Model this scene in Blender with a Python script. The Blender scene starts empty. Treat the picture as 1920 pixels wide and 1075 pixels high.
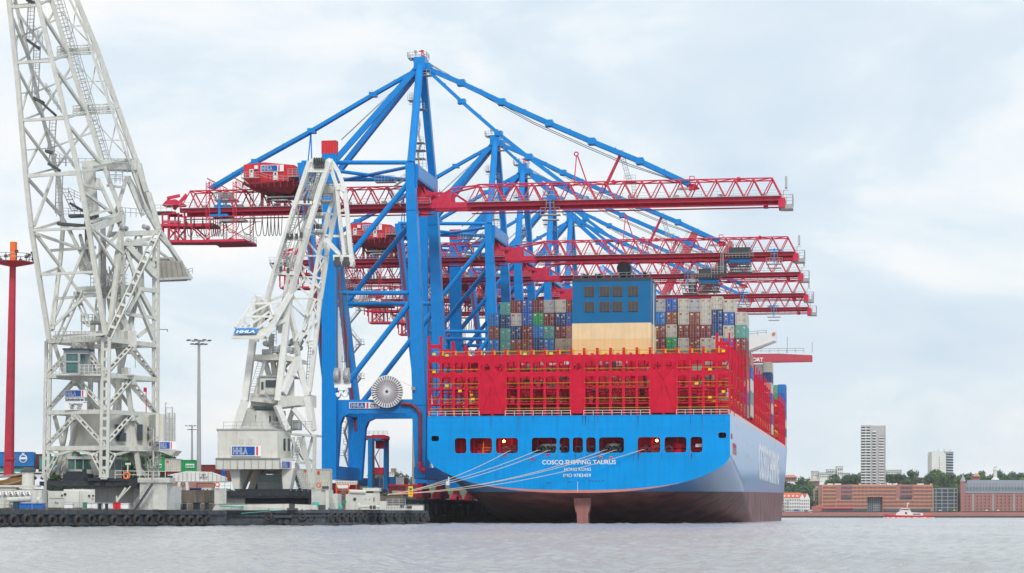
import bpy, bmesh, math, random
from mathutils import Vector, Matrix
random.seed(7)
R = math.radians
SC = bpy.context.scene
USE_HAZE = True
COL = SC.collection

# ---------------------------------------------------------------- camera, sky, sun, exposure
F = 4264.0                      # focal length in pixels of the 1920 px wide photograph
HY = 967.5                      # horizon row
H = 1.5                         # camera height over the water
A = math.atan(655.0 / F)        # the quay runs along +Y, the camera looks A to the left of it
ca, sa = math.cos(A), math.sin(A)
cam = bpy.data.cameras.new('camera')
cam.lens = F / 1920 * 36
cam.sensor_width = 36
cam.shift_y = (HY - 537.5) / 1920
cam.clip_start = 1
cam.clip_end = 30000
co = bpy.data.objects.new('camera', cam)
COL.objects.link(co)
co.location = (0, 0, H)
co.rotation_euler = (R(90), 0, A)
SC.camera = co

SUN_EL, SUN_AZ = R(42), R(155)     # azimuth from +Y towards +X
w = bpy.data.worlds.new('World')
SC.world = w
w.use_nodes = True
nt = w.node_tree
nt.nodes.clear()
def wn(t, **k):
    n = nt.nodes.new(t)
    for a_, b_ in k.items():
        setattr(n, a_, b_)
    return n
out = wn('ShaderNodeOutputWorld')
bg = wn('ShaderNodeBackground')
sky = wn('ShaderNodeTexSky', sky_type='NISHITA')
sky.sun_disc = False
sky.sun_elevation = SUN_EL
sky.sun_rotation = SUN_AZ
sky.air_density = 1.0
sky.dust_density = 2.0
bgs = wn('ShaderNodeBackground')
bgs.inputs['Strength'].default_value = 0.09
nt.links.new(sky.outputs[0], bgs.inputs['Color'])
tc = wn('ShaderNodeTexCoord')
mp = wn('ShaderNodeMapping')
mp.inputs['Scale'].default_value = (3.0, 3.0, 6.5)
mp.inputs['Location'].default_value = (0.35, 0.2, 0.4)
nt.links.new(tc.outputs['Generated'], mp.inputs[0])
n1 = wn('ShaderNodeTexNoise')
n1.inputs['Scale'].default_value = 2.3
n1.inputs['Detail'].default_value = 7
n1.inputs['Roughness'].default_value = 0.56
n1.inputs['Distortion'].default_value = 0.35
nt.links.new(mp.outputs[0], n1.inputs['Vector'])
r1 = wn('ShaderNodeValToRGB')
cr = r1.color_ramp
cr.elements[0].position = 0.30
cr.elements[0].color = (0.60, 0.71, 0.82, 1)
cr.elements[1].position = 0.68
cr.elements[1].color = (0.93, 0.915, 0.90, 1)
e = cr.elements.new(0.48)
e.color = (0.70, 0.79, 0.862, 1)
e = cr.elements.new(0.57)
e.color = (0.82, 0.87, 0.905, 1)
sxw = wn('ShaderNodeSeparateXYZ')
nt.links.new(tc.outputs['Generated'], sxw.inputs[0])
mw = wn('ShaderNodeMath', operation='MULTIPLY_ADD')
nt.links.new(sxw.outputs[0], mw.inputs[0])
mw.inputs[1].default_value = -0.32
mk = wn('ShaderNodeMath', operation='MULTIPLY_ADD')
nt.links.new(n1.outputs['Fac'], mk.inputs[0])
mk.inputs[1].default_value = 1.15
mk.inputs[2].default_value = -0.07
nt.links.new(mk.outputs[0], mw.inputs[2])
nt.links.new(mw.outputs[0], r1.inputs[0])
bgc = wn('ShaderNodeBackground')
bgc.inputs['Strength'].default_value = 0.84
nt.links.new(r1.outputs[0], bgc.inputs['Color'])
mx = wn('ShaderNodeMixShader')
mx.inputs[0].default_value = 0.93
nt.links.new(bgs.outputs[0], mx.inputs[1])
nt.links.new(bgc.outputs[0], mx.inputs[2])
nt.links.new(mx.outputs[0], out.inputs[0])

sl = bpy.data.lights.new('sun', 'SUN')
sl.energy = 1.5
sl.angle = R(12)
sl.color = (1.0, 0.96, 0.9)
so = bpy.data.objects.new('sun', sl)
COL.objects.link(so)
dirv = Vector((math.sin(SUN_AZ) * math.cos(SUN_EL), math.cos(SUN_AZ) * math.cos(SUN_EL), math.sin(SUN_EL)))
so.rotation_euler = dirv.to_track_quat('Z', 'Y').to_euler()
so.location = (0, 0, 200)
SC.view_settings.view_transform = 'Standard'
SC.view_settings.look = 'None'
SC.view_settings.gamma = 1
SC.view_settings.exposure = 0.44
SC.cycles.max_bounces = 5
SC.cycles.diffuse_bounces = 2
SC.cycles.glossy_bounces = 2
SC.cycles.transmission_bounces = 2
SC.cycles.volume_bounces = 0
SC.cycles.transparent_max_bounces = 6

# ---------------------------------------------------------------- measuring helpers
def W(px, py, d):
    lat = (px - 960) / F * d
    return Vector((lat * ca - d * sa, lat * sa + d * ca, H + (HY - py) / F * d))
def WY(px, py, Y):
    u = (px - 960) / F
    X = Y * (u * ca - sa) / (ca + u * sa)
    d = -X * sa + Y * ca
    return Vector((X, Y, H + (HY - py) / F * d))
def WX(px, py, X):
    u = (px - 960) / F
    Y = X * (ca + u * sa) / (u * ca - sa)
    return WY(px, py, Y)
def at_z(px, Y, Z):
    v = WY(px, 900, Y)
    return Vector((v.x, v.y, Z))

# ---------------------------------------------------------------- mesh builder
class MB:
    def __init__(s):
        s.v, s.f = [], []
    def add(s, vs, fs):
        o = len(s.v)
        s.v += [tuple(p) for p in vs]
        s.f += [tuple(i + o for i in f) for f in fs]
    def hexa(s, p):      # p: 4 lower + 4 upper
        s.add(p, [(3, 2, 1, 0), (4, 5, 6, 7), (0, 1, 5, 4), (1, 2, 6, 5), (2, 3, 7, 6), (3, 0, 4, 7)])
    def box(s, c, d, rz=0):
        c = Vector(c)
        cc, ss = math.cos(rz), math.sin(rz)
        p = []
        for z in (-.5, .5):
            for x, y in ((-.5, -.5), (.5, -.5), (.5, .5), (-.5, .5)):
                x_, y_ = x * d[0], y * d[1]
                p.append(c + Vector((x_ * cc - y_ * ss, x_ * ss + y_ * cc, z * d[2])))
        s.hexa(p)
    def bx(s, x0, x1, y0, y1, z0, z1):
        s.box(((x0 + x1) / 2, (y0 + y1) / 2, (z0 + z1) / 2), (abs(x1 - x0), abs(y1 - y0), abs(z1 - z0)))
    def beam(s, a, b, w_, h_=None, up=None, w2=None, h2=None):
        a, b = Vector(a), Vector(b)
        h_ = w_ if h_ is None else h_
        w2 = w_ if w2 is None else w2
        h2 = h_ if h2 is None else h2
        t = (b - a)
        if t.length < 1e-6:
            return
        t.normalize()
        u = Vector(up) if up is not None else Vector((0, 0, 1))
        if abs(t.dot(u)) > 0.98:
            u = Vector((0, 1, 0)) if abs(t.y) < 0.9 else Vector((1, 0, 0))
        sd = t.cross(u).normalized()
        u = sd.cross(t).normalized()
        p = []
        for c, ww, hh in ((a, w_, h_), (b, w2, h2)):
            for x, y in ((-.5, -.5), (.5, -.5), (.5, .5), (-.5, .5)):
                p.append(c + sd * (x * ww) + u * (y * hh))
        s.hexa(p)
    def tube(s, a, b, r, n=8, r2=None):
        a, b = Vector(a), Vector(b)
        r2 = r if r2 is None else r2
        t = (b - a)
        if t.length < 1e-6:
            return
        t.normalize()
        u = Vector((0, 0, 1)) if abs(t.z) < 0.95 else Vector((1, 0, 0))
        sd = t.cross(u).normalized()
        u = sd.cross(t).normalized()
        p = []
        for c, rr in ((a, r), (b, r2)):
            for i in range(n):
                an = 2 * math.pi * i / n
                p.append(c + sd * (math.cos(an) * rr) + u * (math.sin(an) * rr))
        fs = [(i, (i + 1) % n, n + (i + 1) % n, n + i) for i in range(n)]
        fs += [tuple(reversed(range(n))), tuple(range(n, 2 * n))]
        s.add(p, fs)
    def path(s, pts, r, n=6):
        for a, b in zip(pts[:-1], pts[1:]):
            s.tube(a, b, r, n)
    def lathe(s, c, prof, n=16, axis='Z'):     # prof: (r, h)
        c = Vector(c)
        p, fs = [], []
        for r, h in prof:
            for i in range(n):
                an = 2 * math.pi * i / n
                if axis == 'Z':
                    p.append(c + Vector((r * math.cos(an), r * math.sin(an), h)))
                elif axis == 'Y':
                    p.append(c + Vector((r * math.cos(an), h, r * math.sin(an))))
                else:
                    p.append(c + Vector((h, r * math.cos(an), r * math.sin(an))))
        for k in range(len(prof) - 1):
            for i in range(n):
                fs.append((k * n + i, k * n + (i + 1) % n, (k + 1) * n + (i + 1) % n, (k + 1) * n + i))
        fs.append(tuple(reversed(range(n))))
        fs.append(tuple(range((len(prof) - 1) * n, len(prof) * n)))
        s.add(p, fs)
    def prism(s, pts, ext):
        pts = [Vector(p) for p in pts]
        ext = Vector(ext)
        n = len(pts)
        s.add(pts + [p + ext for p in pts], [tuple(range(n)), tuple(reversed(range(n, 2 * n)))] + [(i, n + i, n + (i + 1) % n, (i + 1) % n) for i in range(n)])
    def quad(s, *p):
        s.add(p, [tuple(range(len(p)))])
    def torus(s, c, ax, R_, r_, n=14, m=7, sq=1.0):
        c, ax = Vector(c), Vector(ax).normalized()
        u = ax.cross(Vector((0, 0, 1))).normalized()
        v = u.cross(ax)
        p, fs = [], []
        for i in range(n):
            an = 2 * math.pi * i / n
            rd = u * math.cos(an) + v * math.sin(an)
            for j in range(m):
                b = 2 * math.pi * j / m
                p.append(c + rd * (R_ + r_ * math.cos(b)) + ax * (r_ * sq * math.sin(b)))
        for i in range(n):
            for j in range(m):
                fs.append((i * m + j, ((i + 1) % n) * m + j, ((i + 1) % n) * m + (j + 1) % m, i * m + (j + 1) % m))
        s.add(p, fs)
    def hole(s, x0, x1, z0, z1, hx0, hx1, hz0, hz1, r, y0, y1, k=3):
        """a wall cell in the XZ plane between y0 (front) and y1 (back) with a round-cornered hole"""
        cs = [(hx1 - r, hz1 - r, 0, (x1, z1)), (hx0 + r, hz1 - r, 90, (x0, z1)), (hx0 + r, hz0 + r, 180, (x0, z0)), (hx1 - r, hz0 + r, 270, (x1, z0))]
        ring = []
        for cx, cz, a0, oc in cs:
            for i in range(k + 1):
                an = R(a0 + 90 * i / k)
                ring.append(((cx + r * math.cos(an), cz + r * math.sin(an)), oc))
        n = len(ring)
        for y, flip in ((y0, False), (y1, True)):
            for i in range(n):
                (p, oc), (q, od) = ring[i], ring[(i + 1) % n]
                if oc == od:
                    f = [(oc[0], y, oc[1]), (q[0], y, q[1]), (p[0], y, p[1])]
                else:
                    f = [(oc[0], y, oc[1]), (od[0], y, od[1]), (q[0], y, q[1]), (p[0], y, p[1])]
                s.quad(*(f if flip else f[::-1]))
        for i in range(n):
            p, q = ring[i][0], ring[(i + 1) % n][0]
            s.quad((p[0], y0, p[1]), (q[0], y0, q[1]), (q[0], y1, q[1]), (p[0], y1, p[1]))
    def rail(s, pts, h=1.1, r=0.03, step=1.6, mids=1, up=Vector((0, 0, 1))):
        pts = [Vector(p) for p in pts]
        for a, b in zip(pts[:-1], pts[1:]):
            L = (b - a).length
            n = max(1, int(L / step))
            for i in range(n + 1):
                p = a.lerp(b, i / n)
                s.beam(p, p + up * h, r * 2)
            for m in range(1, mids + 2):
                s.beam(a + up * h * m / (mids + 1), b + up * h * m / (mids + 1), r * 2)
    def stairs(s, a, b, w_=0.9, n=10, side=Vector((0, 1, 0)), rail=True):
        a, b = Vector(a), Vector(b)
        sd = Vector(side).normalized() * w_ / 2
        s.beam(a - sd, b - sd, 0.08, 0.22)
        s.beam(a + sd, b + sd, 0.08, 0.22)
        d = (b - a)
        for i in range(n):
            p = a + d * ((i + .5) / n)
            s.beam(p - sd, p + sd, 0.25, 0.05)
        if rail:
            for q in (-sd, sd):
                s.beam(a + q + Vector((0, 0, 1)), b + q + Vector((0, 0, 1)), 0.05)
                for i in range(0, n + 1, 3):
                    p = a + d * (i / n) + q
                    s.beam(p, p + Vector((0, 0, 1)), 0.05)
    def ladder(s, a, b, w_=0.5, pitch=0.4, side=Vector((1, 0, 0)), r=0.03, cage=0):
        a, b = Vector(a), Vector(b)
        sd = Vector(side).normalized() * w_ / 2
        s.beam(a - sd, b - sd, r * 2)
        s.beam(a + sd, b + sd, r * 2)
        n = max(2, int((b - a).length / pitch))
        for i in range(n + 1):
            p = a.lerp(b, i / n)
            s.beam(p - sd, p + sd, r * 1.6)
        if cage:
            off = Vector((-ca * 0 + sa, -ca, 0)) * 0.6
            for k in (-1, 0, 1):
                s.beam(a + sd * k + off * (1 if k == 0 else .7), b + sd * k + off * (1 if k == 0 else .7), r * 1.3)
            m = max(2, int((b - a).length / 1.2))
            for i in range(m + 1):
                p = a.lerp(b, i / m)
                s.beam(p - sd, p - sd + off * .7, r * 1.3)
                s.beam(p - sd + off * .7, p + off, r * 1.3)
                s.beam(p + off, p + sd + off * .7, r * 1.3)
                s.beam(p + sd + off * .7, p + sd, r * 1.3)
    def build(s, name, mat=None, parent=None, org=None, smooth=False, **tags):
        me = bpy.data.meshes.new(name)
        o_ = Vector(org) if org is not None else (Vector(parent['_o']) if parent is not None and '_o' in parent else Vector((0, 0, 0)))
        me.from_pydata([(p[0] - o_.x, p[1] - o_.y, p[2] - o_.z) for p in s.v], [], s.f)
        bm = bmesh.new()
        bm.from_mesh(me)
        bmesh.ops.recalc_face_normals(bm, faces=bm.faces)
        bm.to_mesh(me)
        bm.free()
        if smooth:
            me.polygons.foreach_set('use_smooth', [True] * len(me.polygons))
        ob = bpy.data.objects.new(name, me)
        COL.objects.link(ob)
        if mat is not None:
            me.materials.append(mat)
        if parent is not None:
            ob.parent = parent
        elif org is not None:
            ob.location = o_
        ob['_o'] = tuple(o_)
        for k_, v_ in tags.items():
            ob[k_] = v_
        return ob

def tag(o, label=None, category=None, group=None, kind=None):
    if label:
        o['label'] = label
    if category:
        o['category'] = category
    if group:
        o['group'] = group
    if kind:
        o['kind'] = kind
    return o
def thing(name, label, cat, loc, group=None):
    o = bpy.data.objects.new(name, None)
    COL.objects.link(o)
    o.location = loc
    o.empty_display_size = 0.5
    o['_o'] = tuple(loc)
    return tag(o, label, cat, group)
def kids(o):
    return [c for c in bpy.data.objects if c.parent == o]
def dup(o, parent=None, loc=None, tree=None):
    c = o.copy()
    COL.objects.link(c)
    c.parent = parent
    if loc is not None:
        c.location = loc
    for k_ in (tree.get(o.name, []) if tree else kids(o)):
        dup(k_, c, None, tree)
    return c
def treeof():
    t = {}
    for o in bpy.data.objects:
        if o.parent:
            t.setdefault(o.parent.name, []).append(o)
    return t

# ---------------------------------------------------------------- lettering
def text_mb(txt, size, origin, xdir, zdir, depth=0.03, align='LEFT', bold=0.0, squash=1.0, outline=0.0):
    """solid lettering as an MB; origin = left (or centre) of the base line"""
    cu = bpy.data.curves.new('t', 'FONT')
    cu.body = txt
    cu.size = size
    cu.extrude = depth / 2
    cu.align_x = align
    cu.offset = bold
    cu.resolution_u = 3
    if outline > 0:
        cu.fill_mode = 'NONE'
        cu.extrude = 0
        cu.bevel_depth = outline
        cu.bevel_resolution = 0
    ob = bpy.data.objects.new('t', cu)
    COL.objects.link(ob)
    dg = bpy.context.evaluated_depsgraph_get()
    me = ob.evaluated_get(dg).to_mesh()
    x, z = Vector(xdir).normalized(), Vector(zdir).normalized()
    nrm = x.cross(z)
    m = MB()
    og = Vector(origin)
    m.v = [tuple(og + x * (v.co.x * squash) + z * v.co.y + nrm * (-v.co.z)) for v in me.vertices]
    m.f = [tuple(p.vertices) for p in me.polygons]
    ob.evaluated_get(dg).to_mesh_clear()
    bpy.data.objects.remove(ob)
    bpy.data.curves.remove(cu)
    return m

# ---------------------------------------------------------------- materials
M = {}
def mat(name, col, rough=0.5, metal=0.0, var=0.12, scale=0.6, streak=0.0, streakcol=(0.25, 0.13, 0.07), coat=0.0, bump=0.0, bscale=4.0, wave=None, em=None, spec=0.5, ior=1.45, sthr=0.62):
    m = bpy.data.materials.new(name)
    m.use_nodes = True
    t = m.node_tree
    b = t.nodes['Principled BSDF']
    b.inputs['Roughness'].default_value = rough
    b.inputs['Metallic'].default_value = metal
    b.inputs['Coat Weight'].default_value = coat
    b.inputs['Coat Roughness'].default_value = 0.12
    b.inputs['Specular IOR Level'].default_value = spec
    b.inputs['IOR'].default_value = ior
    tcn = t.nodes.new('ShaderNodeTexCoord')
    no = t.nodes.new('ShaderNodeTexNoise')
    no.inputs['Scale'].default_value = scale
    no.inputs['Detail'].default_value = 5
    no.inputs['Roughness'].default_value = 0.65
    t.links.new(tcn.outputs['Object'], no.inputs['Vector'])
    mr = t.nodes.new('ShaderNodeMapRange')
    mr.inputs[1].default_value = 0.3
    mr.inputs[2].default_value = 0.7
    mr.inputs[3].default_value = 1 - var
    mr.inputs[4].default_value = 1 + var * .5
    t.links.new(no.outputs['Fac'], mr.inputs[0])
    vm = t.nodes.new('ShaderNodeVectorMath')
    vm.operation = 'SCALE'
    vm.inputs[0].default_value = col[:3]
    t.links.new(mr.outputs[0], vm.inputs['Scale'])
    last = vm.outputs[0]
    if streak > 0:
        mpn = t.nodes.new('ShaderNodeMapping')
        mpn.inputs['Scale'].default_value = (1.1, 1.1, 0.06)
        t.links.new(tcn.outputs['Object'], mpn.inputs[0])
        ns = t.nodes.new('ShaderNodeTexNoise')
        ns.inputs['Scale'].default_value = 1.3
        ns.inputs['Detail'].default_value = 6
        ns.inputs['Roughness'].default_value = 0.7
        t.links.new(mpn.outputs[0], ns.inputs['Vector'])
        mr2 = t.nodes.new('ShaderNodeMapRange')
        mr2.inputs[1].default_value = sthr - .1
        mr2.inputs[2].default_value = sthr + .12
        mr2.inputs[3].default_value = 0
        mr2.inputs[4].default_value = streak
        t.links.new(ns.outputs['Fac'], mr2.inputs[0])
        mc = t.nodes.new('ShaderNodeMix')
        mc.data_type = 'RGBA'
        t.links.new(mr2.outputs[0], mc.inputs[0])
        t.links.new(last, mc.inputs[6])
        mc.inputs[7].default_value = (*streakcol, 1)
        last = mc.outputs[2]
    t.links.new(last, b.inputs['Base Color'])
    if wave:      # corrugation: (axis, period, strength)
        sx = t.nodes.new('ShaderNodeSeparateXYZ')
        t.links.new(tcn.outputs['Object'], sx.inputs[0])
        ma = t.nodes.new('ShaderNodeMath')
        ma.operation = 'MULTIPLY'
        ma.inputs[1].default_value = 2 * math.pi / wave[1]
        if wave[0] == 'XY':
            ad = t.nodes.new('ShaderNodeMath')
            t.links.new(sx.outputs[0], ad.inputs[0])
            t.links.new(sx.outputs[1], ad.inputs[1])
            t.links.new(ad.outputs[0], ma.inputs[0])
        else:
            t.links.new(sx.outputs['XYZ'.index(wave[0])], ma.inputs[0])
        sn = t.nodes.new('ShaderNodeMath')
        sn.operation = 'SINE'
        t.links.new(ma.outputs[0], sn.inputs[0])
        bp = t.nodes.new('ShaderNodeBump')
        bp.inputs['Strength'].default_value = 1.0
        bp.inputs['Distance'].default_value = wave[2]
        t.links.new(sn.outputs[0], bp.inputs['Height'])
        t.links.new(bp.outputs[0], b.inputs['Normal'])
    elif bump > 0:
        nb = t.nodes.new('ShaderNodeTexNoise')
        nb.inputs['Scale'].default_value = bscale
        nb.inputs['Detail'].default_value = 4
        t.links.new(tcn.outputs['Object'], nb.inputs['Vector'])
        bp = t.nodes.new('ShaderNodeBump')
        bp.inputs['Strength'].default_value = 1.0
        bp.inputs['Distance'].default_value = bump
        t.links.new(nb.outputs['Fac'], bp.inputs['Height'])
        t.links.new(bp.outputs[0], b.inputs['Normal'])
    if em:
        b.inputs['Emission Color'].default_value = (*em[0], 1)
        b.inputs['Emission Strength'].default_value = em[1]
    M[name] = m
    return m
mat('crane_blue', (0.0, 0.235, 0.66), 0.3, var=0.10, streak=0.25, streakcol=(0.0, 0.12, 0.38), spec=.32, bump=0.004, bscale=0.7)
mat('crane_blue_ribbed', (0.0, 0.23, 0.67), 0.5, var=0.08, spec=.15, wave=('X', 0.45, 0.035))
mat('crane_red', (0.64, 0.035, 0.085), 0.5, spec=.25, var=0.2, scale=1.5, streak=0.25, streakcol=(0.2, 0.03, 0.03))
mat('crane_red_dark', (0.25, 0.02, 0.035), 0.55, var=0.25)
mat('house_red', (0.66, 0.02, 0.035), 0.45, var=0.1, wave=('XY', 0.6, 0.06))
mat('grey_steel', (0.42, 0.43, 0.43), 0.5, metal=0.2, var=0.2)
mat('dark_steel', (0.07, 0.075, 0.08), 0.5, var=0.3)
mat('cable', (0.03, 0.03, 0.035), 0.6)
mat('rope_steel', (0.16, 0.16, 0.16), 0.5, metal=0.4)
mat('float_white', (0.60, 0.60, 0.555), 0.5, var=0.14, scale=1.2, streak=0.38, streakcol=(0.30, 0.26, 0.19), sthr=0.60, bump=0.003, bscale=1.5)
mat('float_cream', (0.66, 0.655, 0.60), 0.5, var=0.1, scale=0.8, streak=0.55, streakcol=(0.42, 0.27, 0.15), sthr=0.63)
mat('lattice_white', (0.78, 0.78, 0.745), 0.45, var=0.1, scale=1.2, streak=0.45, streakcol=(0.40, 0.33, 0.24), sthr=0.62)
mat('black_paint', (0.022, 0.030, 0.042), 0.45, var=0.4, scale=1.5)
mat('barge_black', (0.045, 0.058, 0.075), 0.4, var=0.5, scale=1.2, streak=0.6, streakcol=(0.09, 0.085, 0.08), sthr=0.55, bump=0.02, bscale=0.7)
mat('barge_grey', (0.085, 0.10, 0.12), 0.45, var=0.45, scale=1.2, streak=0.6, streakcol=(0.04, 0.045, 0.05), sthr=0.55, bump=0.02, bscale=0.7)
mat('rubber', (0.05, 0.047, 0.05), 0.75, var=0.5, scale=3, bump=0.02, bscale=8)
mat('sign_white', (0.85, 0.85, 0.85), 0.4, var=0.03)
mat('sign_blue', (0.004, 0.085, 0.36), 0.35, var=0.03)
mat('sign_red', (0.75, 0.03, 0.06), 0.35, var=0.03)
mat('sign_text', (0.06, 0.07, 0.12), 0.4, var=0.03)
mat('hull_blue', (0.0, 0.30, 0.75), 0.5, var=0.13, scale=0.12, streak=0.5, streakcol=(0.0, 0.17, 0.47), sthr=0.60, spec=.1, bump=0.02, bscale=0.25)
mat('ship_red', (0.60, 0.010, 0.042), 0.5, var=0.14, scale=0.8, streak=0.2, streakcol=(0.3, 0.02, 0.03), spec=.15)
mat('ship_red_dark', (0.46, 0.012, 0.038), 0.55, var=0.25)
mat('ship_yellow', (0.66, 0.33, 0.01), 0.5)
mat('ship_cream', (0.90, 0.70, 0.42), 0.5, var=0.08, scale=0.4, streak=0.35, streakcol=(0.72, 0.45, 0.18), sthr=0.55)
mat('ship_cream_low', (0.88, 0.60, 0.30), 0.5, var=0.08, scale=0.4, streak=0.35, streakcol=(0.70, 0.40, 0.14), sthr=0.55)
mat('casing_blue', (0.0, 0.15, 0.37), 0.45, var=0.1, scale=0.3, streak=0.4, streakcol=(0.02, 0.11, 0.24), spec=.35)
mat('casing_top', (0.03, 0.06, 0.09), 0.5)
mat('louvre_slat', (0.20, 0.19, 0.18), 0.5)
mat('louvre', (0.05, 0.05, 0.055), 0.6, var=0.2)
mat('funnel_black', (0.015, 0.018, 0.024), 0.45, var=0.3)
mat('white_paint', (0.8, 0.8, 0.8), 0.45, var=0.05)
mat('rope', (0.62, 0.52, 0.40), 0.85, var=0.15, scale=2)
mat('lamp_glow', (1, 0.6, 0.2), 0.5, em=((1.0, 0.42, 0.08), 22))
mat('orange_paint', (0.85, 0.17, 0.03), 0.5)
mat('yellow_paint', (0.85, 0.55, 0.01), 0.5)
mat('teal_rope', (0.08, 0.42, 0.36), 0.8)
mat('glass_dark', (0.03, 0.055, 0.065), 0.08, var=0.3, scale=1.5, spec=0.8)
mat('glass_teal', (0.06, 0.16, 0.15), 0.08, var=0.4, scale=1.5, spec=0.8)
mat('quay_stone', (0.17, 0.14, 0.115), 0.85, var=0.4, scale=0.8, streak=0.7, streakcol=(0.05, 0.045, 0.04), sthr=0.5, bump=0.05, bscale=1.5)
mat('quay_dark', (0.06, 0.06, 0.06), 0.8, var=0.5, scale=0.7, streak=0.6, streakcol=(0.015, 0.018, 0.018), sthr=0.48, bump=0.05, bscale=1.5)
mat('asphalt', (0.08, 0.08, 0.08), 0.9, var=0.3, scale=0.1)
mat('concrete', (0.34, 0.32, 0.28), 0.85, var=0.2, scale=1.0, streak=0.3, streakcol=(0.2, 0.18, 0.15))
mat('green_paint', (0.03, 0.24, 0.16), 0.5)
mat('blue_crate', (0.01, 0.14, 0.5), 0.45, wave=('X', 0.5, 0.03))
mat('skip_brown', (0.27, 0.14, 0.05), 0.7, var=0.4, scale=0.8)
mat('mast_red', (0.55, 0.03, 0.06), 0.5, var=0.2, scale=0.8, streak=0.3, streakcol=(0.3, 0.05, 0.05))
mat('mast_grey', (0.38, 0.39, 0.39), 0.5, var=0.08)
ORDX = 'first second third fourth fifth sixth seventh eighth ninth tenth eleventh twelfth thirteenth fourteenth fifteenth sixteenth seventeenth eighteenth nineteenth twentieth twenty-first twenty-second'.split()
# ---------------------------------------------------------------- water, land
def water_mat():
    m = bpy.data.materials.new('river_water')
    m.use_nodes = True
    t = m.node_tree
    b = t.nodes['Principled BSDF']
    b.inputs['Base Color'].default_value = (0.22, 0.225, 0.215, 1)
    b.inputs['Roughness'].default_value = 0.18
    b.inputs['IOR'].default_value = 1.33
    tcn = t.nodes.new('ShaderNodeTexCoord')
    def layer(scale, rot, sx, sy, det):
        mpn = t.nodes.new('ShaderNodeMapping')
        mpn.inputs['Scale'].default_value = (sx, sy, 1)
        mpn.inputs['Rotation'].default_value = (0, 0, R(rot))
        t.links.new(tcn.outputs['Object'], mpn.inputs[0])
        n = t.nodes.new('ShaderNodeTexNoise')
        n.inputs['Scale'].default_value = scale
        n.inputs['Detail'].default_value = det
        n.inputs['Roughness'].default_value = 0.6
        t.links.new(mpn.outputs[0], n.inputs['Vector'])
        return n.outputs['Fac']
    a = layer(3.2, 8, 0.55, 1.0, 5)
    c = layer(0.16, -8, 1.0, 0.5, 3)
    ad = t.nodes.new('ShaderNodeMath')
    ad.operation = 'MULTIPLY_ADD'
    t.links.new(c, ad.inputs[0])
    ad.inputs[1].default_value = 2.2
    t.links.new(a, ad.inputs[2])
    bp = t.nodes.new('ShaderNodeBump')
    bp.inputs['Strength'].default_value = 1.0
    bp.inputs['Distance'].default_value = 0.13
    t.links.new(ad.outputs[0], bp.inputs['Height'])
    t.links.new(bp.outputs[0], b.inputs['Normal'])
    # silty patches in the river
    pn = layer(0.02, 0, 1.0, 0.35, 3)
    cr_ = t.nodes.new('ShaderNodeValToRGB')
    cr_.color_ramp.elements[0].position = 0.35
    cr_.color_ramp.elements[0].color = (0.34, 0.35, 0.36, 1)
    cr_.color_ramp.elements[1].position = 0.65
    cr_.color_ramp.elements[1].color = (0.46, 0.46, 0.45, 1)
    t.links.new(pn, cr_.inputs[0])
    t.links.new(cr_.outputs[0], b.inputs['Base Color'])
    return m
M['water'] = water_mat()
import numpy as np
def wave_h(x, y):
    h = np.zeros_like(x)
    rs = np.random.RandomState(5)
    for i in range(46):
        L = 0.6 * (1.065 ** i)
        L = min(L, 7)
        an = 0.35 + rs.normal(0, .75)
        k = 2 * np.pi / L
        h += (0.0095 * L ** 0.35) * np.sin(k * (x * np.cos(an) + y * np.sin(an)) + rs.uniform(0, 6.28) + .8 * np.sin(.05 * x + rs.uniform(0, 6)) )
    return h
# the river: a fine grid of real wavelets near the viewer, coarser further out, flat sheet beyond
rr_ = 50 * (2600 / 50.0) ** (np.linspace(0, 1, 620) ** 1.25)
aa_ = np.linspace(R(-30), R(20), 620)
RR, AA = np.meshgrid(rr_, aa_, indexing='ij')
wx = RR * np.sin(AA - 0.0); wy = RR * np.cos(AA)
wz = wave_h(wx, wy) * np.clip((1100 - RR) / 700, 0.0, 1)
edge = np.minimum.reduce([np.clip((RR - 50) / 5, 0, 1), np.clip((AA - R(-30)) / .03, 0, 1), np.clip((R(20) - AA) / .03, 0, 1)])
co3 = np.stack([wx, wy, wz * edge], -1).reshape(-1, 3)
n0, n1_ = RR.shape
ii = (np.arange(n0 - 1)[:, None] * n1_ + np.arange(n1_ - 1)[None, :]).reshape(-1)
qq = np.stack([ii, ii + n1_, ii + n1_ + 1, ii + 1], -1)
me = bpy.data.meshes.new('water')
# outer flat sheet joined to the same mesh
ov = np.array([(-4500, -400, -.25), (4500, -400, -.25), (4500, 4200, -.25), (-4500, 4200, -.25)], float)
vv = np.concatenate([co3, ov]); nb = len(co3)
me.vertices.add(len(vv)); me.vertices.foreach_set('co', vv.reshape(-1))
lp = np.concatenate([qq.reshape(-1), [nb, nb + 1, nb + 2, nb + 3]])
me.loops.add(len(lp)); me.loops.foreach_set('vertex_index', lp.astype(np.int32))
nf = len(qq) + 1
me.polygons.add(nf); me.polygons.foreach_set('loop_start', (np.arange(nf) * 4).astype(np.int32)); me.polygons.foreach_set('loop_total', np.full(nf, 4, np.int32))
me.update(); me.validate()
me.polygons.foreach_set('use_smooth', [True] * nf)
me.materials.append(M['water'])
wo = bpy.data.objects.new('water', me); COL.objects.link(wo); tag(wo, kind='structure')
m = MB()
QZ = 4.9
outl = [(-85.5, 1450), (-85.5, 420), (-104, 420), (-104, 378), (-420, 378), (-420, 1450)]
for i in range(5):
    p = outl[i]; q = outl[i + 1]
m.prism([(x, y, -6) for x, y in outl], (0, 0, 6 + QZ - 0.35))
tag(m.build('quay_wall', M['quay_dark']), kind='structure')
m = MB()
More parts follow.
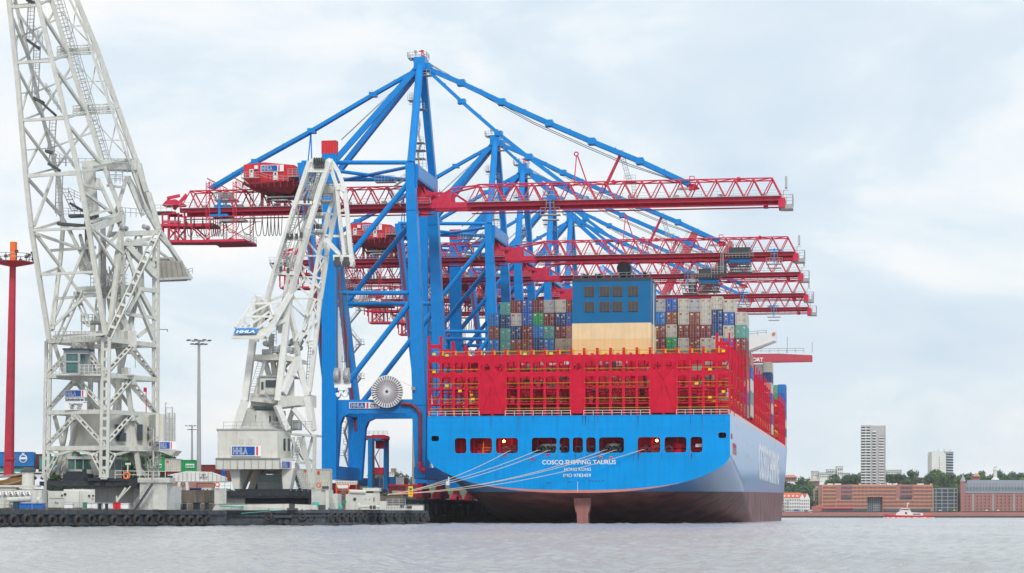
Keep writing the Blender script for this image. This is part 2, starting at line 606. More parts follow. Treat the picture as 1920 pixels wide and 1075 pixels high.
m.prism([(x + (-0.0), y, QZ - 0.35) for x, y in [(-85.3, 1450), (-85.3, 419.8), (-103.8, 419.8), (-103.8, 377.8), (-420, 377.8), (-420, 1450)]], (0, 0, 0.35))
tag(m.build('quay_pavement', M['asphalt']), kind='structure')
# weathered parapet where the quay steps back
m = MB()
m.bx(-420, -103.6, 377.3, 378.0 - 0.25, -1, 5.9)
m.bx(-103.9, -103.2, 377.3, 420, -1, 5.2)
m.bx(-103.2, -85.2, 419.2, 419.75, -1, 5.2)
m.build('parapet_wall', M['quay_stone'], None, (-150, 377, 0), label='weathered brown concrete parapet of the quay behind the two floating cranes', category='wall')
for k in range(22):
    y = 424 + k * 9.5
    f = thing('quay_fender', '%s dark rubber fender block on the quay wall, counted from the near corner' % ORDX[k], 'fender', (-85.1, y, 2.6), 'fenders on the quay wall')
    m = MB(); m.lathe((-85.1, y, 1.6), [(0.35, 0), (0.42, .2), (0.42, 2.0), (0.35, 2.2)], 8)
    m.build('rubber_cylinder', M['rubber'], f)
    m = MB(); m.bx(-85.45, -84.9, y - .1, y + .1, 3.7, 4.0); m.build('bracket', M['dark_steel'], f)
    if k % 2 == 0:
        b_ = MB(); b_.lathe((-86.3, y + 3, QZ), [(0.35, 0), (0.28, 0.1), (0.2, 0.5), (0.38, 0.62), (0.3, 0.78)], 10)
        tag(b_.build('bollard', M['dark_steel'], None, (-86.3, y + 3, QZ), True), '%s short iron bollard on the quay edge, counted from the near corner' % ORDX[k // 2], 'bollard', 'bollards along the quay edge')

# ---------------------------------------------------------------- container ship
SY = 434.0
XL, XR = -83.3, -24.7
XC = (XL + XR) / 2
B2 = (XR - XL) / 2
TR = 0.0092                                   # trimmed by the stern
ship = thing('container_ship', 'huge container ship with bright blue transom and red lashing bridges, moored stern towards the viewer', 'container ship', (XC, SY, 0))
ZD = 20.8
def zt(s):
    return TR * s
# hull skin
def sect(s, t):
    """t 0..1 from keel centre to deck edge -> (half breadth, z)"""
    zk = max(5.9 - 17.5 * (max(s, 0) / 80.0) ** 0.85, -12)
    zs = max(12.9 - 16 * (max(s, 0) / 110.0) ** 1.3, -9)
    mm = 2.4 - 1.1 * math.sin(math.pi * min(max(s, 0), 110) / 110)
    if t <= 0.7:
        q = (t / 0.7)
        q = q ** 1.7
        z = zk + (zs - zk) * q
        b = B2 * (1 - (1 - q) ** 1.6) ** (1 / mm)
    else:
        z = zs + (ZD + zt(s) - zs) * (t - 0.7) / 0.3
        b = B2
    # bow taper, fuller at deck level
    zr = max(0, min(1, (z + 4) / 28))
    s0 = 262 + 72 * zr ** 0.8
    s1 = 388 + 14 * zr
    if s > s0:
        k = min(1, (s - s0) / (s1 - s0))
        b *= max(0.0, 1 - k ** (1.9 + 0.8 * zr))
    return b, z
NT = 44
S = [0, 1.5, 3, 5, 7.5, 10, 13, 17, 21, 26, 32, 38, 45, 53, 62, 72, 83, 95, 120, 150, 180, 210, 240, 265, 285, 300, 312, 324, 335, 345, 355, 364, 372, 380, 387, 393, 398, 402]
vs, fs = [], []
for s in S:
    row = [sect(s, 1 - i / NT) for i in range(NT + 1)]
    vs += [(XC - b, SY + s, z) for b, z in row] + [(XC + b, SY + s, z) for b, z in reversed(row[:-1])]
n = 2 * NT + 1
for k in range(len(S) - 1):
    for i in range(n - 1):
        fs.append((k * n + i, k * n + i + 1, (k + 1) * n + i + 1, (k + 1) * n + i))
m = MB(); m.v, m.f = vs, fs
def hull_mat():
    h = mat('hull_side', (0.06, 0.26, 0.60), 0.30, var=0.08, scale=0.06, coat=0.3, bump=0.08, bscale=0.12)
    t = h.node_tree
    b = t.nodes['Principled BSDF']
    old = b.inputs['Base Color'].links[0].from_socket
    g = t.nodes.new('ShaderNodeTexCoord')
    sx = t.nodes.new('ShaderNodeSeparateXYZ')
    t.links.new(g.outputs['Object'], sx.inputs[0])
    # antifouling line, trimmed like the ship
    a1 = t.nodes.new('ShaderNodeMath'); a1.operation = 'MULTIPLY_ADD'
    t.links.new(sx.outputs[1], a1.inputs[0]); a1.inputs[1].default_value = -TR
    t.links.new(sx.outputs[2], a1.inputs[2])
    a2 = t.nodes.new('ShaderNodeMath'); a2.operation = 'LESS_THAN'
    t.links.new(a1.outputs[0], a2.inputs[0]); a2.inputs[1].default_value = 6.15
    mc = t.nodes.new('ShaderNodeMix'); mc.data_type = 'RGBA'
    no = t.nodes.new('ShaderNodeTexNoise'); no.inputs['Scale'].default_value = 0.25; no.inputs['Detail'].default_value = 6
    t.links.new(g.outputs['Object'], no.inputs['Vector'])
    rr = t.nodes.new('ShaderNodeValToRGB')
    rr.color_ramp.elements[0].position = 0.35; rr.color_ramp.elements[0].color = (0.085, 0.025, 0.035, 1)
    rr.color_ramp.elements[1].position = 0.68; rr.color_ramp.elements[1].color = (0.26, 0.09, 0.085, 1)
    t.links.new(no.outputs['Fac'], rr.inputs[0])
    t.links.new(a2.outputs[0], mc.inputs[0])
    t.links.new(old, mc.inputs[6])
    t.links.new(rr.outputs[0], mc.inputs[7])
    # long scuffs from fenders and tugs
    mpn = t.nodes.new('ShaderNodeMapping'); mpn.inputs['Scale'].default_value = (0.5, 0.03, 0.5); mpn.inputs['Rotation'].default_value = (R(-14), 0, 0)
    t.links.new(g.outputs['Object'], mpn.inputs[0])
    n2 = t.nodes.new('ShaderNodeTexNoise'); n2.inputs['Scale'].default_value = 1.4; n2.inputs['Detail'].default_value = 7
    t.links.new(mpn.outputs[0], n2.inputs['Vector'])
    mr = t.nodes.new('ShaderNodeMapRange'); mr.inputs[1].default_value = 0.58; mr.inputs[2].default_value = 0.72; mr.inputs[4].default_value = 0.55
    t.links.new(n2.outputs['Fac'], mr.inputs[0])
    m2 = t.nodes.new('ShaderNodeMix'); m2.data_type = 'RGBA'
    t.links.new(mr.outputs[0], m2.inputs[0]); t.links.new(mc.outputs[2], m2.inputs[6]); m2.inputs[7].default_value = (0.05, 0.06, 0.08, 1)
    t.links.new(m2.outputs[2], b.inputs['Base Color'])
    for inp, dry, wet in (('Roughness', .30, .52), ('Coat Weight', .45, 0.06), ('Specular IOR Level', .5, .3)):
        q = t.nodes.new('ShaderNodeMapRange'); q.inputs[3].default_value = dry; q.inputs[4].default_value = wet
        t.links.new(a2.outputs[0], q.inputs[0]); t.links.new(q.outputs[0], b.inputs[inp])
    return h
hull = m.build('hull', hull_mat(), ship, smooth=True)
# transom with its mooring openings
WT = SY - 0.02
def TX(px): return WY(px, 900, SY).x
def TZ(py): return H + (HY - py) * (437.0 / F)
Z0, Z1 = TZ(850.5), TZ(820.5)
ops = [(852.6, 874.4), (881, 922.5), (929.5, 971), (997, 1043.5), (1049, 1068), (1073.6, 1093), (1099, 1117), (1123, 1170), (1195.6, 1238), (1246, 1287), (1294.5, 1317)]
m = MB()
T = 0.35
xs = [TX(a) for a, b in ops] + [TX(b) for a, b in ops]
# lower curved field as one polygon, upper field as a rectangle, the band between in cells
lowp = []
NB = 30
for i in range(NB + 1):
    t_ = 0.7 * (1 - i / NB)
    b_, z_ = sect(0, t_)
    lowp.append((XC - b_, z_))
for i in range(1, NB + 1):
    t_ = 0.7 * (i / NB)
    b_, z_ = sect(0, t_)
    lowp.append((XC + b_, z_))
poly = [(XL, Z0)] + lowp + [(XR, Z0)]
m.prism([(x, WT, z) for x, z in poly], (0, T, 0))
x = XL
sm = (TX(809), TX(823), TZ(826), TZ(816))
sm2 = (TX(1347), TX(1361.5), TZ(823), TZ(812.6))
for k, (a, b) in enumerate(ops):
    xa, xb = TX(a), TX(b)
    l = x
    r_ = (xb + TX(ops[k + 1][0])) / 2 if k + 1 < len(ops) else xb + 0.6
    if k == 0:
        l = xa - 0.6
    m.hole(l, r_, Z0 - 0.0, Z1 + 0.5, xa, xb, Z0 + 0.12, Z1, 0.55, WT, WT + T)
    x = r_
zt_ = Z1 + .5
m.bx(XL, TX(ops[0][0]) - .6, WT, WT + T, Z0, sm[2] - .6)
m.bx(x, XR, WT, WT + T, Z0, sm[2] - .6)
zb = sm[2] - .6
m.bx(TX(830), TX(ops[0][0]) - .6, WT, WT + T, zb, zt_)
m.bx(x, TX(1340), WT, WT + T, zb, zt_)
zt2 = sm[3] + .5
m.hole(XL, TX(830), zb, zt2, sm[0], sm[1], sm[2], sm[3], .3, WT, WT + T)
m.hole(TX(1340), XR, zb, zt2, sm2[0], sm2[1], sm2[2], sm2[3], .3, WT, WT + T)
m.bx(TX(830), TX(1340), WT, WT + T, zt_, zt2)
m.bx(XL, XR, WT, WT + T, zt2, ZD)
# vertical weld seams and a knuckle rail
tr = m.build('transom', M['hull_blue'], ship)
m = MB()
for px in (850, 940, 1040, 1135, 1192, 1290):
    m.bx(TX(px) - .03, TX(px) + .03, WT - .02, WT + .01, Z1 + .6, ZD)
m.bx(XL, XR, WT - .05, WT + .4, ZD - .12, ZD + .02)
m.build('weld_seam', M['hull_blue'], ship)
mat('seam_blue', (0.0, 0.22, 0.62), .5, var=.2)
for k, px in enumerate(range(835, 1360, 58)):
    m = MB(); m.bx(TX(px) - .04, TX(px) + .04, WT - .012, WT + .01, Z1 + .7, ZD - .2); m.build('plate_seam', M['seam_blue'], ship)
for py in (791, 806, 858):
    m = MB(); m.bx(XL + .3, XR - .3, WT - .012, WT + .01, TZ(py) - .035, TZ(py) + .035); m.build('plate_seam', M['seam_blue'], ship)
mat('rust_run', (0.20, 0.17, 0.10), .7, var=.5, scale=2)
mat('soot_run', (0.0, 0.18, 0.50), .6, var=.4, scale=2)
rs = random.Random(8)
for k in range(34):
    px = rs.choice([a_ for ab in ops for a_ in ab] + [1075, 1079, 1096, 1100, 940, 1040, 1290, 1190]) + rs.uniform(-3, 3)
    up = rs.random() < .35
    z_ = TZ(780) if up else (Z0 - .05 if px not in (1075, 1079, 1096, 1100) else TZ(905))
    L_ = rs.uniform(1.0, 4.5) * (.8 if up else .6)
    w_ = rs.uniform(.05, .16)
    m = MB(); x_ = TX(px); m.add([(x_ - w_, WT - .014, z_), (x_ + w_, WT - .014, z_), (x_ + w_ * .2, WT - .014, z_ - L_), (x_ - w_ * .2, WT - .014, z_ - L_)], [(0, 1, 2, 3)])
    m.build('stain_run', M['soot_run' if (up or rs.random() < .6) else 'rust_run'], ship)
# orange band under the transom
m = MB()
pl = [(XC - 22, sect(0, 0)[1] + .95)]
k0 = []
for i in range(41):
    x_ = -22 + 44 * i / 40
    lo = None
    for j in range(200):
        b_, z_ = sect(0, 0.7 * j / 200)
        if b_ >= abs(x_):
            lo = z_
            break
    k0.append((XC + x_, lo))
for (xa, za), (xb, zb_) in zip(k0[:-1], k0[1:]):
    wa = 0.5 * max(0, 1 - ((xa - XC) / 20) ** 2)
    wb = 0.5 * max(0, 1 - ((xb - XC) / 20) ** 2)
    m.hexa([(xa, WT - .012, za + .02), (xb, WT - .012, zb_ + .02), (xb, WT + .02, zb_ + .02), (xa, WT + .02, za + .02), (xa, WT - .012, za + .03 + wa), (xb, WT - .012, zb_ + .03 + wb), (xb, WT + .02, zb_ + .03 + wb), (xa, WT + .02, za + .03 + wa)])
mat('primer_orange', (0.62, 0.2, 0.14), 0.6)
m.build('primer_band', M['primer_orange'], ship)
# mooring deck behind the openings
m = MB()
yb = WT + 5
m.bx(XL + 1, XR - 1, WT + T, yb, Z0 - .3, Z0 - .02)
m.bx(XL + 1, XR - 1, WT + T, yb, Z1 + 2.5, Z1 + 2.7)
m.bx(XL + 1, XR - 1, yb, yb + .2, Z0 - .3, Z1 + 2.7)
for a in (845, 985, 1182, 1242, 1325):
    m.bx(TX(a) - .1, TX(a) + .1, WT + T + 1.2, yb, Z0, Z1 + 2.5)
for k in range(20):
    x_ = TX(860 + k * 24)
    m.bx(x_ - .2, x_ + .2, WT + 3, WT + 3.4, Z0, Z1 + 2.5)
m.build('mooring_deck', M['ship_red'], ship)
for px, n_ in ((946, 1), (964, 2), (1011, 2), (1031, 2), (1058, 1), (1083, 1), (1108, 1), (1137, 2), (1156, 2), (1210, 2), (1229, 1), (1253, 1)):
    m = MB(); x_ = TX(px); y_ = WT + 1.2
    if n_ == 2:
        for q in (-.62, .62):
            m.bx(x_ + q - .2, x_ + q + .2, y_, y_ + .8, Z0, Z0 + 1.5)
        m.bx(x_ - .8, x_ + .8, y_, y_ + .8, Z0, Z0 + .4); m.bx(x_ - .8, x_ + .8, y_, y_ + .8, Z0 + 1.2, Z0 + 1.5)
        m.tube((x_, y_ + .2, Z0 + .3), (x_, y_ + .2, Z0 + 1.3), .14)
    else:
        m.torus((x_, y_ + .3, Z0 + .75), (0, 1, 0), .6, .22); m.bx(x_ - .8, x_ + .8, y_ + .2, y_ + .6, Z0, Z0 + .3)
    m.build('fairlead', M['black_paint'], ship)
for px, c_ in ((899, 'ship_red'), (1270, 'ship_red'), (1021, 'float_cream'), (1044 - 6, 'float_cream'), (1148, 'float_cream')):
    m = MB(); x_ = TX(px)
    m.lathe((x_, WT + 3.5, Z0), [(1.2, 0), (1.2, .8), (.7, .85), (.7, 1.2), (1.3, 1.25), (1.3, 1.9), (.9, 2.0)], 12)
    m.build('winch_drum', M[c_], ship, smooth=False)
for a, b in ops[:3] + ops[8:]:
    m = MB(); m.rail([(TX(a) + .1, WT + .6, Z0), (TX(b) - .1, WT + .6, Z0)], 1.1, .025, 1.2); m.build('railing', M['ship_red'], ship)
m = MB(); m.beam((TX(905), WT + 1, Z0), (TX(905), WT + 1, Z1 - .6), .1); m.rail([(TX(903), WT + 1.1, Z0 + .3), (TX(921), WT + 1.1, Z0 + .3)], .9, .04, 1); m.build('yellow_guard', M['ship_yellow'], ship)
m = MB(); m.bx(TX(1303), TX(1315), WT + 1.6, WT + 1.65, Z0 + 1.2, Z0 + 1.8); m.build('notice_board', M['white_paint'], ship)
for px in (943.4, 1230.5):
    m = MB(); m.lathe((TX(px), WT + 1.0, TZ(826.5)), [(.05, -.25), (.22, -.15), (.25, 0), (.2, .15), (.05, .22)], 10)
    l_ = m.build('deck_lamp', M['lamp_glow'], ship)
    ll = bpy.data.lights.new('deck_lamp_light', 'POINT'); ll.energy = 40; ll.color = (1, .55, .2); ll.shadow_soft_size = .25
    lo = bpy.data.objects.new('deck_lamp_light', ll); COL.objects.link(lo); lo.location = (TX(px), WT + 1.0, TZ(830)); 
# small red horseshoes (chain pipes)
for px, py in ((947, 855.5), (1027, 855), (998.5, 863), (1198.5, 851), (1127, 860), (1146, 860)):
    m = MB(); c = Vector((TX(px), WT - .03, TZ(py)))
    pts = [c + Vector((.33 * math.cos(R(a_)), 0, .33 * math.sin(R(a_)))) for a_ in range(-20, 201, 20)]
    for a_, b_ in zip(pts[:-1], pts[1:]):
        m.beam(a_, b_, .14, .2)
    m.build('fender_ring', M['orange_paint'] if py > 858 and px > 1100 else M['ship_red'], ship)
# name on the transom
for txt, pc, py, hpx in (('COSCO SHIPPING TAURUS', 1085.5, 870.8, 8.3), ('HONG KONG', 1083, 883.2, 6.2), ('IMO 9783459', 1082, 894.6, 6.4)):
    s_ = hpx * 437 / F / 0.73
    t_ = text_mb(txt, s_, (TX(pc), WT - .03, TZ(py)), (1, 0, 0), (0, 0, 1), .05, 'CENTER', bold=s_ * (.014 if txt[0] == 'C' else .004))
    wd = max(v[0] for v in t_.v) - min(v[0] for v in t_.v)
    want = {'C': 139, 'H': 50, 'I': 52}[txt[0]] * 437 / F
    cx = TX(pc)
    t_.v = [(cx + (v[0] - cx) * want / wd, v[1], v[2]) for v in t_.v]
    t_.build('ship_lettering', M['white_paint'], ship)
# draught marks
m = MB()
for k in range(14):
    z_ = TZ(904 + k * 1.35)
    m.bx(TX(1082.6), TX(1083.9), WT - .03, WT - .01, z_ - .04, z_ + .04)
m.bx(TX(1083.6), TX(1083.9), WT - .03, WT - .01, TZ(922), TZ(904))
m.build('draught_mark', M['white_paint'], ship)
# patches where old letters were painted over, rust at the stern post
m = MB()
for k, (a, b, y_) in enumerate(((1103, 1108, 902), (1109, 1113, 902.5), (1115, 1120, 902), (1121, 1126, 902.3), (1128, 1133, 901.5), (1064, 1073, 904), (1025, 1033, 905.5))):
    m.bx(TX(a), TX(b), WT - .015, WT - .005, TZ(y_ + 1.4), TZ(y_ - 1.2))
mat('overpaint', (0.01, 0.15, 0.42), 0.5)
m.build('painted_over_patch', M['overpaint'], ship)
# rudder
m = MB()
rx = TX(1089)
prof = [(6.6, 1.85, 0.2), (3.5, 1.55, 0.3), (2.2, 1.3, 0.3), (2.1, 1.1, .3), (1.9, 1.1, .3), (-3, 1.02, .3)]
for (za, wa, _), (zb_, wb, _) in zip(prof[:-1], prof[1:]):
    lo = [(rx - wb, SY + 2.6, zb_), (rx + wb, SY + 2.6, zb_), (rx + wb * .7, SY + 9, zb_), (rx - wb * .7, SY + 9, zb_)]
    hi = [(rx - wa, SY + 2.6, za), (rx + wa, SY + 2.6, za), (rx + wa * .7, SY + 9, za), (rx - wa * .7, SY + 9, za)]
    m.hexa(lo + hi)
mat('rudder_pink', (0.34, 0.14, 0.125), 0.5, var=0.2, streak=0.6, streakcol=(0.15, 0.06, 0.06), sthr=.55)
m.build('rudder', M['rudder_pink'], ship)
# deck and hatch covers
m = MB()
dk = [(s, sect(s, 1)) for s in S]
for (s0_, (b0, z0_)), (s1_, (b1, z1_)) in zip(dk[:-1], dk[1:]):
    m.quad((XC - b0 + .05, SY + s0_ + .1, z0_ - .05), (XC + b0 - .05, SY + s0_ + .1, z0_ - .05), (XC + b1 - .05, SY + s1_ + .1, z1_ - .05), (XC - b1 + .05, SY + s1_ + .1, z1_ - .05))
m.build('deck', M['ship_red_dark'], ship)
NB_ = 27
PB = 13.35
for i in range(NB_ - 1):
    s_ = 3 + i * PB
    b_ = sect(s_ + PB, 1)[0]
    m = MB()
    m.bx(XC - b_ + 3, XC + b_ - 3, SY + s_ + .3, SY + s_ + PB - 3, ZD + zt(s_) - .1, ZD + zt(s_) + 1.5)
    m.build('hatch_cover', M['ship_red_dark'], ship)
# bulwark strip and side rail along the starboard edge (pale)
m = MB()
for s0_, s1_ in zip(S[:-1], S[1:]):
    if s1_ < 350:
        b0, z0_ = sect(s0_, 1); b1, z1_ = sect(s1_, 1)
        m.beam((XC + b0 - .15, SY + s0_, z0_ + .45), (XC + b1 - .15, SY + s1_, z1_ + .45), .25, .9)
mat('bulwark_pink', (0.62, 0.32, 0.33), 0.4, coat=.4)
m.build('bulwark', M['bulwark_pink'], ship)
# lettering on the starboard side
t_ = text_mb('COSCO SHIPPING', 12.5, (XR + .04, 556, 10.6), (0, 1, 0), (0, 0, 1), .05, 'LEFT', bold=.25)
ymax = max(v[1] for v in t_.v)
t_.v = [(v[0], 556 + (v[1] - 556) * 136 / (ymax - 556), v[2] + TR * (v[1] - 556) * .6) for v in t_.v]
t_.build('side_lettering', M['white_paint'], ship)
m = MB()
m.bx(XR - .1, XR + .03, SY + 3, SY + 8, TZ(823), TZ(813)); m.bx(XR - .1, XR + .03, SY + 9, SY + 22, TZ(850), TZ(829))
m.build('side_opening', M['ship_red_dark'], ship)
m = MB(); m.rail([(XR + .02, SY + 9, TZ(850)), (XR + .02, SY + 22, TZ(850))], 1.2, .05, 2); m.build('side_railing', M['grey_steel'], ship)
# engine casing and funnel
CY = 478.0
def CX(px): return WY(px, 900, CY).x
def CZ(py): return H + (HY - py) * (480.4 / F)
cas = MB(); cas.bx(CX(1073), CX(1220), CY, CY + 13, CZ(606), CZ(528))
casing = cas.build('engine_casing', M['casing_blue'], ship)
m = MB(); m.bx(CX(1073) - .02, CX(1220) + .02, CY - .02, CY + 13, CZ(636), CZ(606)); m.build('cream_wall', M['ship_cream'], ship)
m = MB(); m.bx(CX(1073), CX(1220), CY, CY + 13, ZD, CZ(636)); m.build('cream_wall_lower', M['ship_cream_low'], ship)
m = MB(); m.bx(CX(1073) - .03, CX(1220) + .03, CY - .03, CY + 13.03, CZ(528), CZ(521)); m.build('casing_top', M['casing_top'], ship)
for a in (1096, 1124.5, 1148.5, 1178):
    for b in (537, 565.5):
        m = MB()
        x0, x1, z0, z1 = CX(a), CX(a + 18.5), CZ(b + 19), CZ(b)
        m.bx(x0, x1, CY - .12, CY - .02, z0, z1)
        lv = m.build('louvre_panel', M['louvre'], ship)
        m = MB()
        for k in range(10):
            z = z0 + (z1 - z0) * (k + .5) / 10
            m.beam((x0, CY - .17, z), (x1, CY - .17, z), .1, .06)
        for k in range(4):
            x_ = x0 + (x1 - x0) * k / 3
            m.beam((x_, CY - .2, z0), (x_, CY - .2, z1), .05)
        m.build('louvre_slats', M['louvre_slat'], lv)
zc = CZ(521)
fx = CX(1166.5)
m = MB()
m.tube((fx, CY + 6, zc), (fx, CY + 6, CZ(506)), 1.35, 20)
m.tube((fx, CY + 6.3, CZ(503)), (fx, CY + 3.2, CZ(500.5)), 1.5, 20)
m.build('funnel', M['funnel_black'], ship)
for a, z_ in ((1094, 515), (1100, 515), (1116, 515), (1122, 515), (1207, 512), (1186, 518), (1146, 518)):
    x_ = CX(a); m = MB()
    m.tube((x_, CY + 3, zc), (x_, CY + 3, CZ(z_)), .35, 10)
    m.tube((x_, CY + 3, CZ(z_)), (x_, CY + 1.8, CZ(z_ - .5)), .36, 10)
    m.build('exhaust_stub', M['funnel_black'], ship)
m = MB(); m.lathe((fx, CY + 3.15, CZ(501)), [(1.45, 0), (1.3, -.02), (1.3, 1.5)], 20, 'Y'); m.build('funnel_mouth', M['rubber'], ship)
m = MB(); m.rail([(CX(1075), CY + .3, zc), (CX(1218), CY + .3, zc)], 1.1, .03, 1.5); m.build('casing_railing', M['grey_steel'], ship)
# ladders on the casing side
m = MB()
m.ladder((CX(1220) + .3, CY + 4, ZD), (CX(1220) + .3, CY + 4, CZ(530)), .6, .6, Vector((0, 1, 0)), .05)
m.build('casing_ladder', M['white_paint'], ship)
# forward deckhouse with bridge wings
DY = 672
b_ = XR
dh = MB(); dh.bx(XL + 8, XR - 13, DY, DY + 14, ZD, 52)
dh.build('deckhouse', M['white_paint'], ship)
m = MB()
def DP(px, py): v = WY(px, py, DY); return (v.x, v.z)
prof = [DP(1399, 660), DP(1405, 660), DP(1455, 640), DP(1455, 622), DP(1440, 624), DP(1440, 628), DP(1399, 628)]
m.prism([(x, DY - 1, z) for x, z in prof], (0, 6, 0))
m.build('bridge_wing', M['white_paint'], ship)
m = MB()
a = WY(1403, 658.5, DY - 1.2); c = WY(1453, 640, DY - 1.2)
m.beam(a, c, .5, .5); m.rail([WY(1404, 630, DY - 1), WY(1437, 627, DY - 1)], 1.2, .08, 2)
m.build('wing_brace', M['grey_steel'], ship)
m = MB(); p = WY(1451, 626, DY - 1.3); m.torus(p, (0, 1, 0), .35, .12); m.build('lifebuoy', M['orange_paint'], ship)

# lashing bridges -------------------------------------------------------
NX = 23
PX = (XR - XL) / NX
def make_bridge(s, first):
    r0 = thing('lashing_bridge', None, None, (XC, SY + s, 0)); r0.parent = ship; r0.location = (0, s, 0)
    dz = ZD - 20.8
    y0 = SY + s + .6
    lv = [TZ(775), TZ(756.5), TZ(727.5), TZ(701), TZ(671)]
    bh = [0.15, 0.11, 0.11, 0.42, 0.62]            # half depth of the beams
    solid = {4: 1, 5: 1, 11: 1, 17: 1, 18: 1} if first else {}
    m = MB(); m2 = MB()
    for i in range(NX):
        x0 = XL + i * PX; x1 = x0 + PX
        if i in solid:
            m.bx(x0, x1, y0 + .02, y0 + .3, lv[0], lv[3] - .6)
            m.hole(x0, x1, lv[3] - .6, lv[4] + bh[4], x0 + .5, x1 - .5, lv[3] + .8, lv[4] - 1.0, .45, y0 + .02, y0 + .3)
        else:
            for k in range(4):
                za = lv[k] + (bh[k] if k else 0.0); zb_ = lv[k + 1] - bh[k + 1]
                zc0 = lv[k] if k == 0 else lv[k]
                zc1 = lv[k + 1] if k < 3 else lv[4] + bh[4]
                m.hole(x0, x1, zc0, zc1, x0 + (.26 if i else .17), x1 - (.26 if i < NX - 1 else .17), max(za, zc0 + .02), zb_, .12 if k < 2 else .5, y0, y0 + .3)
        if i in (0, NX - 1):
            m.hole(x0, x1, lv[4] + bh[4], TZ(643), x0 + .26, x1 - .26, lv[4] + bh[4] + .05, TZ(650), .45, y0, y0 + .3)
    if first:
        for a_, b_ in ((4, 6), (17, 19)):
            xa, xb = XL + a_ * PX, XL + b_ * PX; xm = (xa + xb) / 2; zm = TZ(712)
            for q, zz in ((xa + .1, TZ(678)), (xb - .1, TZ(678)), (xa + .2, lv[0]), (xb - .2, lv[0])):
                m.beam((xm, y0 - .05, zm), (q, y0 - .05, zz), .16, .2)
    m.build('front_frame', M['ship_red'], r0)
    m = MB()
    for i in range(NX + 1):
        x0 = XL + i * PX
        pw = .25 if 0 < i < NX else .16
        x_ = min(max(x0, XL + pw), XR - pw)
        zt_ = TZ(627) if i in (0, 1, NX - 1, NX) else TZ(652.5)
        m.bx(x_ - pw, x_ + pw, y0 - .12, y0 + .2 + pw, lv[0] - .3, zt_)
        if not first or i % 1 == 0:
            m.bx(x_ - pw * .8, x_ + pw * .8, y0 + 1.8, y0 + 2.15, lv[0] - .3, TZ(663))
    m.build('post', M['ship_red'], r0)
    m = MB()
    for k in (1, 2, 3, 4):
        m.bx(XL + 1.3, XR - 1.3, y0 + .3, y0 + 1.85, lv[k] - .12, lv[k] + .02)
        m.bx(XL + .3, XR - .3, y0 + 1.85, y0 + 2.1, lv[k] - .2, lv[k] + .1)
    for i in range(0, NX, 2):
        x0 = XL + (i + .5) * PX
        k = (i // 2) % 3 + 1
        m.beam((x0, y0 + 1.2, lv[k]), (x0 + 1.2, y0 + 1.2, lv[k + 1]), .5, .12)
        m.beam((x0 + PX * .5, y0 + 1.5, lv[0]), (x0 + PX * .5, y0 + 1.5, lv[4]), .12)
        m.bx(x0 - .5, x0 + .3, y0 + 1.1, y0 + 1.6, lv[k], lv[k] + 1.6)
    for i in range(NX):
        m.beam((XL + (i + .5) * PX, y0 + 2.0, lv[0]), (XL + (i + .5) * PX, y0 + 2.0, lv[4]), .16)
    for zz in [(lv[k] + lv[k + 1]) / 2 for k in range(4)] + [lv[1] + 2.2, lv[0] + .6]:
        m.beam((XL + .4, y0 + 1.9, zz), (XR - .4, y0 + 1.9, zz), .1, .12)
    m.build('walkway', M['ship_red_dark'], r0)
    m = MB()
    for k, zz in enumerate((lv[0], lv[1], lv[2], lv[3], lv[4] + .4)):
        segs = [(XL + 1.2, XR - 1.2)] if k == 4 else [(XL + .3, XL + 4 * PX), (XL + 6 * PX, XL + 11 * PX), (XL + 12 * PX, XL + 17 * PX), (XL + 19 * PX, XR - .3)]
        for xa, xb in segs:
            m.beam((xa, y0 - .2 if k else y0 - .35, zz + 1.05), (xb, y0 - .2 if k else y0 - .35, zz + 1.05), .075, .075)
            m.beam((xa, y0 + 1.7, zz + .55), (xb, y0 + 1.7, zz + .55), .06)
            m.beam((xa, y0 + 1.7, zz + 1.05), (xb, y0 + 1.7, zz + 1.05), .07)
        if k == 4:
            for i in range(1, NX):
                m.bx(min(XL + i * PX + .27, XR - .3), min(XL + i * PX + .6, XR), y0 - .2, y0 + .1, TZ(664), TZ(655.5))
    m.build('handrail', M['ship_yellow'], r0)
    m = MB()
    for i, k in ((0, 4.3), (0, 3), (1, 4.2), (1, 2), (2, 1.6), (3, 1), (7, 4.25), (9, 4.25), (13, 4.25), (16, 4.25), (20, 2), (21, 3), (22, 4.3), (21, 1), (22, 1.4)):
        x0 = XL + (i + .5) * PX
        z_ = lv[0] + (lv[4] - lv[0]) * k / 4
        m.bx(x0 - .33, x0 + .33, y0 - .3, y0 - .22, z_, z_ + .45)
    m.build('lashing_sign', M['yellow_paint'], r0)
    return r0
br0 = make_bridge(0, True)
br1 = make_bridge(PB, False)
m = MB()
for xa, xb in ((XL + .3, XL + 4 * PX), (XL + 6 * PX, XL + 11 * PX), (XL + 12 * PX, XL + 17 * PX), (XL + 19 * PX, XR - .3)):
    m.rail([(xa, SY + .15, ZD), (xb, SY + .15, ZD)], 1.0, .035, 1.6, 1)
m.build('stern_railing', M['white_paint'], ship)
for i in range(2, NB_):
    s_ = i * PB
    b_ = sect(s_ + 3, 1)[0]
    if abs(s_ - (CY - SY)) < 3:
        s_ -= 3
    if 236 < s_ < 254:
        continue
    r = br1.copy(); COL.objects.link(r); r.parent = ship; r.location = (0, s_, zt(s_)); r.scale = (min(1, (b_ - .2) / B2), 1, 1)
    for ch in kids(br1):
        c = ch.copy(); COL.objects.link(c); c.parent = r
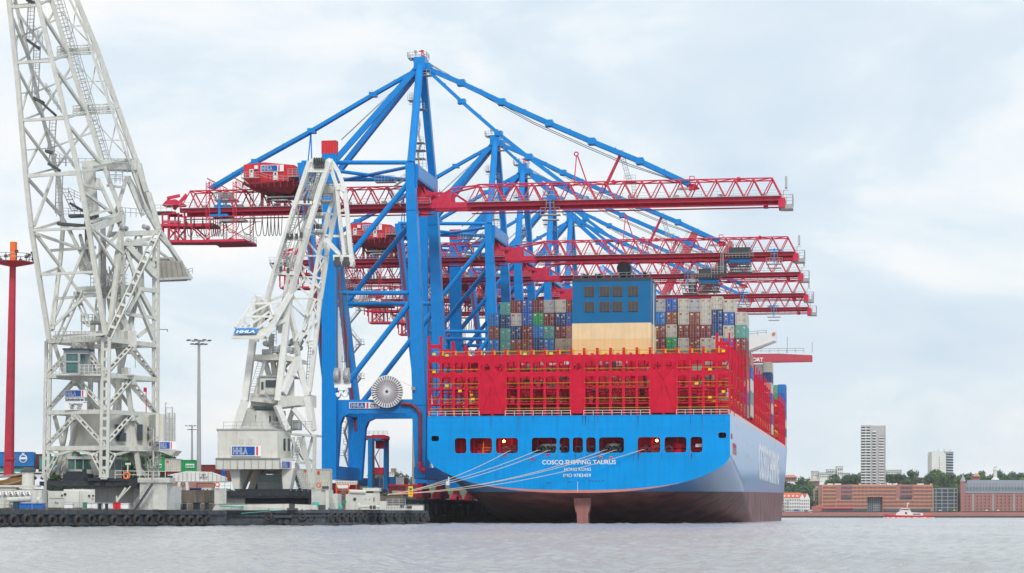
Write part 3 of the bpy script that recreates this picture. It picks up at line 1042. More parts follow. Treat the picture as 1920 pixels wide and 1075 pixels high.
# heaps of gear on the aft platforms, seen through the frames
random.seed(3)
for k in range(150):
    i = random.choice([3, 7, 9, 13, 15, 6, 7, 8, 9, 10, 12, 13, 14, 15, 16, 19, 20, 21, 22])
    x_ = XL + (i + random.random()) * PX
    y_ = SY + random.uniform(3.2, 8.5)
    z_ = ZD + 1.5 + random.choice([0, 1.6, 3.2, 5, 6.8, 8]) + random.random()
    m = MB()
    big = random.random() < .35
    m.bx(x_, min(x_ + random.uniform(.5, 2.2), XR - .5), y_, y_ + .8, z_, z_ + (random.uniform(.8, 2.0) if big else random.uniform(.12, .4)))
    m.build('lashing_gear', M[random.choice(['ship_red', 'ship_red_dark', 'bulwark_pink', 'concrete', 'concrete', 'float_cream', 'grey_steel', 'dark_steel'])], ship)
m = MB(); m.bx(TX(930), TX(1300), SY + 9.6, SY + 10, ZD, ZD + 4.5); m.build('hatch_bulkhead', M['ship_red_dark'], ship)
for i in (6, 8, 12, 13, 19):
    m = MB(); x_ = XL + i * PX + .5
    m.bx(x_, x_ + 2.0, SY + 3.2, SY + 4, ZD, ZD + random.choice([4.2, 5.8, 6.8])); m.build('locker', M['ship_red'], ship)
# ---------------------------------------------------------------- shipping containers
CC = {'cream': (0.683, 0.659, 0.573), 'grey': (0.512, 0.537, 0.549), 'maroon': (0.244, 0.0427, 0.0427), 'brown': (0.293, 0.0854, 0.0549), 'navy': (0.0183, 0.0732, 0.232), 'royal': (0.0244, 0.134, 0.512),
      'blue': (0.0122, 0.22, 0.61), 'teal': (0.11, 0.415, 0.366), 'green': (0.0122, 0.39, 0.122), 'beige': (0.634, 0.537, 0.39), 'pink': (0.512, 0.244, 0.207), 'white': (0.8, 0.8, 0.781)}
for k_, c_ in CC.items():
    mat('box_' + k_, c_, 0.5, var=0.2, scale=0.7, streak=0.55 if k_ in ('beige', 'cream', 'grey') else .3, streakcol=(0.28, 0.15, 0.08), sthr=0.62, wave=('Y', 0.32, 0.05))
    mat('door_' + k_, c_, 0.5, var=0.22, scale=1.4, streak=0.5 if k_ in ('beige', 'cream', 'grey') else .3, streakcol=(0.26, 0.15, 0.09), sthr=0.6)
mat('box_gap', (0.01, 0.01, 0.012), 0.8)
CHT, CW, CL = 2.84, 2.44, 12.19
CM = {}
def cmesh(kind, col, var=0):
    key = (kind, col, var)
    if key in CM:
        return CM[key]
    m = MB()
    if kind == 'body':
        m.bx(-CW / 2, CW / 2, 0.06, CL, 0.02, CHT)
        for x in (-CW / 2 + .06, CW / 2 - .06):
            m.bx(x - .06, x + .06, 0, .12, 0, CHT + .01)
        m.bx(-CW / 2, CW / 2, 0.0, .05, CHT - .14, CHT + .01)
        m.bx(-CW / 2, CW / 2, 0.0, .05, 0, .16)
        mt = M['box_' + col]
    elif kind == 'door':
        m.bx(.03, CW / 2 - .14, 0.0, .06, .18, CHT - .16)
        for z in (.35, .95, 1.55, 2.15):
            m.bx(.06, CW / 2 - .17, -.03, .0, z, z + .42)
        mt = M['door_' + col]
    elif kind == 'bar':
        for x in (.32, .85):
            m.tube((x, -.07, .12), (x, -.07, CHT - .1), .03, 5)
            for z in (.25, 1.0, 1.9, 2.6):
                m.bx(x - .08, x + .08, -.08, -.02, z - .05, z + .05)
            m.beam((x, -.1, 1.05), (x + .3, -.1, 1.0), .05)
        mt = M['grey_steel']
    elif kind == 'mark':
        rnd = random.Random(var)
        if var % 4 == 0:
            m.bx(.15, .45, -.04, -.033, 1.75, 2.05)
        m.bx(.5, 1.0, -.04, -.033, 2.3, 2.42); m.bx(.55, .95, -.04, -.033, 2.1, 2.17)
        m.bx(.55, .95, -.04, -.033, 1.1, 1.16); m.bx(.55, .9, -.04, -.033, .95, 1.0); m.bx(.55, .98, -.04, -.033, .6, .66)
        if var % 3 == 0:
            m.bx(-.9, -.45, -.04, -.033, 2.15, 2.5)
        mt = M['sign_white'] if col not in ('cream', 'grey', 'beige', 'white') else M['sign_text']
    elif kind == 'sticker':
        m.bx(-.75, -.4, -.045, -.034, 1.25 + .3 * (var % 3), 1.55 + .3 * (var % 3))
        mt = M['yellow_paint']
    elif kind == 'redlogo':
        m.bx(-.95, -.3, -.045, -.034, 2.35, 2.5)
        mt = M['sign_red']
    o = m.build(kind, mt)
    me = o.data
    bpy.data.objects.remove(o)
    CM[key] = me
    return me
def cpart(name, me, parent, mirror=False):
    o = bpy.data.objects.new(name, me)
    COL.objects.link(o)
    o.parent = parent
    if mirror:
        o.scale = (-1, 1, 1)
    return o
CN = {'cream': 'cream', 'grey': 'light grey', 'maroon': 'maroon', 'brown': 'rusty brown', 'navy': 'dark navy', 'royal': 'royal blue', 'blue': 'bright blue', 'teal': 'teal', 'green': 'vivid green', 'beige': 'rust stained beige', 'pink': 'faded pink brown', 'white': 'white'}
crnd = random.Random(11)
def container(x, y, z, col, label, group, rz=0.0, doors=True, length=None, detail=True):
    t = thing('shipping_container', label, 'shipping container', (x, y, z), group)
    t.rotation_euler = (0, 0, rz)
    b = cpart('body', cmesh('body', col), t)
    if length:
        b.scale = (1, length / CL, 1)
    if doors:
        for mi in (False, True):
            d = cpart('door', cmesh('door', col), t, mi)
            if detail:
                cpart('locking_bar', cmesh('bar', 'x'), d)
        if detail:
            v = crnd.randrange(12)
            cpart('lettering', cmesh('mark', 'cream' if col in ('cream', 'grey', 'beige', 'white') else 'navy', v), t)
            if crnd.random() < .55:
                cpart('sticker', cmesh('sticker', 'x', crnd.randrange(3)), t)
            if col == 'cream' and crnd.random() < .7:
                cpart('logo', cmesh('redlogo', 'x'), t)
    return t
BY = 503.0
D5 = BY * ca - XC * sa
ORD = ['first', 'second', 'third', 'fourth', 'fifth', 'sixth', 'seventh', 'eighth', 'ninth', 'tenth']
def stack(px, ytop, cols, where, row, lowcols, bay, detail=True, Y=BY, left=None):
    v = WY(px, ytop, Y)
    z = v.z - CHT - .03
    n = 0
    for k, c in enumerate(cols):
        nm = 'topmost' if k == 0 else ORD[k] + ' from top'
        container(v.x, Y, z, c, '%s container, %s, %s' % (CN[c], nm, where), bay, detail=detail)
        z -= CHT + .05
        n += 1
    k = len(cols)
    while z > ZD + zt(Y - SY) + 1.0 and lowcols:
        c = lowcols[(row * 3 + k * 5) % len(lowcols)]
        nm = ORD[min(k, 9)] + ' from top'
        container(v.x, Y, z, c, '%s container behind red frames, %s, %s' % (CN[c], nm, where), bay, detail=False)
        z -= CHT + .05
        k += 1
lefts = [(926, 588, ['blue', 'brown', 'blue']), (948, 567, ['teal', 'navy', 'teal', 'teal']), (967.5, 563, ['maroon', 'cream', 'navy', 'brown']), (988.5, 562, ['royal', 'royal', 'maroon', 'brown']), (1009, 562, ['maroon', 'green', 'blue', 'navy']),
         (1029.5, 562.5, ['grey', 'maroon', 'teal', 'blue']), (1051, 562, ['cream', 'navy', 'maroon', 'beige']), (1071.5, 562, ['maroon', 'royal', 'pink', 'beige'])]
low = ['royal', 'grey', 'brown', 'maroon', 'navy', 'teal']
for i, (px, yt, cs) in enumerate(lefts):
    stack(px, yt, cs, '%s stack from the far left' % ORD[i], i, low, 'containers stacked to the left of the funnel casing')
rights = [(1216.5, 560, ['cream', 'maroon', 'teal', 'maroon']), (1237.5, 560.5, ['grey', 'blue', 'brown', 'maroon']), (1259, 559.5, ['royal', 'brown', 'cream', 'green']), (1281.5, 560, ['cream', 'cream', 'maroon', 'cream']), (1302.5, 560.5, ['grey', 'brown', 'maroon', 'maroon']),
          (1323.5, 560, ['cream', 'cream', 'maroon', 'cream']), (1344.5, 556, ['cream', 'navy', 'navy', 'cream']), (1366.5, 561, ['cream', 'royal', 'cream', 'royal']), (1389.5, 585, ['cream', 'teal', 'maroon'])]
for i, (px, yt, cs) in enumerate(rights):
    if i == 8:
        px = 960 + 0
        v = WY(1389.5, yt, BY)
        px = 1389.0
    stack(px, yt, cs, '%s stack right of funnel casing' % ORD[i], i, low, 'containers stacked to the right of the funnel casing')
# bays further forward along the starboard edge
def bay(Y, px_edge, tops, where):
    X = XR - 1.3
    for i, (dy, cs) in enumerate(tops):
        v = WY(px_edge, dy, Y)
        z = v.z - CHT
        for k, c in enumerate(cs):
            container(X - i * 2.52, Y, z, c, '%s container, %s, %s row from ship side, %s' % (CN[c], 'topmost' if k == 0 else ORD[k] + ' from top', ORD[i], where), 'containers at the ' + where, detail=Y < 600)
            z -= CHT + .05
        k = len(cs)
        while z > ZD + zt(Y - SY) + 1 and k < 9:
            c = low[(i + k * 2) % 6] if k % 2 else 'cream'
            container(X - i * 2.52, Y, z, c, '%s container, %s from top, %s row from ship side, %s' % (CN[c], ORD[k], ORD[i], where), 'containers at the ' + where, detail=False)
            z -= CHT + .05
            k += 1
bay(519.0, 1400, [(662, ['pink', 'royal', 'white', 'teal']), (662, ['cream', 'maroon', 'navy'])], 'bay ahead of funnel')
bay(640.0, 1445, [(679, ['cream', 'navy']), (683, ['grey', 'royal']), (683, ['cream', 'brown'])], 'bay behind bridge wing')
bay(757.0, 1471, [(721, ['blue', 'royal', 'blue']), (722, ['teal', 'green', 'brown']), (722, ['teal', 'navy', 'cream']), (724, ['pink', 'maroon', 'cream'])], 'foremost bay')

# ---------------------------------------------------------------- sign boards
def hhla(parent, o, xd, w_, h_, zd=(0, 0, 1), extra=None, txt='HHLA', blue=.72):
    """white board with a blue field, outlined lettering and a red stripe; o = lower left corner"""
    o = Vector(o); x = Vector(xd).normalized(); z = Vector(zd).normalized(); n = x.cross(z)
    m = MB(); m.prism([o, o + x * w_, o + x * w_ + z * h_, o + z * h_], -n * -.08)
    # board front is toward n (viewer side)
    s = m.build('sign_board', M['sign_white'], parent)
    def panel(name, a, b, c, d, mt, lift=.10):
        m = MB(); q = o + n * lift
        m.prism([q + x * a + z * c, q + x * b + z * c, q + x * b + z * d, q + x * a + z * d], n * .02)
        return m.build(name, mt, s)
    panel('blue_field', w_ * .03, w_ * blue, h_ * .08, h_ * .92, M['sign_blue'])
    panel('red_stripe', w_ * (blue + .05), w_ * (blue + .11), h_ * .08, h_ * .92, M['sign_red'])
    t = text_mb(txt, h_ * .85, o + n * .14 + x * w_ * .06 + z * h_ * .2, x, z, .02, 'LEFT', bold=h_ * .03)
    w0 = max((Vector(v) - o).dot(x) for v in t.v) - w_ * .06
    k = w_ * blue * .62 / w0 if blue > .6 else w_ * blue * .8 / w0
    def sq(mb, k):
        mb.v = [tuple(Vector(v) + x * ((Vector(v) - o).dot(x) - w_ * .06) * (k - 1)) for v in mb.v]
    sq(t, k)
    t.build('sign_lettering', M['sign_white'], s)
    t = text_mb(txt, h_ * .85, o + n * .165 + x * w_ * .06 + z * h_ * .2, x, z, .02, 'LEFT', bold=-h_ * .012)
    sq(t, k)
    t.build('sign_lettering_core', M['sign_blue'], s)
    return s

# ---------------------------------------------------------------- the blue ship to shore cranes
CRY = 458.0                     # near frame of the nearest crane
GW = 24.0
CRM, CRF = CRY + GW / 2, CRY + GW
def near(px, py): return WY(px, py, CRY)
def mid(px, py): return WY(px, py, CRM)
def far(px, py): return WY(px, py, CRF)
def atY(v, Y): return Vector((v.x, Y, v.z))
def make_crane():
    org = (WY(700, 900, CRM).x, CRM, QZ)
    c = thing('gantry_crane', '', 'gantry crane', org)
    B, BR, RD, RDK = M['crane_blue'], M['crane_blue_ribbed'], M['crane_red'], M['crane_red_dark']
    G = M['grey_steel']
    zb = QZ + 3.2
    # legs
    for Yk in (CRY, CRF):
        fr = lambda px, py: atY(near(px, py), Yk)
        m = MB()        # waterside leg
        m.beam(fr(790, 897), fr(787, 760), 2.0, 2.2, up=(0, 1, 0), w2=3.0, h2=2.2)
        m.beam(fr(788, 762), fr(773, 395), 2.8, 2.2, up=(0, 1, 0), w2=2.15)
        m.beam(fr(773, 397), fr(769, 306), 2.15, 2.2, up=(0, 1, 0), w2=1.6)
        m.build('leg', B, c)
        m = MB()        # landside leg
        m.beam(fr(619, 897), fr(624, 762), 2.9, 2.2, up=(0, 1, 0), w2=4.0, h2=2.2)
        m.build('leg', BR, c)
        m = MB()
        m.beam(fr(621, 772), fr(566, 306), 2.0, 1.8, up=(0, 1, 0), w2=1.5)
        m.build('inclined_leg', B, c)
        m = MB()
        a, b = fr(622, 800), fr(569, 330)
        m.beam(a + Vector((0, -1.2, 0)), b + Vector((0, -1.2, 0)), .55, .3, up=(0, 1, 0))
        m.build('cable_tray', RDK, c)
        m = MB()        # portal beam with haunches
        z0, z1 = near(700, 776).z, near(700, 750).z
        xl, xr = near(630, 700).x, near(786, 700).x
        m.prism([(xl, Yk - 1.05, z1), (xr, Yk - 1.05, z1), (xr, Yk - 1.05, z0 - 3.2), (xr - 1.6, Yk - 1.05, z0 - .6), (xr - 2.8, Yk - 1.05, z0), (xl + 3.0, Yk - 1.05, z0), (xl + 1.7, Yk - 1.05, z0 - .6), (xl + .6, Yk - 1.05, z0 - 3.2)], (0, 2.1, 0))
        m.build('portal_beam', B, c)
        # horizontal and diagonal tubes of each side frame
        for p, q, r in ((fr(632 if Yk == CRY else 600, 549.5), fr(780, 549.5), .45), (fr(566, 305), fr(771, 305), .45), (fr(604, 544), fr(766, 343), .58), (fr(618, 762), fr(778, 556), .58)):
            m = MB(); m.tube(p, q, r, 10); m.build('brace_tube', B, c)
        m = MB()
        for px, py in ((772, 343), (603, 548), (781, 553), (620, 757)):
            p = fr(px, py); m.box(p, (2.3, .25, 2.3))
        m.build('gusset', B, c)
        m = MB()        # mast leg
        top = Vector((mid(790, 118).x, CRM + (Yk - CRM) * .10, mid(790, 122).z))
        if Yk == CRY:
            m.tube(fr(770.5, 306), top, .85, 14, .8)
        else:
            m.beam(fr(771, 306), top, 1.5, 1.5)
        m.build('mast_leg', B, c)
        m = MB()        # back strut
        bt = Vector((mid(622, 300).x, CRM + (Yk - CRM) * .33, near(622, 306).z))
        m.beam(bt, top + Vector((-.8, 0, -1.0)), 1.15, 1.15)
        m.build('back_strut', B, c)
    # side beams in the quay direction
    for px, z0, z1, nm in ((618, 898, 874, 'sill_beam'), (788, 898, 876, 'sill_beam')):
        m = MB(); p = near(px, z0); q = near(px, z1)
        m.bx(p.x - 1.2, p.x + 1.3, CRY - .6, CRF + .6, p.z, q.z)
        m.build(nm, B, c)
    m = MB(); p = near(771, 395 - 55); q = near(771, 305)
    m.bx(p.x - 1.0, p.x + 1.2, CRY + .9, CRF - .9, p.z + .6, q.z - .2)
    m.bx(p.x + 1.2, p.x + 1.3, CRY + 1.2, CRF - 1.2, p.z + .9, q.z - .5)
    m.build('top_cross_beam', B, c)
    m = MB(); p = near(568, 330); q = near(568, 305)
    m.bx(p.x - .8, p.x + .8, CRY, CRF, p.z, q.z); m.build('rear_cross_beam', B, c)
    for i in range(4):
        m = MB(); p = near(790, 545)
    m = MB()
    for a, b in ((near(566, 306), atY(near(771, 306), CRF)), (atY(near(566, 306), CRF), near(771, 306))):
        m.tube(a + Vector((0, 0, -.7)), b + Vector((0, 0, -.7)), .38, 8)
    m.build('wind_bracing', B, c)
    m = MB()
    zt_ = near(618, 760).z
    xx = near(618, 760).x
    m.bx(xx - .8, xx + .8, CRY + 1, CRF - 1, zt_ - 1.6, zt_ + .4)
    m.build('portal_side_beam', B, c)
    # bogies
    for px in (619, 789):
        for Yk in (CRY + 1.5, CRF - 1.5):
            x_ = near(px, 900).x
            bg_ = MB()
            bg_.prism([(x_ - .6, Yk - 1.2, QZ + 3.35), (x_ - .6, Yk + 1.2, QZ + 3.35), (x_ - .6, Yk + 4.2, QZ + 1.7), (x_ - .6, Yk - 4.2, QZ + 1.7)], (1.2, 0, 0))
            for q in (-3, 3):
                bg_.prism([(x_ - .8, Yk + q - .5, QZ + 2.2), (x_ - .8, Yk + q + .5, QZ + 2.2), (x_ - .8, Yk + q + 2.1, QZ + .9), (x_ - .8, Yk + q - 2.1, QZ + .9)], (1.6, 0, 0))
                for w_ in (-1.2, 1.2):
                    bg_.box((x_, Yk + q + w_, QZ + .75), (1.9, 1.8, .9))
            o = bg_.build('bogie', RD, c)
            m = MB()
            for q in (-4.6, -3.4, -2.4, -1.4, 1.4, 2.4, 3.4, 4.6):
                m.tube((x_ - .3, Yk + q, QZ + .36), (x_ + .3, Yk + q, QZ + .36), .36, 10)
            m.build('wheel', M['dark_steel'], o)
    # masthead
    ap = mid(788, 122)
    m = MB(); m.box((ap.x + .2, CRM, ap.z), (2.4, 4.4, 2.6)); m.box((ap.x + 1.6, CRM, ap.z - .6), (1.6, 3, 1.4)); m.build('masthead', B, c)
    m = MB()
    p0 = mid(767, 111)
    m.bx(p0.x, ap.x - .5, CRM - 1.6, CRM + 1.6, p0.z - .12, p0.z)
    m.rail([(p0.x, CRM - 1.6, p0.z), (ap.x + 1.6, CRM - 1.6, p0.z), (ap.x + 1.6, CRM + 1.6, p0.z), (p0.x, CRM + 1.6, p0.z), (p0.x, CRM - 1.6, p0.z)], 1.1, .035, 1.0)
    m.beam((p0.x + .3, CRM - 1.6, p0.z), (ap.x, CRM - 1.6, p0.z - 2), .12)
    q0 = mid(800, 145)
    m.bx(ap.x + .9, ap.x + 2.6, CRM - 2.2, CRM - .2, q0.z, q0.z + .1)
    m.rail([(ap.x + .9, CRM - 2.2, q0.z), (ap.x + 2.6, CRM - 2.2, q0.z)], 1.1, .035, .6)
    m.beam(mid(779, 105), mid(779, 98), .2); m.box(mid(779, 97), (.5, .5, .5))
    m.build('masthead_platform', G, c)
    m = MB()
    for a, b in (((790, 112), (791, 94)), ((786, 96.5), (795, 95.5)), ((791, 96), (796, 103))):
        m.beam(mid(*a), mid(*b), .25)
    m.tube(mid(794, 111) + Vector((0, -.6, 0)), mid(794, 111) + Vector((0, .6, 0)), .7, 12)
    m.build('hoist_post', RD, c)
    # ladders inside the mast
    m = MB()
    pts = [(788, 320), (785, 290), (791, 272), (786, 255), (789, 235), (784, 222), (783, 195), (787, 165)]
    for (a, b), (d, e_) in zip(pts[:-1], pts[1:]):
        p, q = mid(a, b), mid(d, e_)
        p.y = q.y = CRM - 1
        m.stairs(p, q, .9, max(4, int((q - p).length / .5)))
    for px, py in ((787, 300), (789, 285), (787, 271), (780, 192), (789, 208)):
        p = mid(px, py); m.bx(p.x - 1.3, p.x + 1.3, CRM - 2.6, CRM + .5, p.z, p.z + .08); m.rail([(p.x - 1.3, CRM - 2.6, p.z), (p.x + 1.3, CRM - 2.6, p.z)], 1.1, .035, .8)
    m.ladder(mid(773.5, 200) + Vector((0, -2, 0)), mid(774.5, 178) + Vector((0, -2, 0)), .7, .5, cage=1)
    p = mid(787, 312); m.rail([(p.x - 2, CRM - 3, p.z - 1), (p.x + 2, CRM - 3, p.z - 1)], 2.2, .04, .7, 3)
    m.build('mast_stairs', G, c)
    # stays
    def stay(name, pts, r, dy):
        for sgn in ((-1, 1) if dy else (0,)):
            m = MB()
            v = []
            for k, (px, py) in enumerate(pts):
                p = mid(px, py); p.y = CRM + sgn * dy * (.35 + .65 * k / (len(pts) - 1)); v.append(p)
            for a, b in zip(v[:-1], v[1:]):
                m.beam(a, b, r * 1.6, r * 2)
            for p in v[1:-1]:
                m.box(p, (1.6, r * 2.2, r * 2.8))
            for a, b in zip(v[:-1], v[1:]):
                n_ = int((b - a).length / 9)
                for i in range(1, n_ + 1):
                    m.box(a.lerp(b, i / (n_ + 1)) + Vector((0, 0, r * 1.05)), (.25, r, .35))
            m.build(name, B, c)
    stay('outer_forestay', [(797, 127), (865, 156), (941, 192), (1030, 232), (1110, 266), (1200, 303), (1293, 346)], .46, 1.1)
    stay('inner_forestay', [(803, 133), (866, 191), (935, 251), (992, 296), (1066, 351)], .36, .9)
    stay('backstay', [(781, 132), (700, 178), (585, 246), (480, 304), (396, 354)], .35, .9)
    m = MB(); p = mid(583, 247)
    for q in (-.5, .5):
        a = mid(581 + q * 5, 305); a.y = CRM + q; m.beam(Vector((p.x, CRM, p.z)), a, .22)
    m.build('hanger', B, c)
    m = MB()        # luffing ropes
    for k in range(2):
        pts = [mid(803, 118 + k * 1.5), mid(870, 157 + k * 3), mid(935, 193 + k * 3), mid(1000, 229 + k * 3), mid(1100, 274 + k * 3), mid(1180, 308 + k * 3), mid(1285, 345)]
        for p in pts: p.y = CRM + .4 * k
        m.path(pts, .07, 4)
        m.path([mid(776, 134 + k * 3) + Vector((0, .5 * k, 0)), mid(700, 205 + k * 2), mid(640, 262 + k)], .05, 4)
    m.build('luffing_rope', M['rope_steel'], c)
    # boom: two girders, a braced top, triangular panels
    def girder(m, x0, x1, z, hgt=0.98):
        for s_ in (-2.6, 2.6):
            m.bx(x0, x1, CRM + s_ - .45, CRM + s_ + .45, z - hgt, z)
        m.bx(x0, x1, CRM - 2.15, CRM + 2.15, z - .15, z - .05)
    zg = mid(1100, 378).z
    ztop = zg + 3.75
    PN = 3.85
    xh = mid(818, 390).x
    xt = mid(1466, 380).x
    def truss(name, x0, x1, first_top=True, bays=None, lift=0):
        n_ = int(round((x1 - x0) / PN)) if bays is None else bays
        L = (x1 - x0) / n_
        m = MB()
        girder(m, x0, x1, zg + lift)
        m.bx(x0, x1, CRM - 2.2, CRM - 2.0, zg - 1.9, zg - 1.65)
        m.bx(x0, x1, CRM + 2.0, CRM + 2.2, zg - 1.9, zg - 1.65)
        for i in range(0, n_ * 2, 1):
            x_ = x0 + i * L / 2
            m.beam((x_, CRM - 2.1, zg - 1.7), (x_, CRM - 2.1, zg - 1.1), .15)
        mm = m.build(name, RD, c)
        m = MB()
        tops = [x0 + (i + .5) * L for i in range(n_)]
        for q in (-1.9, 1.9):
            m.tube((tops[0], CRM + q, ztop), (tops[-1], CRM + q, ztop), .15, 6)
        for i, xt_ in enumerate(tops):
            m.beam((xt_, CRM - 1.95, ztop), (xt_, CRM + 1.95, ztop), .2)
            if i + 1 < len(tops):
                q = 1.9 if i % 2 else -1.9
                m.tube((xt_, CRM + q, ztop), (tops[i + 1], CRM - q, ztop), .11, 5)
            for q in (-1, 1):
                m.tube((xt_, CRM + q * 1.9, ztop), (xt_ - L / 2, CRM + q * 2.5, zg + lift), .13, 6)
                m.tube((xt_, CRM + q * 1.9, ztop), (xt_ + L / 2, CRM + q * 2.5, zg + lift), .17, 6)
        m.build('lattice', RD, mm)
        m = MB()
        for q in (-3.4, 3.4):
            m.rail([(x0, CRM + q, zg - .1), (x1, CRM + q, zg - .1)], 1.15, .03, 3.2, 1)
            m.bx(x0, x1, CRM + q - .35, CRM + q + .35, zg - .18, zg - .1)
        rnd = random.Random(4)
        for i in range(7):
            x_ = x0 + (x1 - x0) * (i + .6) / 7
            m.bx(x_, x_ + rnd.uniform(.6, 1.4), CRM - 1.6, CRM - .6, zg, zg + rnd.uniform(.6, 1.1))
        m.build('walkway_railing', G, mm)
        return mm
    boom = truss('boom', xh + 7.2, xt)
    # solid boom foot and hinge latch arms
    m = MB()
    for s_ in (-2.6, 2.6):
        p = [mid(818, 384), mid(838, 385), mid(852, 362), mid(845, 360), mid(812, 385)]
        m.prism([(mid(808, 387).x, CRM + s_ - .3, zg), (mid(848, 366).x, CRM + s_ - .3, ztop - .9), (mid(850, 366).x, CRM + s_ - .3, zg)], (0, .6, 0))
        m.bx(xh - .5, xh + 7.3, CRM + s_ - .45, CRM + s_ + .45, zg - 1.15, zg)
        m.tube(Vector((mid(848, 366).x, CRM + s_, ztop - .9)), Vector((xh + 7.2 + PN * .5, CRM + s_ * .3, ztop)), .2, 6)
        m.tube(Vector((mid(850, 368).x, CRM + s_, ztop - 1.4)), Vector((xh + 7.2, CRM + s_, zg)), .2, 6)
        a = mid(807, 366); a.y = CRM + s_; b = mid(846, 367); b.y = CRM + s_
        m.beam(a, b, .45, .55); m.tube(a + Vector((0, -.3, 0)), a + Vector((0, .3, 0)), .62, 10)
        a = mid(816, 374); a.y = CRM + s_ * .6; b = mid(840, 373); b.y = CRM + s_ * .6
        m.beam(a, b, .45, .55); m.tube(a + Vector((0, -.3, 0)), a + Vector((0, .3, 0)), .55, 10)
    for a, b in (((815, 350), (820, 365)), ((824, 357), (829, 370))):
        m.beam(mid(*a), mid(*b), .18)
    m.build('boom_foot', RD, boom)
    m = MB()
    for s_ in (-2.6, 2.6):
        m.prism([(mid(783, 384).x, CRM + s_ - .35, zg + .02), (mid(783, 352).x, CRM + s_ - .35, ztop), (mid(790, 352).x, CRM + s_ - .35, ztop), (mid(811, 384).x, CRM + s_ - .35, zg + .02)], (0, .7, 0))
    m.bx(mid(779, 352).x, mid(791, 352).x, CRM - 2.9, CRM + 2.9, ztop - .1, ztop + .5)
    m.build('hinge_frame', RD, c)
    # stay anchor on the boom
    a = mid(1299, 349)
    m = MB(); m.prism([(a.x - 1.6, CRM - .9, a.z + .4), (a.x + .6, CRM - .9, a.z + .3), (a.x + 1.4, CRM - .9, a.z - .6), (a.x - .8, CRM - .9, a.z - .9)], (0, 1.8, 0))
    p = mid(1293, 331); m.beam((p.x, CRM, p.z), (p.x, CRM, a.z), .16); m.beam((p.x, CRM, p.z), (p.x + 1, CRM, p.z), .14); m.beam((p.x + .9, CRM, p.z), (p.x + 1.1, CRM, p.z - .9), .14)
    m.tube((mid(1151, 350).x, CRM - .5, ztop + .1), (mid(1151, 350).x, CRM + .5, ztop + .1), .5, 8)
    m.tube((mid(1385, 350).x, CRM - .5, ztop + .1), (mid(1385, 350).x, CRM + .5, ztop + .1), .5, 8)
    m.build('stay_anchor', RD, boom)
    m = MB()
    for q in (-.6, .6):
        a, b = mid(1162, 291), mid(1134, 350); a.y = b.y = CRM + q; m.tube(a, b, .13, 6)
        a, b = mid(1164, 291), mid(1137, 350); a.y = b.y = CRM + q; m.tube(a, b, .1, 5)
    m.tube(mid(1081, 292), mid(1076, 350), .12, 6); m.tube(mid(1083, 292), mid(1103, 350), .15, 6)
    m.torus(mid(1080.5, 289), (0, 1, 0), .4, .14, 10, 5)
    m.build('rope_support', RD, boom)
    m = MB()
    a, b = mid(1164, 283), mid(1180, 341); m.ladder(a, b, .9, .6, Vector((1, 0, .3)), .05, cage=1)
    m.build('service_ladder', G, boom); m = MB()
    m.ladder(mid(1188, 345), mid(1190, 372), .8, .5, Vector((1, 0, 0)), .04, cage=1)
    m.build('service_ladder', G, boom); m = MB()
    p = mid(1185, 343); m.bx(p.x - 1.5, p.x + .9, CRM - 1.4, CRM + .4, p.z, p.z + .25); m.rail([(p.x - 1.5, CRM - 1.4, p.z + .2), (p.x + .9, CRM - 1.4, p.z + .2)], 1.2, .04, .7)
    m.build('service_landing', G, boom); m = MB(); p = mid(1285, 350); m.bx(p.x - 1.5, p.x + .9, CRM - 1.6, CRM - 1, p.z - .9, p.z - .4)
    m.build('service_landing', G, boom)
    # boom tip platform
    m = MB()
    a = mid(1464, 394); b = mid(1487, 394)
    m.bx(a.x, b.x, CRM - 2.2, CRM + 2.2, a.z, a.z + .9)
    m.rail([(a.x, CRM - 2.2, a.z + .9), (b.x, CRM - 2.2, a.z + .9), (b.x, CRM + 2.2, a.z + .9)], 2.0, .05, 1.0, 2)
    m.beam(mid(1469, 357), mid(1469, 393), .15); m.beam(mid(1469, 357), mid(1479, 357), .1)
    m.beam(mid(1486, 366), mid(1486, 393), .1); m.beam(mid(1479, 366), mid(1486, 366), .1); m.bx(mid(1472, 0).x, mid(1476, 0).x, CRM - 1, CRM + 1, mid(0, 385).z, mid(0, 365).z)
    m.build('tip_platform', G, boom)
    m = MB(); p = mid(1462, 384); m.bx(p.x - .2, p.x + 1.2, CRM - 3, CRM + 3, p.z - .9, p.z + 1.0); p = mid(1436, 387); m.box((p.x, CRM, p.z), (.9, 2, .8)); m.build('buffer_beam', RD, boom)
    # rear girder
    xb = mid(342, 395).x
    rear = truss('rear_girder', mid(345, 0).x, xh - .6)
    m = MB()        # stair flights on the rear girder
    m.stairs(mid(782, 330) + Vector((0, -4, 0)), mid(745, 356) + Vector((0, -4, 0)), .9, 14, Vector((0, 1, 0)))
    p = mid(728, 348); m.bx(p.x - 1.8, p.x + 2.4, CRM - 5, CRM - 3, p.z, p.z + .1); m.rail([(p.x - 1.8, CRM - 5, p.z), (p.x + 2.4, CRM - 5, p.z)], 1.3, .035, .7)
    m.stairs(mid(738, 366) + Vector((0, -4, 0)), mid(760, 392) + Vector((0, -4, 0)), .9, 10, Vector((0, 1, 0)))
    m.build('girder_stairs', G, rear)
    # tail frame with sheaves and winch
    m = MB()
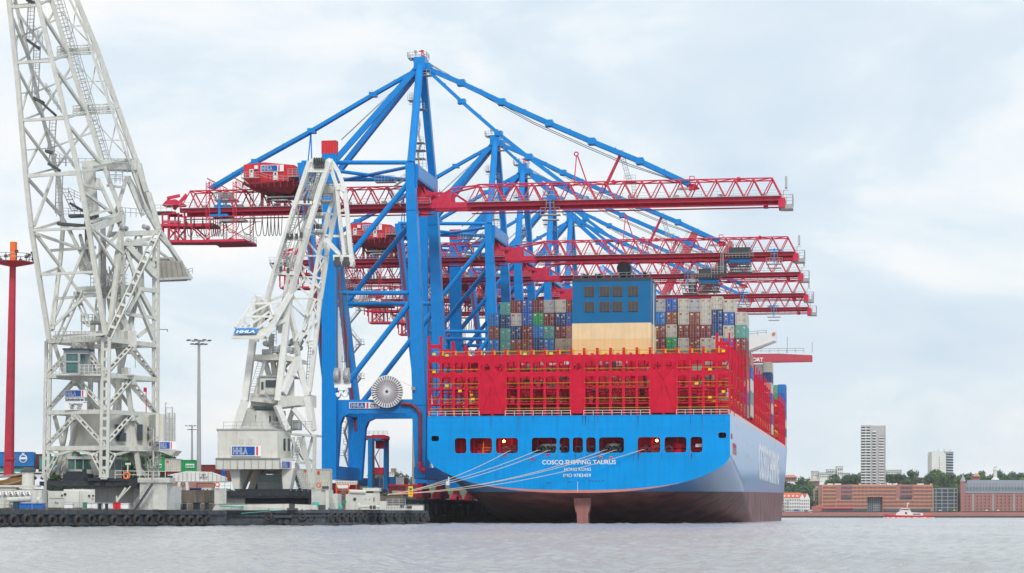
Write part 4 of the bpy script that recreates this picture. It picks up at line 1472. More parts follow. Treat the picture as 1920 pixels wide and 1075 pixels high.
    for (a, b), (d, e_) in (((312, 402), (336, 402)), ((300, 412), (300, 436)), ((311, 400), (311, 455)), ((322, 400), (322, 455)), ((341, 402), (341, 455)), ((352, 402), (352, 455)), ((310, 425), (405, 425)), ((311, 419), (345, 419)), ((316, 455), (400, 455)), ((322, 428), (341, 452)), ((341, 428), (322, 452)), ((353, 417), (390, 452))):
        for q in (-2.4, 2.4):
            p, r_ = mid(a, b), mid(d, e_)
            p.y = r_.y = CRM + q
            m.beam(p, r_, .45 if b == e_ else .3, .55 if b == e_ else .3)
    p = mid(300, 424); m.bx(p.x, mid(405, 0).x, CRM - 2.4, CRM + 2.4, p.z - .2, p.z + .1)
    p = mid(311, 456); m.bx(p.x, mid(400, 0).x, CRM - 2.4, CRM + 2.4, p.z - .2, p.z + .1)
    for k, (a, b) in enumerate((((350, 365), (326, 393)), ((314, 372), (337, 367)), ((314, 374), (330, 386)))):
        m.beam(mid(*a), mid(*b), .6, .6)
    m.prism([(mid(308, 0).x, CRM - 1.8, mid(0, 394).z), (mid(345, 0).x, CRM - 1.8, mid(0, 394).z), (mid(345, 0).x, CRM - 1.8, mid(0, 390).z), (mid(333, 0).x, CRM - 1.8, mid(0, 383).z), (mid(315, 0).x, CRM - 1.8, mid(0, 386).z)], (0, 3.6, 0))
    m.build('tail_frame', RD, rear)
    m = MB()
    p = mid(289, 400); q = mid(330, 400); m.bx(p.x, q.x, CRM - 3, CRM + 3, p.z - .1, p.z); m.rail([(p.x, CRM - 3, p.z), (q.x, CRM - 3, p.z)], 1.3, .035, 1)
    for py in (455, 425):
        p = mid(314, py - 1); q = mid(398, py - 1); m.rail([(p.x, CRM - 2.6, p.z), (q.x, CRM - 2.6, p.z)], 1.0, .03, 1.2)
    m.stairs(mid(300, 421) + Vector((0, -3, 0)), mid(290, 402) + Vector((0, -3, 0)), .8, 6)
    m.build('tail_railing', G, rear)
    # hanging maintenance stage
    m = MB()
    xs_ = [401, 424, 451, 474]
    yz = mid(0, 462).z
    for k, px in enumerate((401, 451)):
        for q in (-4.6, 4.6):
            x_ = mid(px, 0).x + (1.2 if q > 0 else 0)
            for a_ in (-.35, .35):
                m.beam((x_ + a_, CRM + q, yz), (x_ + a_, CRM + q, ztop + 1.4), .14)
            n_ = 22
            for i in range(n_):
                z_ = yz + (ztop + 1.4 - yz) * i / n_
                z2 = yz + (ztop + 1.4 - yz) * (i + 1) / n_
                m.beam((x_ - .35, CRM + q, z_), (x_ + .35, CRM + q, z2), .07)
        x_ = mid(px, 0).x
        for zz in (ztop + .3, ztop + 1.5):
            m.beam((x_, CRM - 5, zz + (.6 if zz > ztop + 1 else 0)), (x_ + 1.2, CRM + 5, zz), .16)
        for i in range(10):
            m.beam((x_, CRM - 5 + i, ztop + .3), (x_ + .2, CRM - 4 + i, ztop + 1.8), .09)
    x0, x1 = mid(399, 0).x, mid(470, 0).x
    m.bx(x0, x1, CRM - 4.8, CRM + 4.8, yz - .35, yz)
    for q in (-4.8, 4.8):
        m.beam((x0, CRM + q, yz - .3), (x1, CRM + q, yz - .3), .5)
        m.beam((x0, CRM + q, zg - 2.2), (x1 + 1, CRM + q, zg - 2.2), .14)
        m.beam((x0, CRM + q, yz), (x1, CRM + q, zg - 2.2), .14)
        m.beam((x0, CRM + q, zg - 2.2), (x1, CRM + q, yz), .14)
    m.build('service_stage', RD, rear)
    m = MB(); m.rail([(x0, CRM - 4.8, yz), (x1, CRM - 4.8, yz), (x1, CRM + 4.8, yz)], 1.3, .035, 1.2); m.build('stage_railing', G, rear)
    m = MB(); p = mid(440, 452); m.box((p.x, CRM - 3, p.z), (.6, .6, .6)); m.build('stage_box', M['house_red'], rear)
    # festoon cables under the runway
    m = MB()
    zc_ = zg - 2.0
    def loop(xa, xb, depth):
        pts = []
        for i in range(13):
            t_ = i / 12
            u = (2 * t_ - 1)
            pts.append(Vector((xa + (xb - xa) * t_, CRM - 2.7, zc_ - depth * (1 - abs(u) ** 3.2))))
        m.path(pts, .085, 5)
    seq = [(371, 387, 4), (387, 402, 4), (402, 407, 4), (407, 411, 4.1), (411, 415, 4.1), (415, 419, 4.1), (419, 426, 4.1), (427, 457, 3.4), (457, 484, 3.9), (484, 498, 4.2), (498, 508, 4.2), (508, 514, 4.2), (514, 521, 4.2), (521, 528, 4.2), (528, 535, 4.2), (341, 356, 3.2), (356, 371, 4)]
    for a, b, d in seq:
        loop(mid(a, 0).x, mid(b, 0).x, d)
    m.build('festoon_cable', M['cable'], rear)
    # machinery house
    hy0, hy1 = CRM - 5, CRM + 5
    def hz(py): return WY(500, py, hy0).z
    def hx(px): return WY(px, 300, hy0).x
    xa, xb = hx(457), hx(552)
    m = MB()
    m.prism([(xa, hy0, hz(343)), (xb, hy0, hz(340)), (xb, hy0, hz(311)), ((xa + xb) / 2 - 1, hy0, hz(304.5)), (xa, hy0, hz(308))], (0, 10, 0))
    house = m.build('machinery_house', M['house_red'], c)
    m = MB()
    m.prism([(xa, hy0 - .6, hz(343)), (xb + .5, hy0 - .6, hz(343)), (xb + .5, hy0 - .6, hz(350)), (xb - 1, hy0 + 1, hz(364)), (xa + 3.2, hy0 + 1, hz(357)), (xa, hy0 - .6, hz(346))], (0, 10.6, 0))
    for i in range(9):
        x_ = xa + (xb - xa) * i / 8
        m.box((x_, hy0 - .7, hz(347)), (.2, .3, 1.2))
    for i in range(3):
        x_ = hx(486 + i * 32)
        m.beam((x_, CRM - 2.6, zg), (x_, CRM - 2.6, ztop + .4), .55)
        m.beam((x_, CRM + 2.6, zg), (x_, CRM + 2.6, ztop + .4), .55)
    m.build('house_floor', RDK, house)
    for px, py, w_, h_ in ((471.5, 325, 7.5, 15), (516.5, 330, 8, 15)):
        m = MB(); a = WY(px - w_ / 2, py + h_ / 2, hy0 - .06); b = WY(px + w_ / 2, py - h_ / 2, hy0 - .06)
        m.bx(a.x, b.x, hy0 - .1, hy0 - .02, a.z, b.z); d = m.build('door', M['white_paint'], house)
        m = MB(); xm = (a.x + b.x) / 2; m.bx(xm - .2, xm + .2, hy0 - .14, hy0 - .11, a.z + 1.0, a.z + 1.5); m.build('door_window', M['glass_dark'], d)
    a = WY(480.5, 314, hy0 - .4); m = MB(); m.box((a.x, hy0 - .35, a.z), (.75, .6, .75)); m.build('air_conditioner', M['white_paint'], house)
    a = WY(489, 322.5, hy0 - .15); b = WY(532, 309, hy0 - .15)
    hhla(house, (a.x, hy0 - .15, a.z), (1, 0, 0), b.x - a.x, b.z - a.z)
    m = MB()
    p = [WY(452, 333, hy0 - 1.2), WY(487, 333, hy0 - 1.2), WY(503, 339, hy0 - 1.2), WY(540, 341, hy0 - 1.2)]
    m.rail(p, 1.15, .04, 1.0); m.bx(p[0].x, p[1].x, hy0 - 1.3, hy0 - .3, p[0].z - .15, p[0].z)
    m.beam(p[0], p[0] + Vector((1.6, 0, -1.4)), .15)
    q = [WY(540, 330, hy0 - 1.2), WY(572, 330, hy0 - 1.2)]; m.rail(q, 1.5, .04, .8, 2); m.bx(q[0].x, q[1].x, hy0 - 1.3, hy0 + 4, q[0].z - .2, q[0].z)
    m.build('house_walkway', G, house); m = MB(); m.bx(WY(495, 0, hy0).x, WY(548, 0, hy0).x, CRM - 3.4, CRM + 1, hz(369), hz(366.5)); m.build('cable_tray', G, house); m = MB()
    m.bx(WY(505, 0, hy0).x, WY(535, 0, hy0).x, CRM - 3.2, CRM + 1, hz(374), hz(372))
    m.build('cable_tray', G, house)
    # elevator shaft
    EYN = CRY - 1.4
    a = WY(607, 880, EYN); b = WY(635, 290, EYN)
    e0 = MB(); e0.bx(a.x - .05, a.x + 2.95, EYN - 1.6, EYN + .2, QZ + 4, b.z)
    sh = e0.build('elevator_shaft', BR, c)
    m = MB(); m.bx(a.x - .1, a.x + 3.0, EYN - 1.65, EYN + .25, b.z, WY(620, 266, EYN).z); m.build('elevator_head', M['house_red'], sh)
    m = MB()
    for k in range(5):
        m.tube((a.x + 3.3 + k * .22, EYN - .8, WY(0, 745, EYN).z), (a.x + 3.3 + k * .22, EYN - .8, WY(0, 500, EYN).z), .04, 4)
    m.build('guide_rope', M['rope_steel'], sh)
    # zigzag stairs
    m = MB()
    sy = CRF + 1.0
    for k in range(6):
        ya = 742 - k * 32
        xo = 22 if k % 2 == 0 else 0
        p = WY(650 + (0 if k % 2 == 0 else 26), ya, sy); q = WY(650 + (26 if k % 2 == 0 else 0), ya - 32, sy)
        if k % 2 == 0:
            m.stairs(p, q, .9, 9, Vector((0, 1, 0)))
        else:
            m.stairs(p, q, .9, 9, Vector((0, 1, 0)))
        m.bx(q.x - .9, q.x + .9, sy - .6, sy + .6, q.z - .1, q.z)
        m.rail([(q.x - .9, sy - .6, q.z), (q.x + .9, sy - .6, q.z)], 1.1, .04, .6)
    for k in range(5):
        ya = 875 - k * 21
        p = WY(653 if k % 2 == 0 else 646, ya, sy); q = WY(646 if k % 2 == 0 else 653, ya - 21, sy)
        m.stairs(p, q, .9, 6, Vector((0, 1, 0)))
        m.bx(q.x - .9, q.x + .8, sy - .6, sy + .6, q.z - .1, q.z); m.rail([(q.x - .9, sy - .6, q.z), (q.x + .8, sy - .6, q.z)], 1.1, .04, .6)
    m.build('stairs', G, c)
    # cable reel
    rc = WY(726, 734.5, CRY - 2.2)
    m = MB()
    m.lathe((rc.x, CRY - 2.2, rc.z), [(.6, -.35), (.75, -.3), (.75, .3), (.6, .35)], 16, 'Y')
    m.torus(rc, (0, 1, 0), 3.25, .10, 40, 5); m.torus(rc, (0, 1, 0), 2.45, .05, 32, 4)
    for k in range(36):
        an = 2 * math.pi * k / 36
        dv = Vector((math.cos(an), 0, math.sin(an)))
        m.beam(rc + dv * .6 + Vector((0, -.35, 0)), rc + dv * 2.5 + Vector((0, -.3, 0)), .10, .10)
        m.beam(rc + dv * 2.42 + Vector((0, -.3, 0)), rc + dv * 3.3 + Vector((0, -.3, 0)), .1, .27, up=dv.cross(Vector((0, 1, 0))))
    reel = m.build('cable_reel', M['white_paint'], c)
    mat_ = M.get('reel_plate') or mat('reel_plate', (0.16, 0.16, 0.17), 0.45)
    m = MB(); m.lathe((rc.x, CRY - 2.2, rc.z), [(3.28, 0), (3.28, .12)], 40, 'Y'); m.build('reel_flange', mat_, reel)
    m = MB(); m.lathe((rc.x, CRY - 2.2, rc.z), [(2.45, -.12), (2.45, 0)], 32, 'Y'); m.build('coiled_cable', M.get('coil') or mat('coil', (.26, .21, .28), .6), reel)
    m = MB(); m.lathe((rc.x, CRY - 2.7, rc.z), [(.3, 0), (.3, .3)], 12, 'Y'); m.build('reel_hub', M['dark_steel'], reel)
    m = MB(); a = WY(729, 706, CRY - 2); b = WY(778, 727, CRY - 2); m.beam(a, b, .06); m.box(WY(775, 729, CRY - 1.5), (.8, .4, .6)); m.build('reel_cable', G, c)
    a = WY(655, 766.5, CRY - 1.2); b = WY(712, 754, CRY - 1.2)
    s_ = hhla(c, (a.x, CRY - 1.2, a.z), (1, 0, 0), b.x - a.x, b.z - a.z, blue=.52)
    a = WY(693.5, 764, CRY - 1.36)
    text_mb('CTT', .95, (a.x, CRY - 1.36, a.z), (1, 0, 0), (0, 0, 1), .03, bold=.02).build('sign_lettering', M['sign_blue'], s_)
    # red conduit
    m = MB()
    pts = [WY(px, py, CRY - 1.5) for px, py in ((752, 757), (772, 759), (781, 766), (788, 775), (788, 874), (790, 880), (798, 883))]
    m.path(pts[:5], .33, 10)
    for px, py in ((772, 759), (781, 766), (788, 790), (788, 815), (788, 845)):
        p = WY(px, py, CRY - 1.5); m.box(p, (.8, .5, .12))
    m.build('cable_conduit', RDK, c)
    m = MB(); m.path([WY(788, 866, CRY - 1.5), WY(788, 876, CRY - 1.5), WY(792, 882, CRY - 1.5), WY(798, 883, CRY - 1.5)], .5, 10); m.build('conduit_elbow', RD, c)
    # trolley, cabin, service carriages (placed per crane)
    return c
def trolley(c, px, big=True):
    """trolley with machinery and hanging cabin, at photograph column px on the nearest crane"""
    x = mid(px, 0).x; z = mid(1100, 378).z
    m = MB()
    m.bx(x - 2.9, x + 2.9, CRM - 3.4, CRM + 3.4, z - 1.6, z - 1.3)
    m.bx(x - 2.6, x + 2.6, CRM - 3.8, CRM + 3.8, z - .6, z + 1.1)
    for q in (-3.9, 3.9):
        for i in range(9):
            m.beam((x - 2.9 + i * .72, CRM + q * 1.05, z - 1.5), (x - 2.9 + i * .72, CRM + q * 1.05, z + 1.7), .1)
    m.build('trolley', M['dark_steel'], c)
    m = MB(); m.bx(x - 2.6, x + 2.6, CRM - 3, CRM + 3, z - 2.5, z - 1.7); m.build('trolley_drive', M['crane_blue'], c)
    m = MB()
    for i in range(9):
        xx = x - 2.8 + i * .7
        for q in (-2, 2): m.beam((xx, CRM + q, z - 2.4), (x + (xx - x) * .8, CRM + q, z - 4.8), .08)
    for i in range(3):
        for q in (-2, 2): m.beam((x - 2.8 + i * .15, CRM + q, z - 3.0 - i * .7), (x + 2.8 - i * .15, CRM + q, z - 3.0 - i * .7), .12, .22)
    m.bx(x - 3, x + 3, CRM - 1.2, CRM + 1.2, z - 5.0, z - 4.7)
    m.build('spreader', M['dark_steel'], c)
    m = MB()
    m.rail([(x - 3.4, CRM - 4.3, z + 1.1), (x + 3.4, CRM - 4.3, z + 1.1)], 1.0, .045, .8, 1)
    m.rail([(x - 3.4, CRM - 4.3, z - 1.5), (x + 3.4, CRM - 4.3, z - 1.5)], 1.1, .045, .8, 1)
    m.ladder((x - 4.4, CRM - 4, z - 5), (x - 4.2, CRM - 4, z + 1), .7, .5, r=.05, cage=1)
    m.rail([(x - 7, CRM - 3.2, z - 5.4), (x - 4, CRM - 3.2, z - 5.4)], 1.9, .05, .7, 2)
    m.build('trolley_railing', M['grey_steel'], c)
    m = MB(); m.bx(x - 5.4, x - 3.4, CRM - 2.6, CRM + .4, z - 4.8, z - 2.2); m.bx(x - 7, x - 3, CRM - 3.2, CRM + 1, z - 5.5, z - 5.3); m.build('operator_cabin', M['dark_steel'], c)
    m = MB(); m.bx(x - 5.2, x - 3.7, CRM - 2.7, CRM - 2.55, z - 4.4, z - 3); m.build('cabin_window', M['glass_teal'], c)
def carriage(c, px):
    x = mid(px, 0).x; z = mid(1100, 378).z
    m = MB()
    m.bx(x - 2.0, x + 2.0, CRM - 4.6, CRM - 2.8, z - 3.3, z - 3.1)
    m.bx(x - 1.7, x + 1.7, CRM - 4.6, CRM - 2.8, z - 4.3, z - 4.1)
    m.rail([(x - 2.0, CRM - 4.6, z - 3.1), (x + 2.0, CRM - 4.6, z - 3.1)], 1.4, .035, .8, 1)
    m.rail([(x - .8, CRM - 4.6, z - 1.6), (x + .8, CRM - 4.6, z - 1.6)], 3.4, .035, .8, 3)
    m.build('service_carriage', M['grey_steel'], c)
    m = MB(); m.bx(x - 1.5, x + 1.5, CRM - 4.7, CRM - 4, z + .1, z + .4); m.bx(x - .15, x + .15, CRM - 4.7, CRM - 4.4, z - 3, z + .6); m.build('carriage_frame', M['crane_blue'], c)
crane1 = make_crane()
crane1['label'] = 'nearest and tallest looking blue gantry crane, with big cable reel, left of the ship'
TREE = treeof()
OFFS = [99.0, 146.5, 205.0, 250.0]
LABS = ['second nearest blue gantry crane, its dark trolley near the outer end of the boom', 'third nearest blue and red gantry crane, mast between the second and the thinner far masts',
        'fourth blue and red gantry crane from the viewer, mast partly behind the nearest boom', 'furthest of the blue lattice boom gantry cranes, its boom the lowest above the containers']
cranes = [crane1]
for o_, l_ in zip(OFFS, LABS):
    k_ = dup(crane1, None, Vector(crane1.location) + Vector((0, o_, 0)), TREE)
    k_['label'] = l_
    cranes.append(k_)
for k_ in cranes:
    k_['group'] = 'blue gantry cranes along the quay'
carriage(crane1, 1037)
m = MB()
x = mid(410, 0).x; z = mid(1100, 378).z
m.bx(x - 1, x + 3, CRM - 3.5, CRM + 2, z - 1.9, z - 1.5); m.bx(x - .2, x + 3.2, CRM - 3, CRM + 2, z + .1, z + .5); m.bx(x + .9, x + 1.4, CRM - 3.6, CRM - 3.1, z - 2.2, z + 1.6)
m.build('rear_trolley_frame', M['crane_blue'], crane1)
m = MB()
m.bx(x - .5, x + 4, CRM - 2, CRM + 2, z + 1.6, z + 2); m.bx(x + .3, x + 3, CRM - 1.6, CRM + 1, z + 2, z + 3.4); m.rail([(x - .5, CRM - 2.2, z + 2), (x + 4, CRM - 2.2, z + 2)], 1.2, .05, .6, 2); m.bx(x + 1, x + 6.4, CRM - 3, CRM, z - 3, z - 2.5)
m.build('rear_trolley', M['grey_steel'], crane1)
def on(cr, fn, px):        # build on crane 1's coordinates, then hand the parts to another crane
    before = set(bpy.data.objects)
    fn(cr, px)
# the parts below are built in crane 1 coordinates; _o of a copy still refers to crane 1, which is what we want
tp = lambda pxfar, off: None
def pxmap(px, off):        # column on the nearest crane that lands at column px on the crane further by off
    X = WY(px, 500, CRM + off).x
    v = Vector((X, CRM)); d = -X * sa + CRM * ca; lat = X * ca + CRM * sa
    return 960 + F * lat / d
trolley(cranes[1], pxmap(1388, OFFS[0])); carriage(cranes[1], pxmap(1453, OFFS[0]))
trolley(cranes[2], pxmap(1330, OFFS[1])); carriage(cranes[2], pxmap(1309, OFFS[1]) - 22)
carriage(cranes[3], pxmap(1395, OFFS[2])); carriage(cranes[4], pxmap(1452, OFFS[3]))
trolley(cranes[4], pxmap(1190, OFFS[3]))

# three older cranes with closed box booms at the far end of the quay
mat('far_red', (0.50, 0.06, 0.09), 0.5, var=.1)
def boxcrane(Y, ang, label, word=None, tip=None, pivx=-93, L=None):
    t = thing('box_boom_crane', label, 'gantry crane', (pivx, Y, QZ), 'red box boom cranes at the far end of the quay')
    m = MB()
    for x_ in (pivx, pivx - 20):
        for q in (-9, 9):
            m.beam((x_, Y + q, QZ + 2), (x_, Y + q, 63), 2.0)
    m.beam((pivx, Y - 9, 63), (pivx - 2, Y, 94), 1.4); m.beam((pivx, Y + 9, 63), (pivx - 2, Y, 94), 1.4)
    for zz in (18, 63):
        for q in (-9, 9): m.beam((pivx - 20, Y + q, zz), (pivx, Y + q, zz), 1.6)
        for x_ in (pivx, pivx - 20): m.beam((x_, Y - 9, zz), (x_, Y + 9, zz), 1.6)
    m.build('portal', M['crane_blue'], t)
    m = MB(); m.bx(pivx - 45, pivx, Y - 3.5, Y + 3.5, 57, 61); m.build('rear_girder', M['far_red'], t)
    L = (tip - pivx) if tip else L
    d = Vector((math.cos(ang), 0, math.sin(ang))); u = Vector((-math.sin(ang), 0, math.cos(ang)))
    b0 = Vector((pivx + 1, 0, 58.8))
    m = MB()
    bw = 2.6 if ang < .1 else 5.5
    for q in (-bw, bw):
        a = b0 + Vector((0, Y + q, 0))
        m.prism([a - u * 1.7 - Vector((0, .6, 0)), a + d * L - u * .9 - Vector((0, .6, 0)), a + d * L + u * 1.2 - Vector((0, .6, 0)), a + d * (L - 12) + u * 1.9 - Vector((0, .6, 0)), a + u * 1.9 - Vector((0, .6, 0))], (0, 1.2, 0))
    for i in range(9):
        a = b0 + Vector((0, Y, 0)) + d * (L * (i + .5) / 9); m.beam(a - Vector((0, bw, 0)), a + Vector((0, bw, 0)), .9)
    bo = m.build('boom', M['far_red'], t)
    m = MB()
    a = b0 + Vector((0, Y - 3.4, 0)) + u * 2.1
    m.rail([a, a + d * (L - 3)], 1.6, .09, 3, 1, u)
    if ang < .1: m.beam(a + d * (L - 9), a + d * (L - 9) + u * 6, .25); m.beam(a + d * (L), a + d * L + u * 4, .25)
    m.build('walkway_railing', M['grey_steel'], bo)
    if ang < .1:
        m = MB(); p = b0 + d * (L - 42) + u * 1.9 + Vector((0, Y, 0)); m.beam((pivx - 2, Y, 94), p + d * 7, 1.3); m.box(p + d * 7.5 + u * 1, (5, 3, 2.6)); m.build('forestay', M['crane_blue'], t)
    if word:
        wp = b0 + Vector((0, Y - 3.3, 0)) + d * (L - 49 if ang < .1 else 14) - u * .9
        tm = text_mb(word, 1.9, wp, d, u, .1, 'LEFT' if ang > .1 else 'RIGHT', bold=.06)
        if ang < .1:
            mxx = max(v[0] for v in tm.v); sh_ = WY(1431, 0, Y - 3.3).x - mxx
            tm.v = [(v[0] + sh_, v[1], v[2]) for v in tm.v]
        tm.build('boom_lettering', M['sign_white'], bo)
    return t
boxcrane(838, 0.0, 'far red box boom crane with its boom lowered, white letters ending in PORT', 'PORT', tip=WY(1518, 0, 838).x)
boxcrane(1160, R(64), 'far red box boom crane with raised boom, left one of the raised pair', None, pivx=-127, L=98)
boxcrane(1215, R(62), 'far red box boom crane with raised boom, right one of the raised pair', None, pivx=-116, L=100)
# ---------------------------------------------------------------- floating crane on the left
def seg(m, a, b, w_, h_=None, up=None):
    m.beam(W(*a), W(*b), w_, h_, up)
def perf(m, a, b, w_=.75, t_=.16, n=None):
    """battened member: two flats with batten plates between (reads as a perforated strut)"""
    a, b = Vector(a), Vector(b)
    t = (b - a); L = t.length; t.normalize()
    view = Vector((-sa, ca, 0))
    sd = t.cross(view).normalized()
    dp = sd.cross(t).normalized()
    for q in (-1, 1):
        m.beam(a + sd * q * (w_ - t_) / 2, b + sd * q * (w_ - t_) / 2, t_, .5, up=dp)
    n = n or max(2, int(L / (w_ * 1.9)))
    for i in range(n + 1):
        p = a.lerp(b, i / n)
        m.beam(p - t * .22, p + t * .22, w_ - t_, .4, up=dp)
mat('hook_grey', (.36, .37, .39), .45, metal=.2)
FW, FC, LW, BK = M['float_white'], M['float_cream'], M['lattice_white'], M['black_paint']
dFR, dFL, dBR, dBL = 318, 321, 329, 332
fc = thing('floating_crane', 'tall pale grey floating crane at the far left, its lattice jib leaving the picture', 'floating crane', (W(190, 990, 322).x, W(190, 990, 322).y, 0))
# pontoon: visible side runs from the left edge of the picture to x=425
def F2(px, d): v = W(px, 900, d); return Vector((v.x, v.y, 0))
pa = F2(-120, 286); pb = F2(422, 331)
dirA = (pb - pa).normalized(); inA = Vector((-dirA.y, dirA.x, 0))
if inA.dot(Vector((-sa, ca, 0))) < 0: inA = -inA
zdk = W(200, 957, 312).z
m = MB()
m.prism([pa - Vector((0, 0, 1)), pb - Vector((0, 0, 1)), pb + dirA * 1.0 + inA * 2 - Vector((0, 0, 1)), pb + inA * 24 + dirA - Vector((0, 0, 1)), pa + inA * 24 - Vector((0, 0, 1))], (0, 0, zdk + 1))
m.build('pontoon', M['barge_black'], fc)
m = MB()
L_ = (pb - pa).length
m.beam(pa - inA * .15 + Vector((0, 0, zdk - .35)), pb - inA * .15 + Vector((0, 0, zdk - .35)), .5, .45)
m.beam(pa - inA * .15 + Vector((0, 0, .42)), pb - inA * .15 + Vector((0, 0, .42)), .4, .3)
for i in range(int(L_ / 2.6)):
    p = pa + dirA * (i * 2.6 + .6)
    m.beam(p - inA * .1 + Vector((0, 0, .3)), p - inA * .1 + Vector((0, 0, zdk - .4)), .2, .25)
m.build('rubbing_strake', M['barge_black'], fc)
def onA(px, off=0.0):          # point on the pontoon side seen at column px, moved inward by off
    u = (px - 960) / F
    # solve p = pa + s*dirA + inA*off with screen column px
    o = pa + inA * off
    def sc(v): return (v.x * ca + v.y * sa) / (-v.x * sa + v.y * ca)
    lo, hi = -60, 160
    for _ in range(50):
        mi = (lo + hi) / 2
        if sc(o + dirA * mi) < u: lo = mi
        else: hi = mi
    return o + dirA * lo
def depth(v): return -v.x * sa + v.y * ca
def zAt(py, v): return H + (HY - py) / F * depth(v)
def tyre(p, nrm, R_, label, grp, tilt=0.0, top=None):
    t = thing('tyre_fender', label, 'tyre fender', p, grp)
    m = MB()
    nrm = (Vector(nrm) + Vector((0, 0, tilt))).normalized()
    m.torus(p, nrm, R_ * .70, R_ * .30, 22, 8, 1.25)
    u = nrm.cross(Vector((0, 0, 1))).normalized(); v = u.cross(nrm)
    for i in range(22):
        an = 2 * math.pi * i / 22
        rd = u * math.cos(an) + v * math.sin(an)
        m.box(p + rd * R_ * .985, (.09, .09, .09))
    m.build('tyre', M['rubber'], t, smooth=False)
    m = MB()
    tp_ = Vector((p[0], p[1], top)) + nrm * .12
    for q in (-.3, .3):
        m.tube(Vector(p) + v * R_ * .75 + u * q * .9, tp_, .035, 5)
    m.build('chain', M['dark_steel'], t)
ty = [(2, 979, 20), (24.5, 976, 24), (50, 974.5, 25), (75, 976.5, 24), (97, 976, 23), (118, 976, 23), (146, 976.5, 24), (171, 973.5, 21), (190.5, 976.5, 21), (213.5, 976.5, 22), (237.5, 976.5, 22),
      (256, 974.5, 21), (279, 975.5, 22), (300.5, 974, 20), (320.5, 976, 19), (342, 976.5, 22), (357.5, 977, 22), (373.5, 976, 21), (389, 976, 20)]
outA = -inA
for ti, (px, py, hh) in enumerate(ty):
    p = onA(px, -.38)
    p.z = zAt(py, p)
    tyre(p, outA, hh / 2 * depth(p) / F, '%s tyre fender from the left on the side of the left floating crane pontoon' % ORDX[ti], 'tyre fenders on the left pontoon', random.uniform(-.08, .05), zdk - .1)
for ti, (px, py) in enumerate(((407.5, 976), (421, 977))):
    p = F2(px, 331.5 if px < 410 else 333); p.z = zAt(py, p)
    tyre(p, (outA * .8 + dirA * .6), 11 * 332 / F, '%s tyre fender on the right hand corner of the left floating crane pontoon' % ('inner', 'outermost')[ti], 'tyre fenders on the corner of the left pontoon', 0, zdk - .1)
# tower geometry
def corner(k, py):
    f = (py - 640) / 255.0
    px, d = {'FL': (91 - 5 * f, dFL), 'FR': (199 - 4 * f, dFR), 'BR': (292 - 1 * f, dBR), 'BL': (191 - 1 * f, dBL)}[k]
    return px, d
def TN(k, py):
    px, d = corner(k, py)
    # py given as row on the near corner; same height for all
    z = H + (HY - py) / F * dFR
    v = W(px, 900, d)
    return Vector((v.x, v.y, z))
levels = [637, 703, 772, 840, 896]
for k in ('FL', 'FR', 'BR', 'BL'):
    m = MB()
    a, b = TN(k, 896), TN(k, 637 if k in ('FL', 'FR') else 432)
    perf(m, a, b, 1.35 if k == 'FR' else 1.05, .42, 14 if k in ('FL', 'FR') else 24)
    m.build('tower_leg', FW, fc)
m = MB()
for py in levels[:4]:
    for a, b in (('FL', 'FR'), ('FR', 'BR'), ('BR', 'BL'), ('BL', 'FL')):
        m.beam(TN(a, py), TN(b, py), .5, .62)
m.build('tower_beam', FW, fc)
for a, b in (('FL', 'FR'), ('FR', 'BR'), ('BL', 'FL'), ('BL', 'BR')):
    m = MB()
    back = a == 'BL'
    for (p0, p1) in ((640, 700), (705, 768), (774, 836)):
        c = (TN(a, p0 + 3) + TN(b, p0 + 3)) / 2
        lo = 0.30 if p0 == 640 else 0.0
        for q in (a, b):
            e_ = TN(q, p1)
            if back: m.beam(c, e_, .45, .45)
            else: perf(m, c, e_, .62, .16)
        m.box(c + Vector((0, 0, -.3)), (1.3, .3, .8))
    # bottom bay: splayed
    c = (TN(a, 843) + TN(b, 843)) / 2
    for q in (a, b):
        e_ = TN(q, 894)
        kx = c.lerp(TN(q, 858), .62)
        if back:
            m.beam(c, e_, .4, .4)
        else:
            m.beam(c, kx, .35, .35); perf(m, kx, e_, .6, .16); m.beam(kx, TN(q, 842), .2, .25)
    m.build('tower_bracing', FW, fc)
# inner legs seen through the tower
m = MB()
for a, b in (((147, 790, 325), (118, 893, 323)), ((150, 790, 326), (182, 893, 324)), ((235, 690, 325), (262, 893, 324)), ((255, 560, 328), (225, 700, 326)), ((205, 560, 327), (228, 690, 326)), ((225, 705, 326), (205, 840, 325)), ((175, 600, 326), (168, 760, 326)), ((170, 760, 326), (205, 890, 326)), ((240, 780, 326), (262, 892, 326))):
    seg(m, a, b, .6, .6)
for a, b in (((102, 780, 323), (118, 840, 323)), ((150, 700, 325), (176, 836, 325)), ((190, 780, 326), (170, 838, 326)), ((120, 700, 325), (100, 640, 325)), ((225, 840, 327), (275, 893, 327)), ((200, 702, 327), (250, 772, 327)), ((162, 640, 325), (190, 702, 325)), ((130, 772, 323), (108, 890, 323))):
    seg(m, a, b, .5, .5)
m.build('inner_frame', FW, fc)
m = MB(); seg(m, (224, 560, 326), (227, 700, 326), .8, .8); seg(m, (223, 700, 326), (222, 780, 326), .7, .7)
m.build('slewing_column', FW, fc)
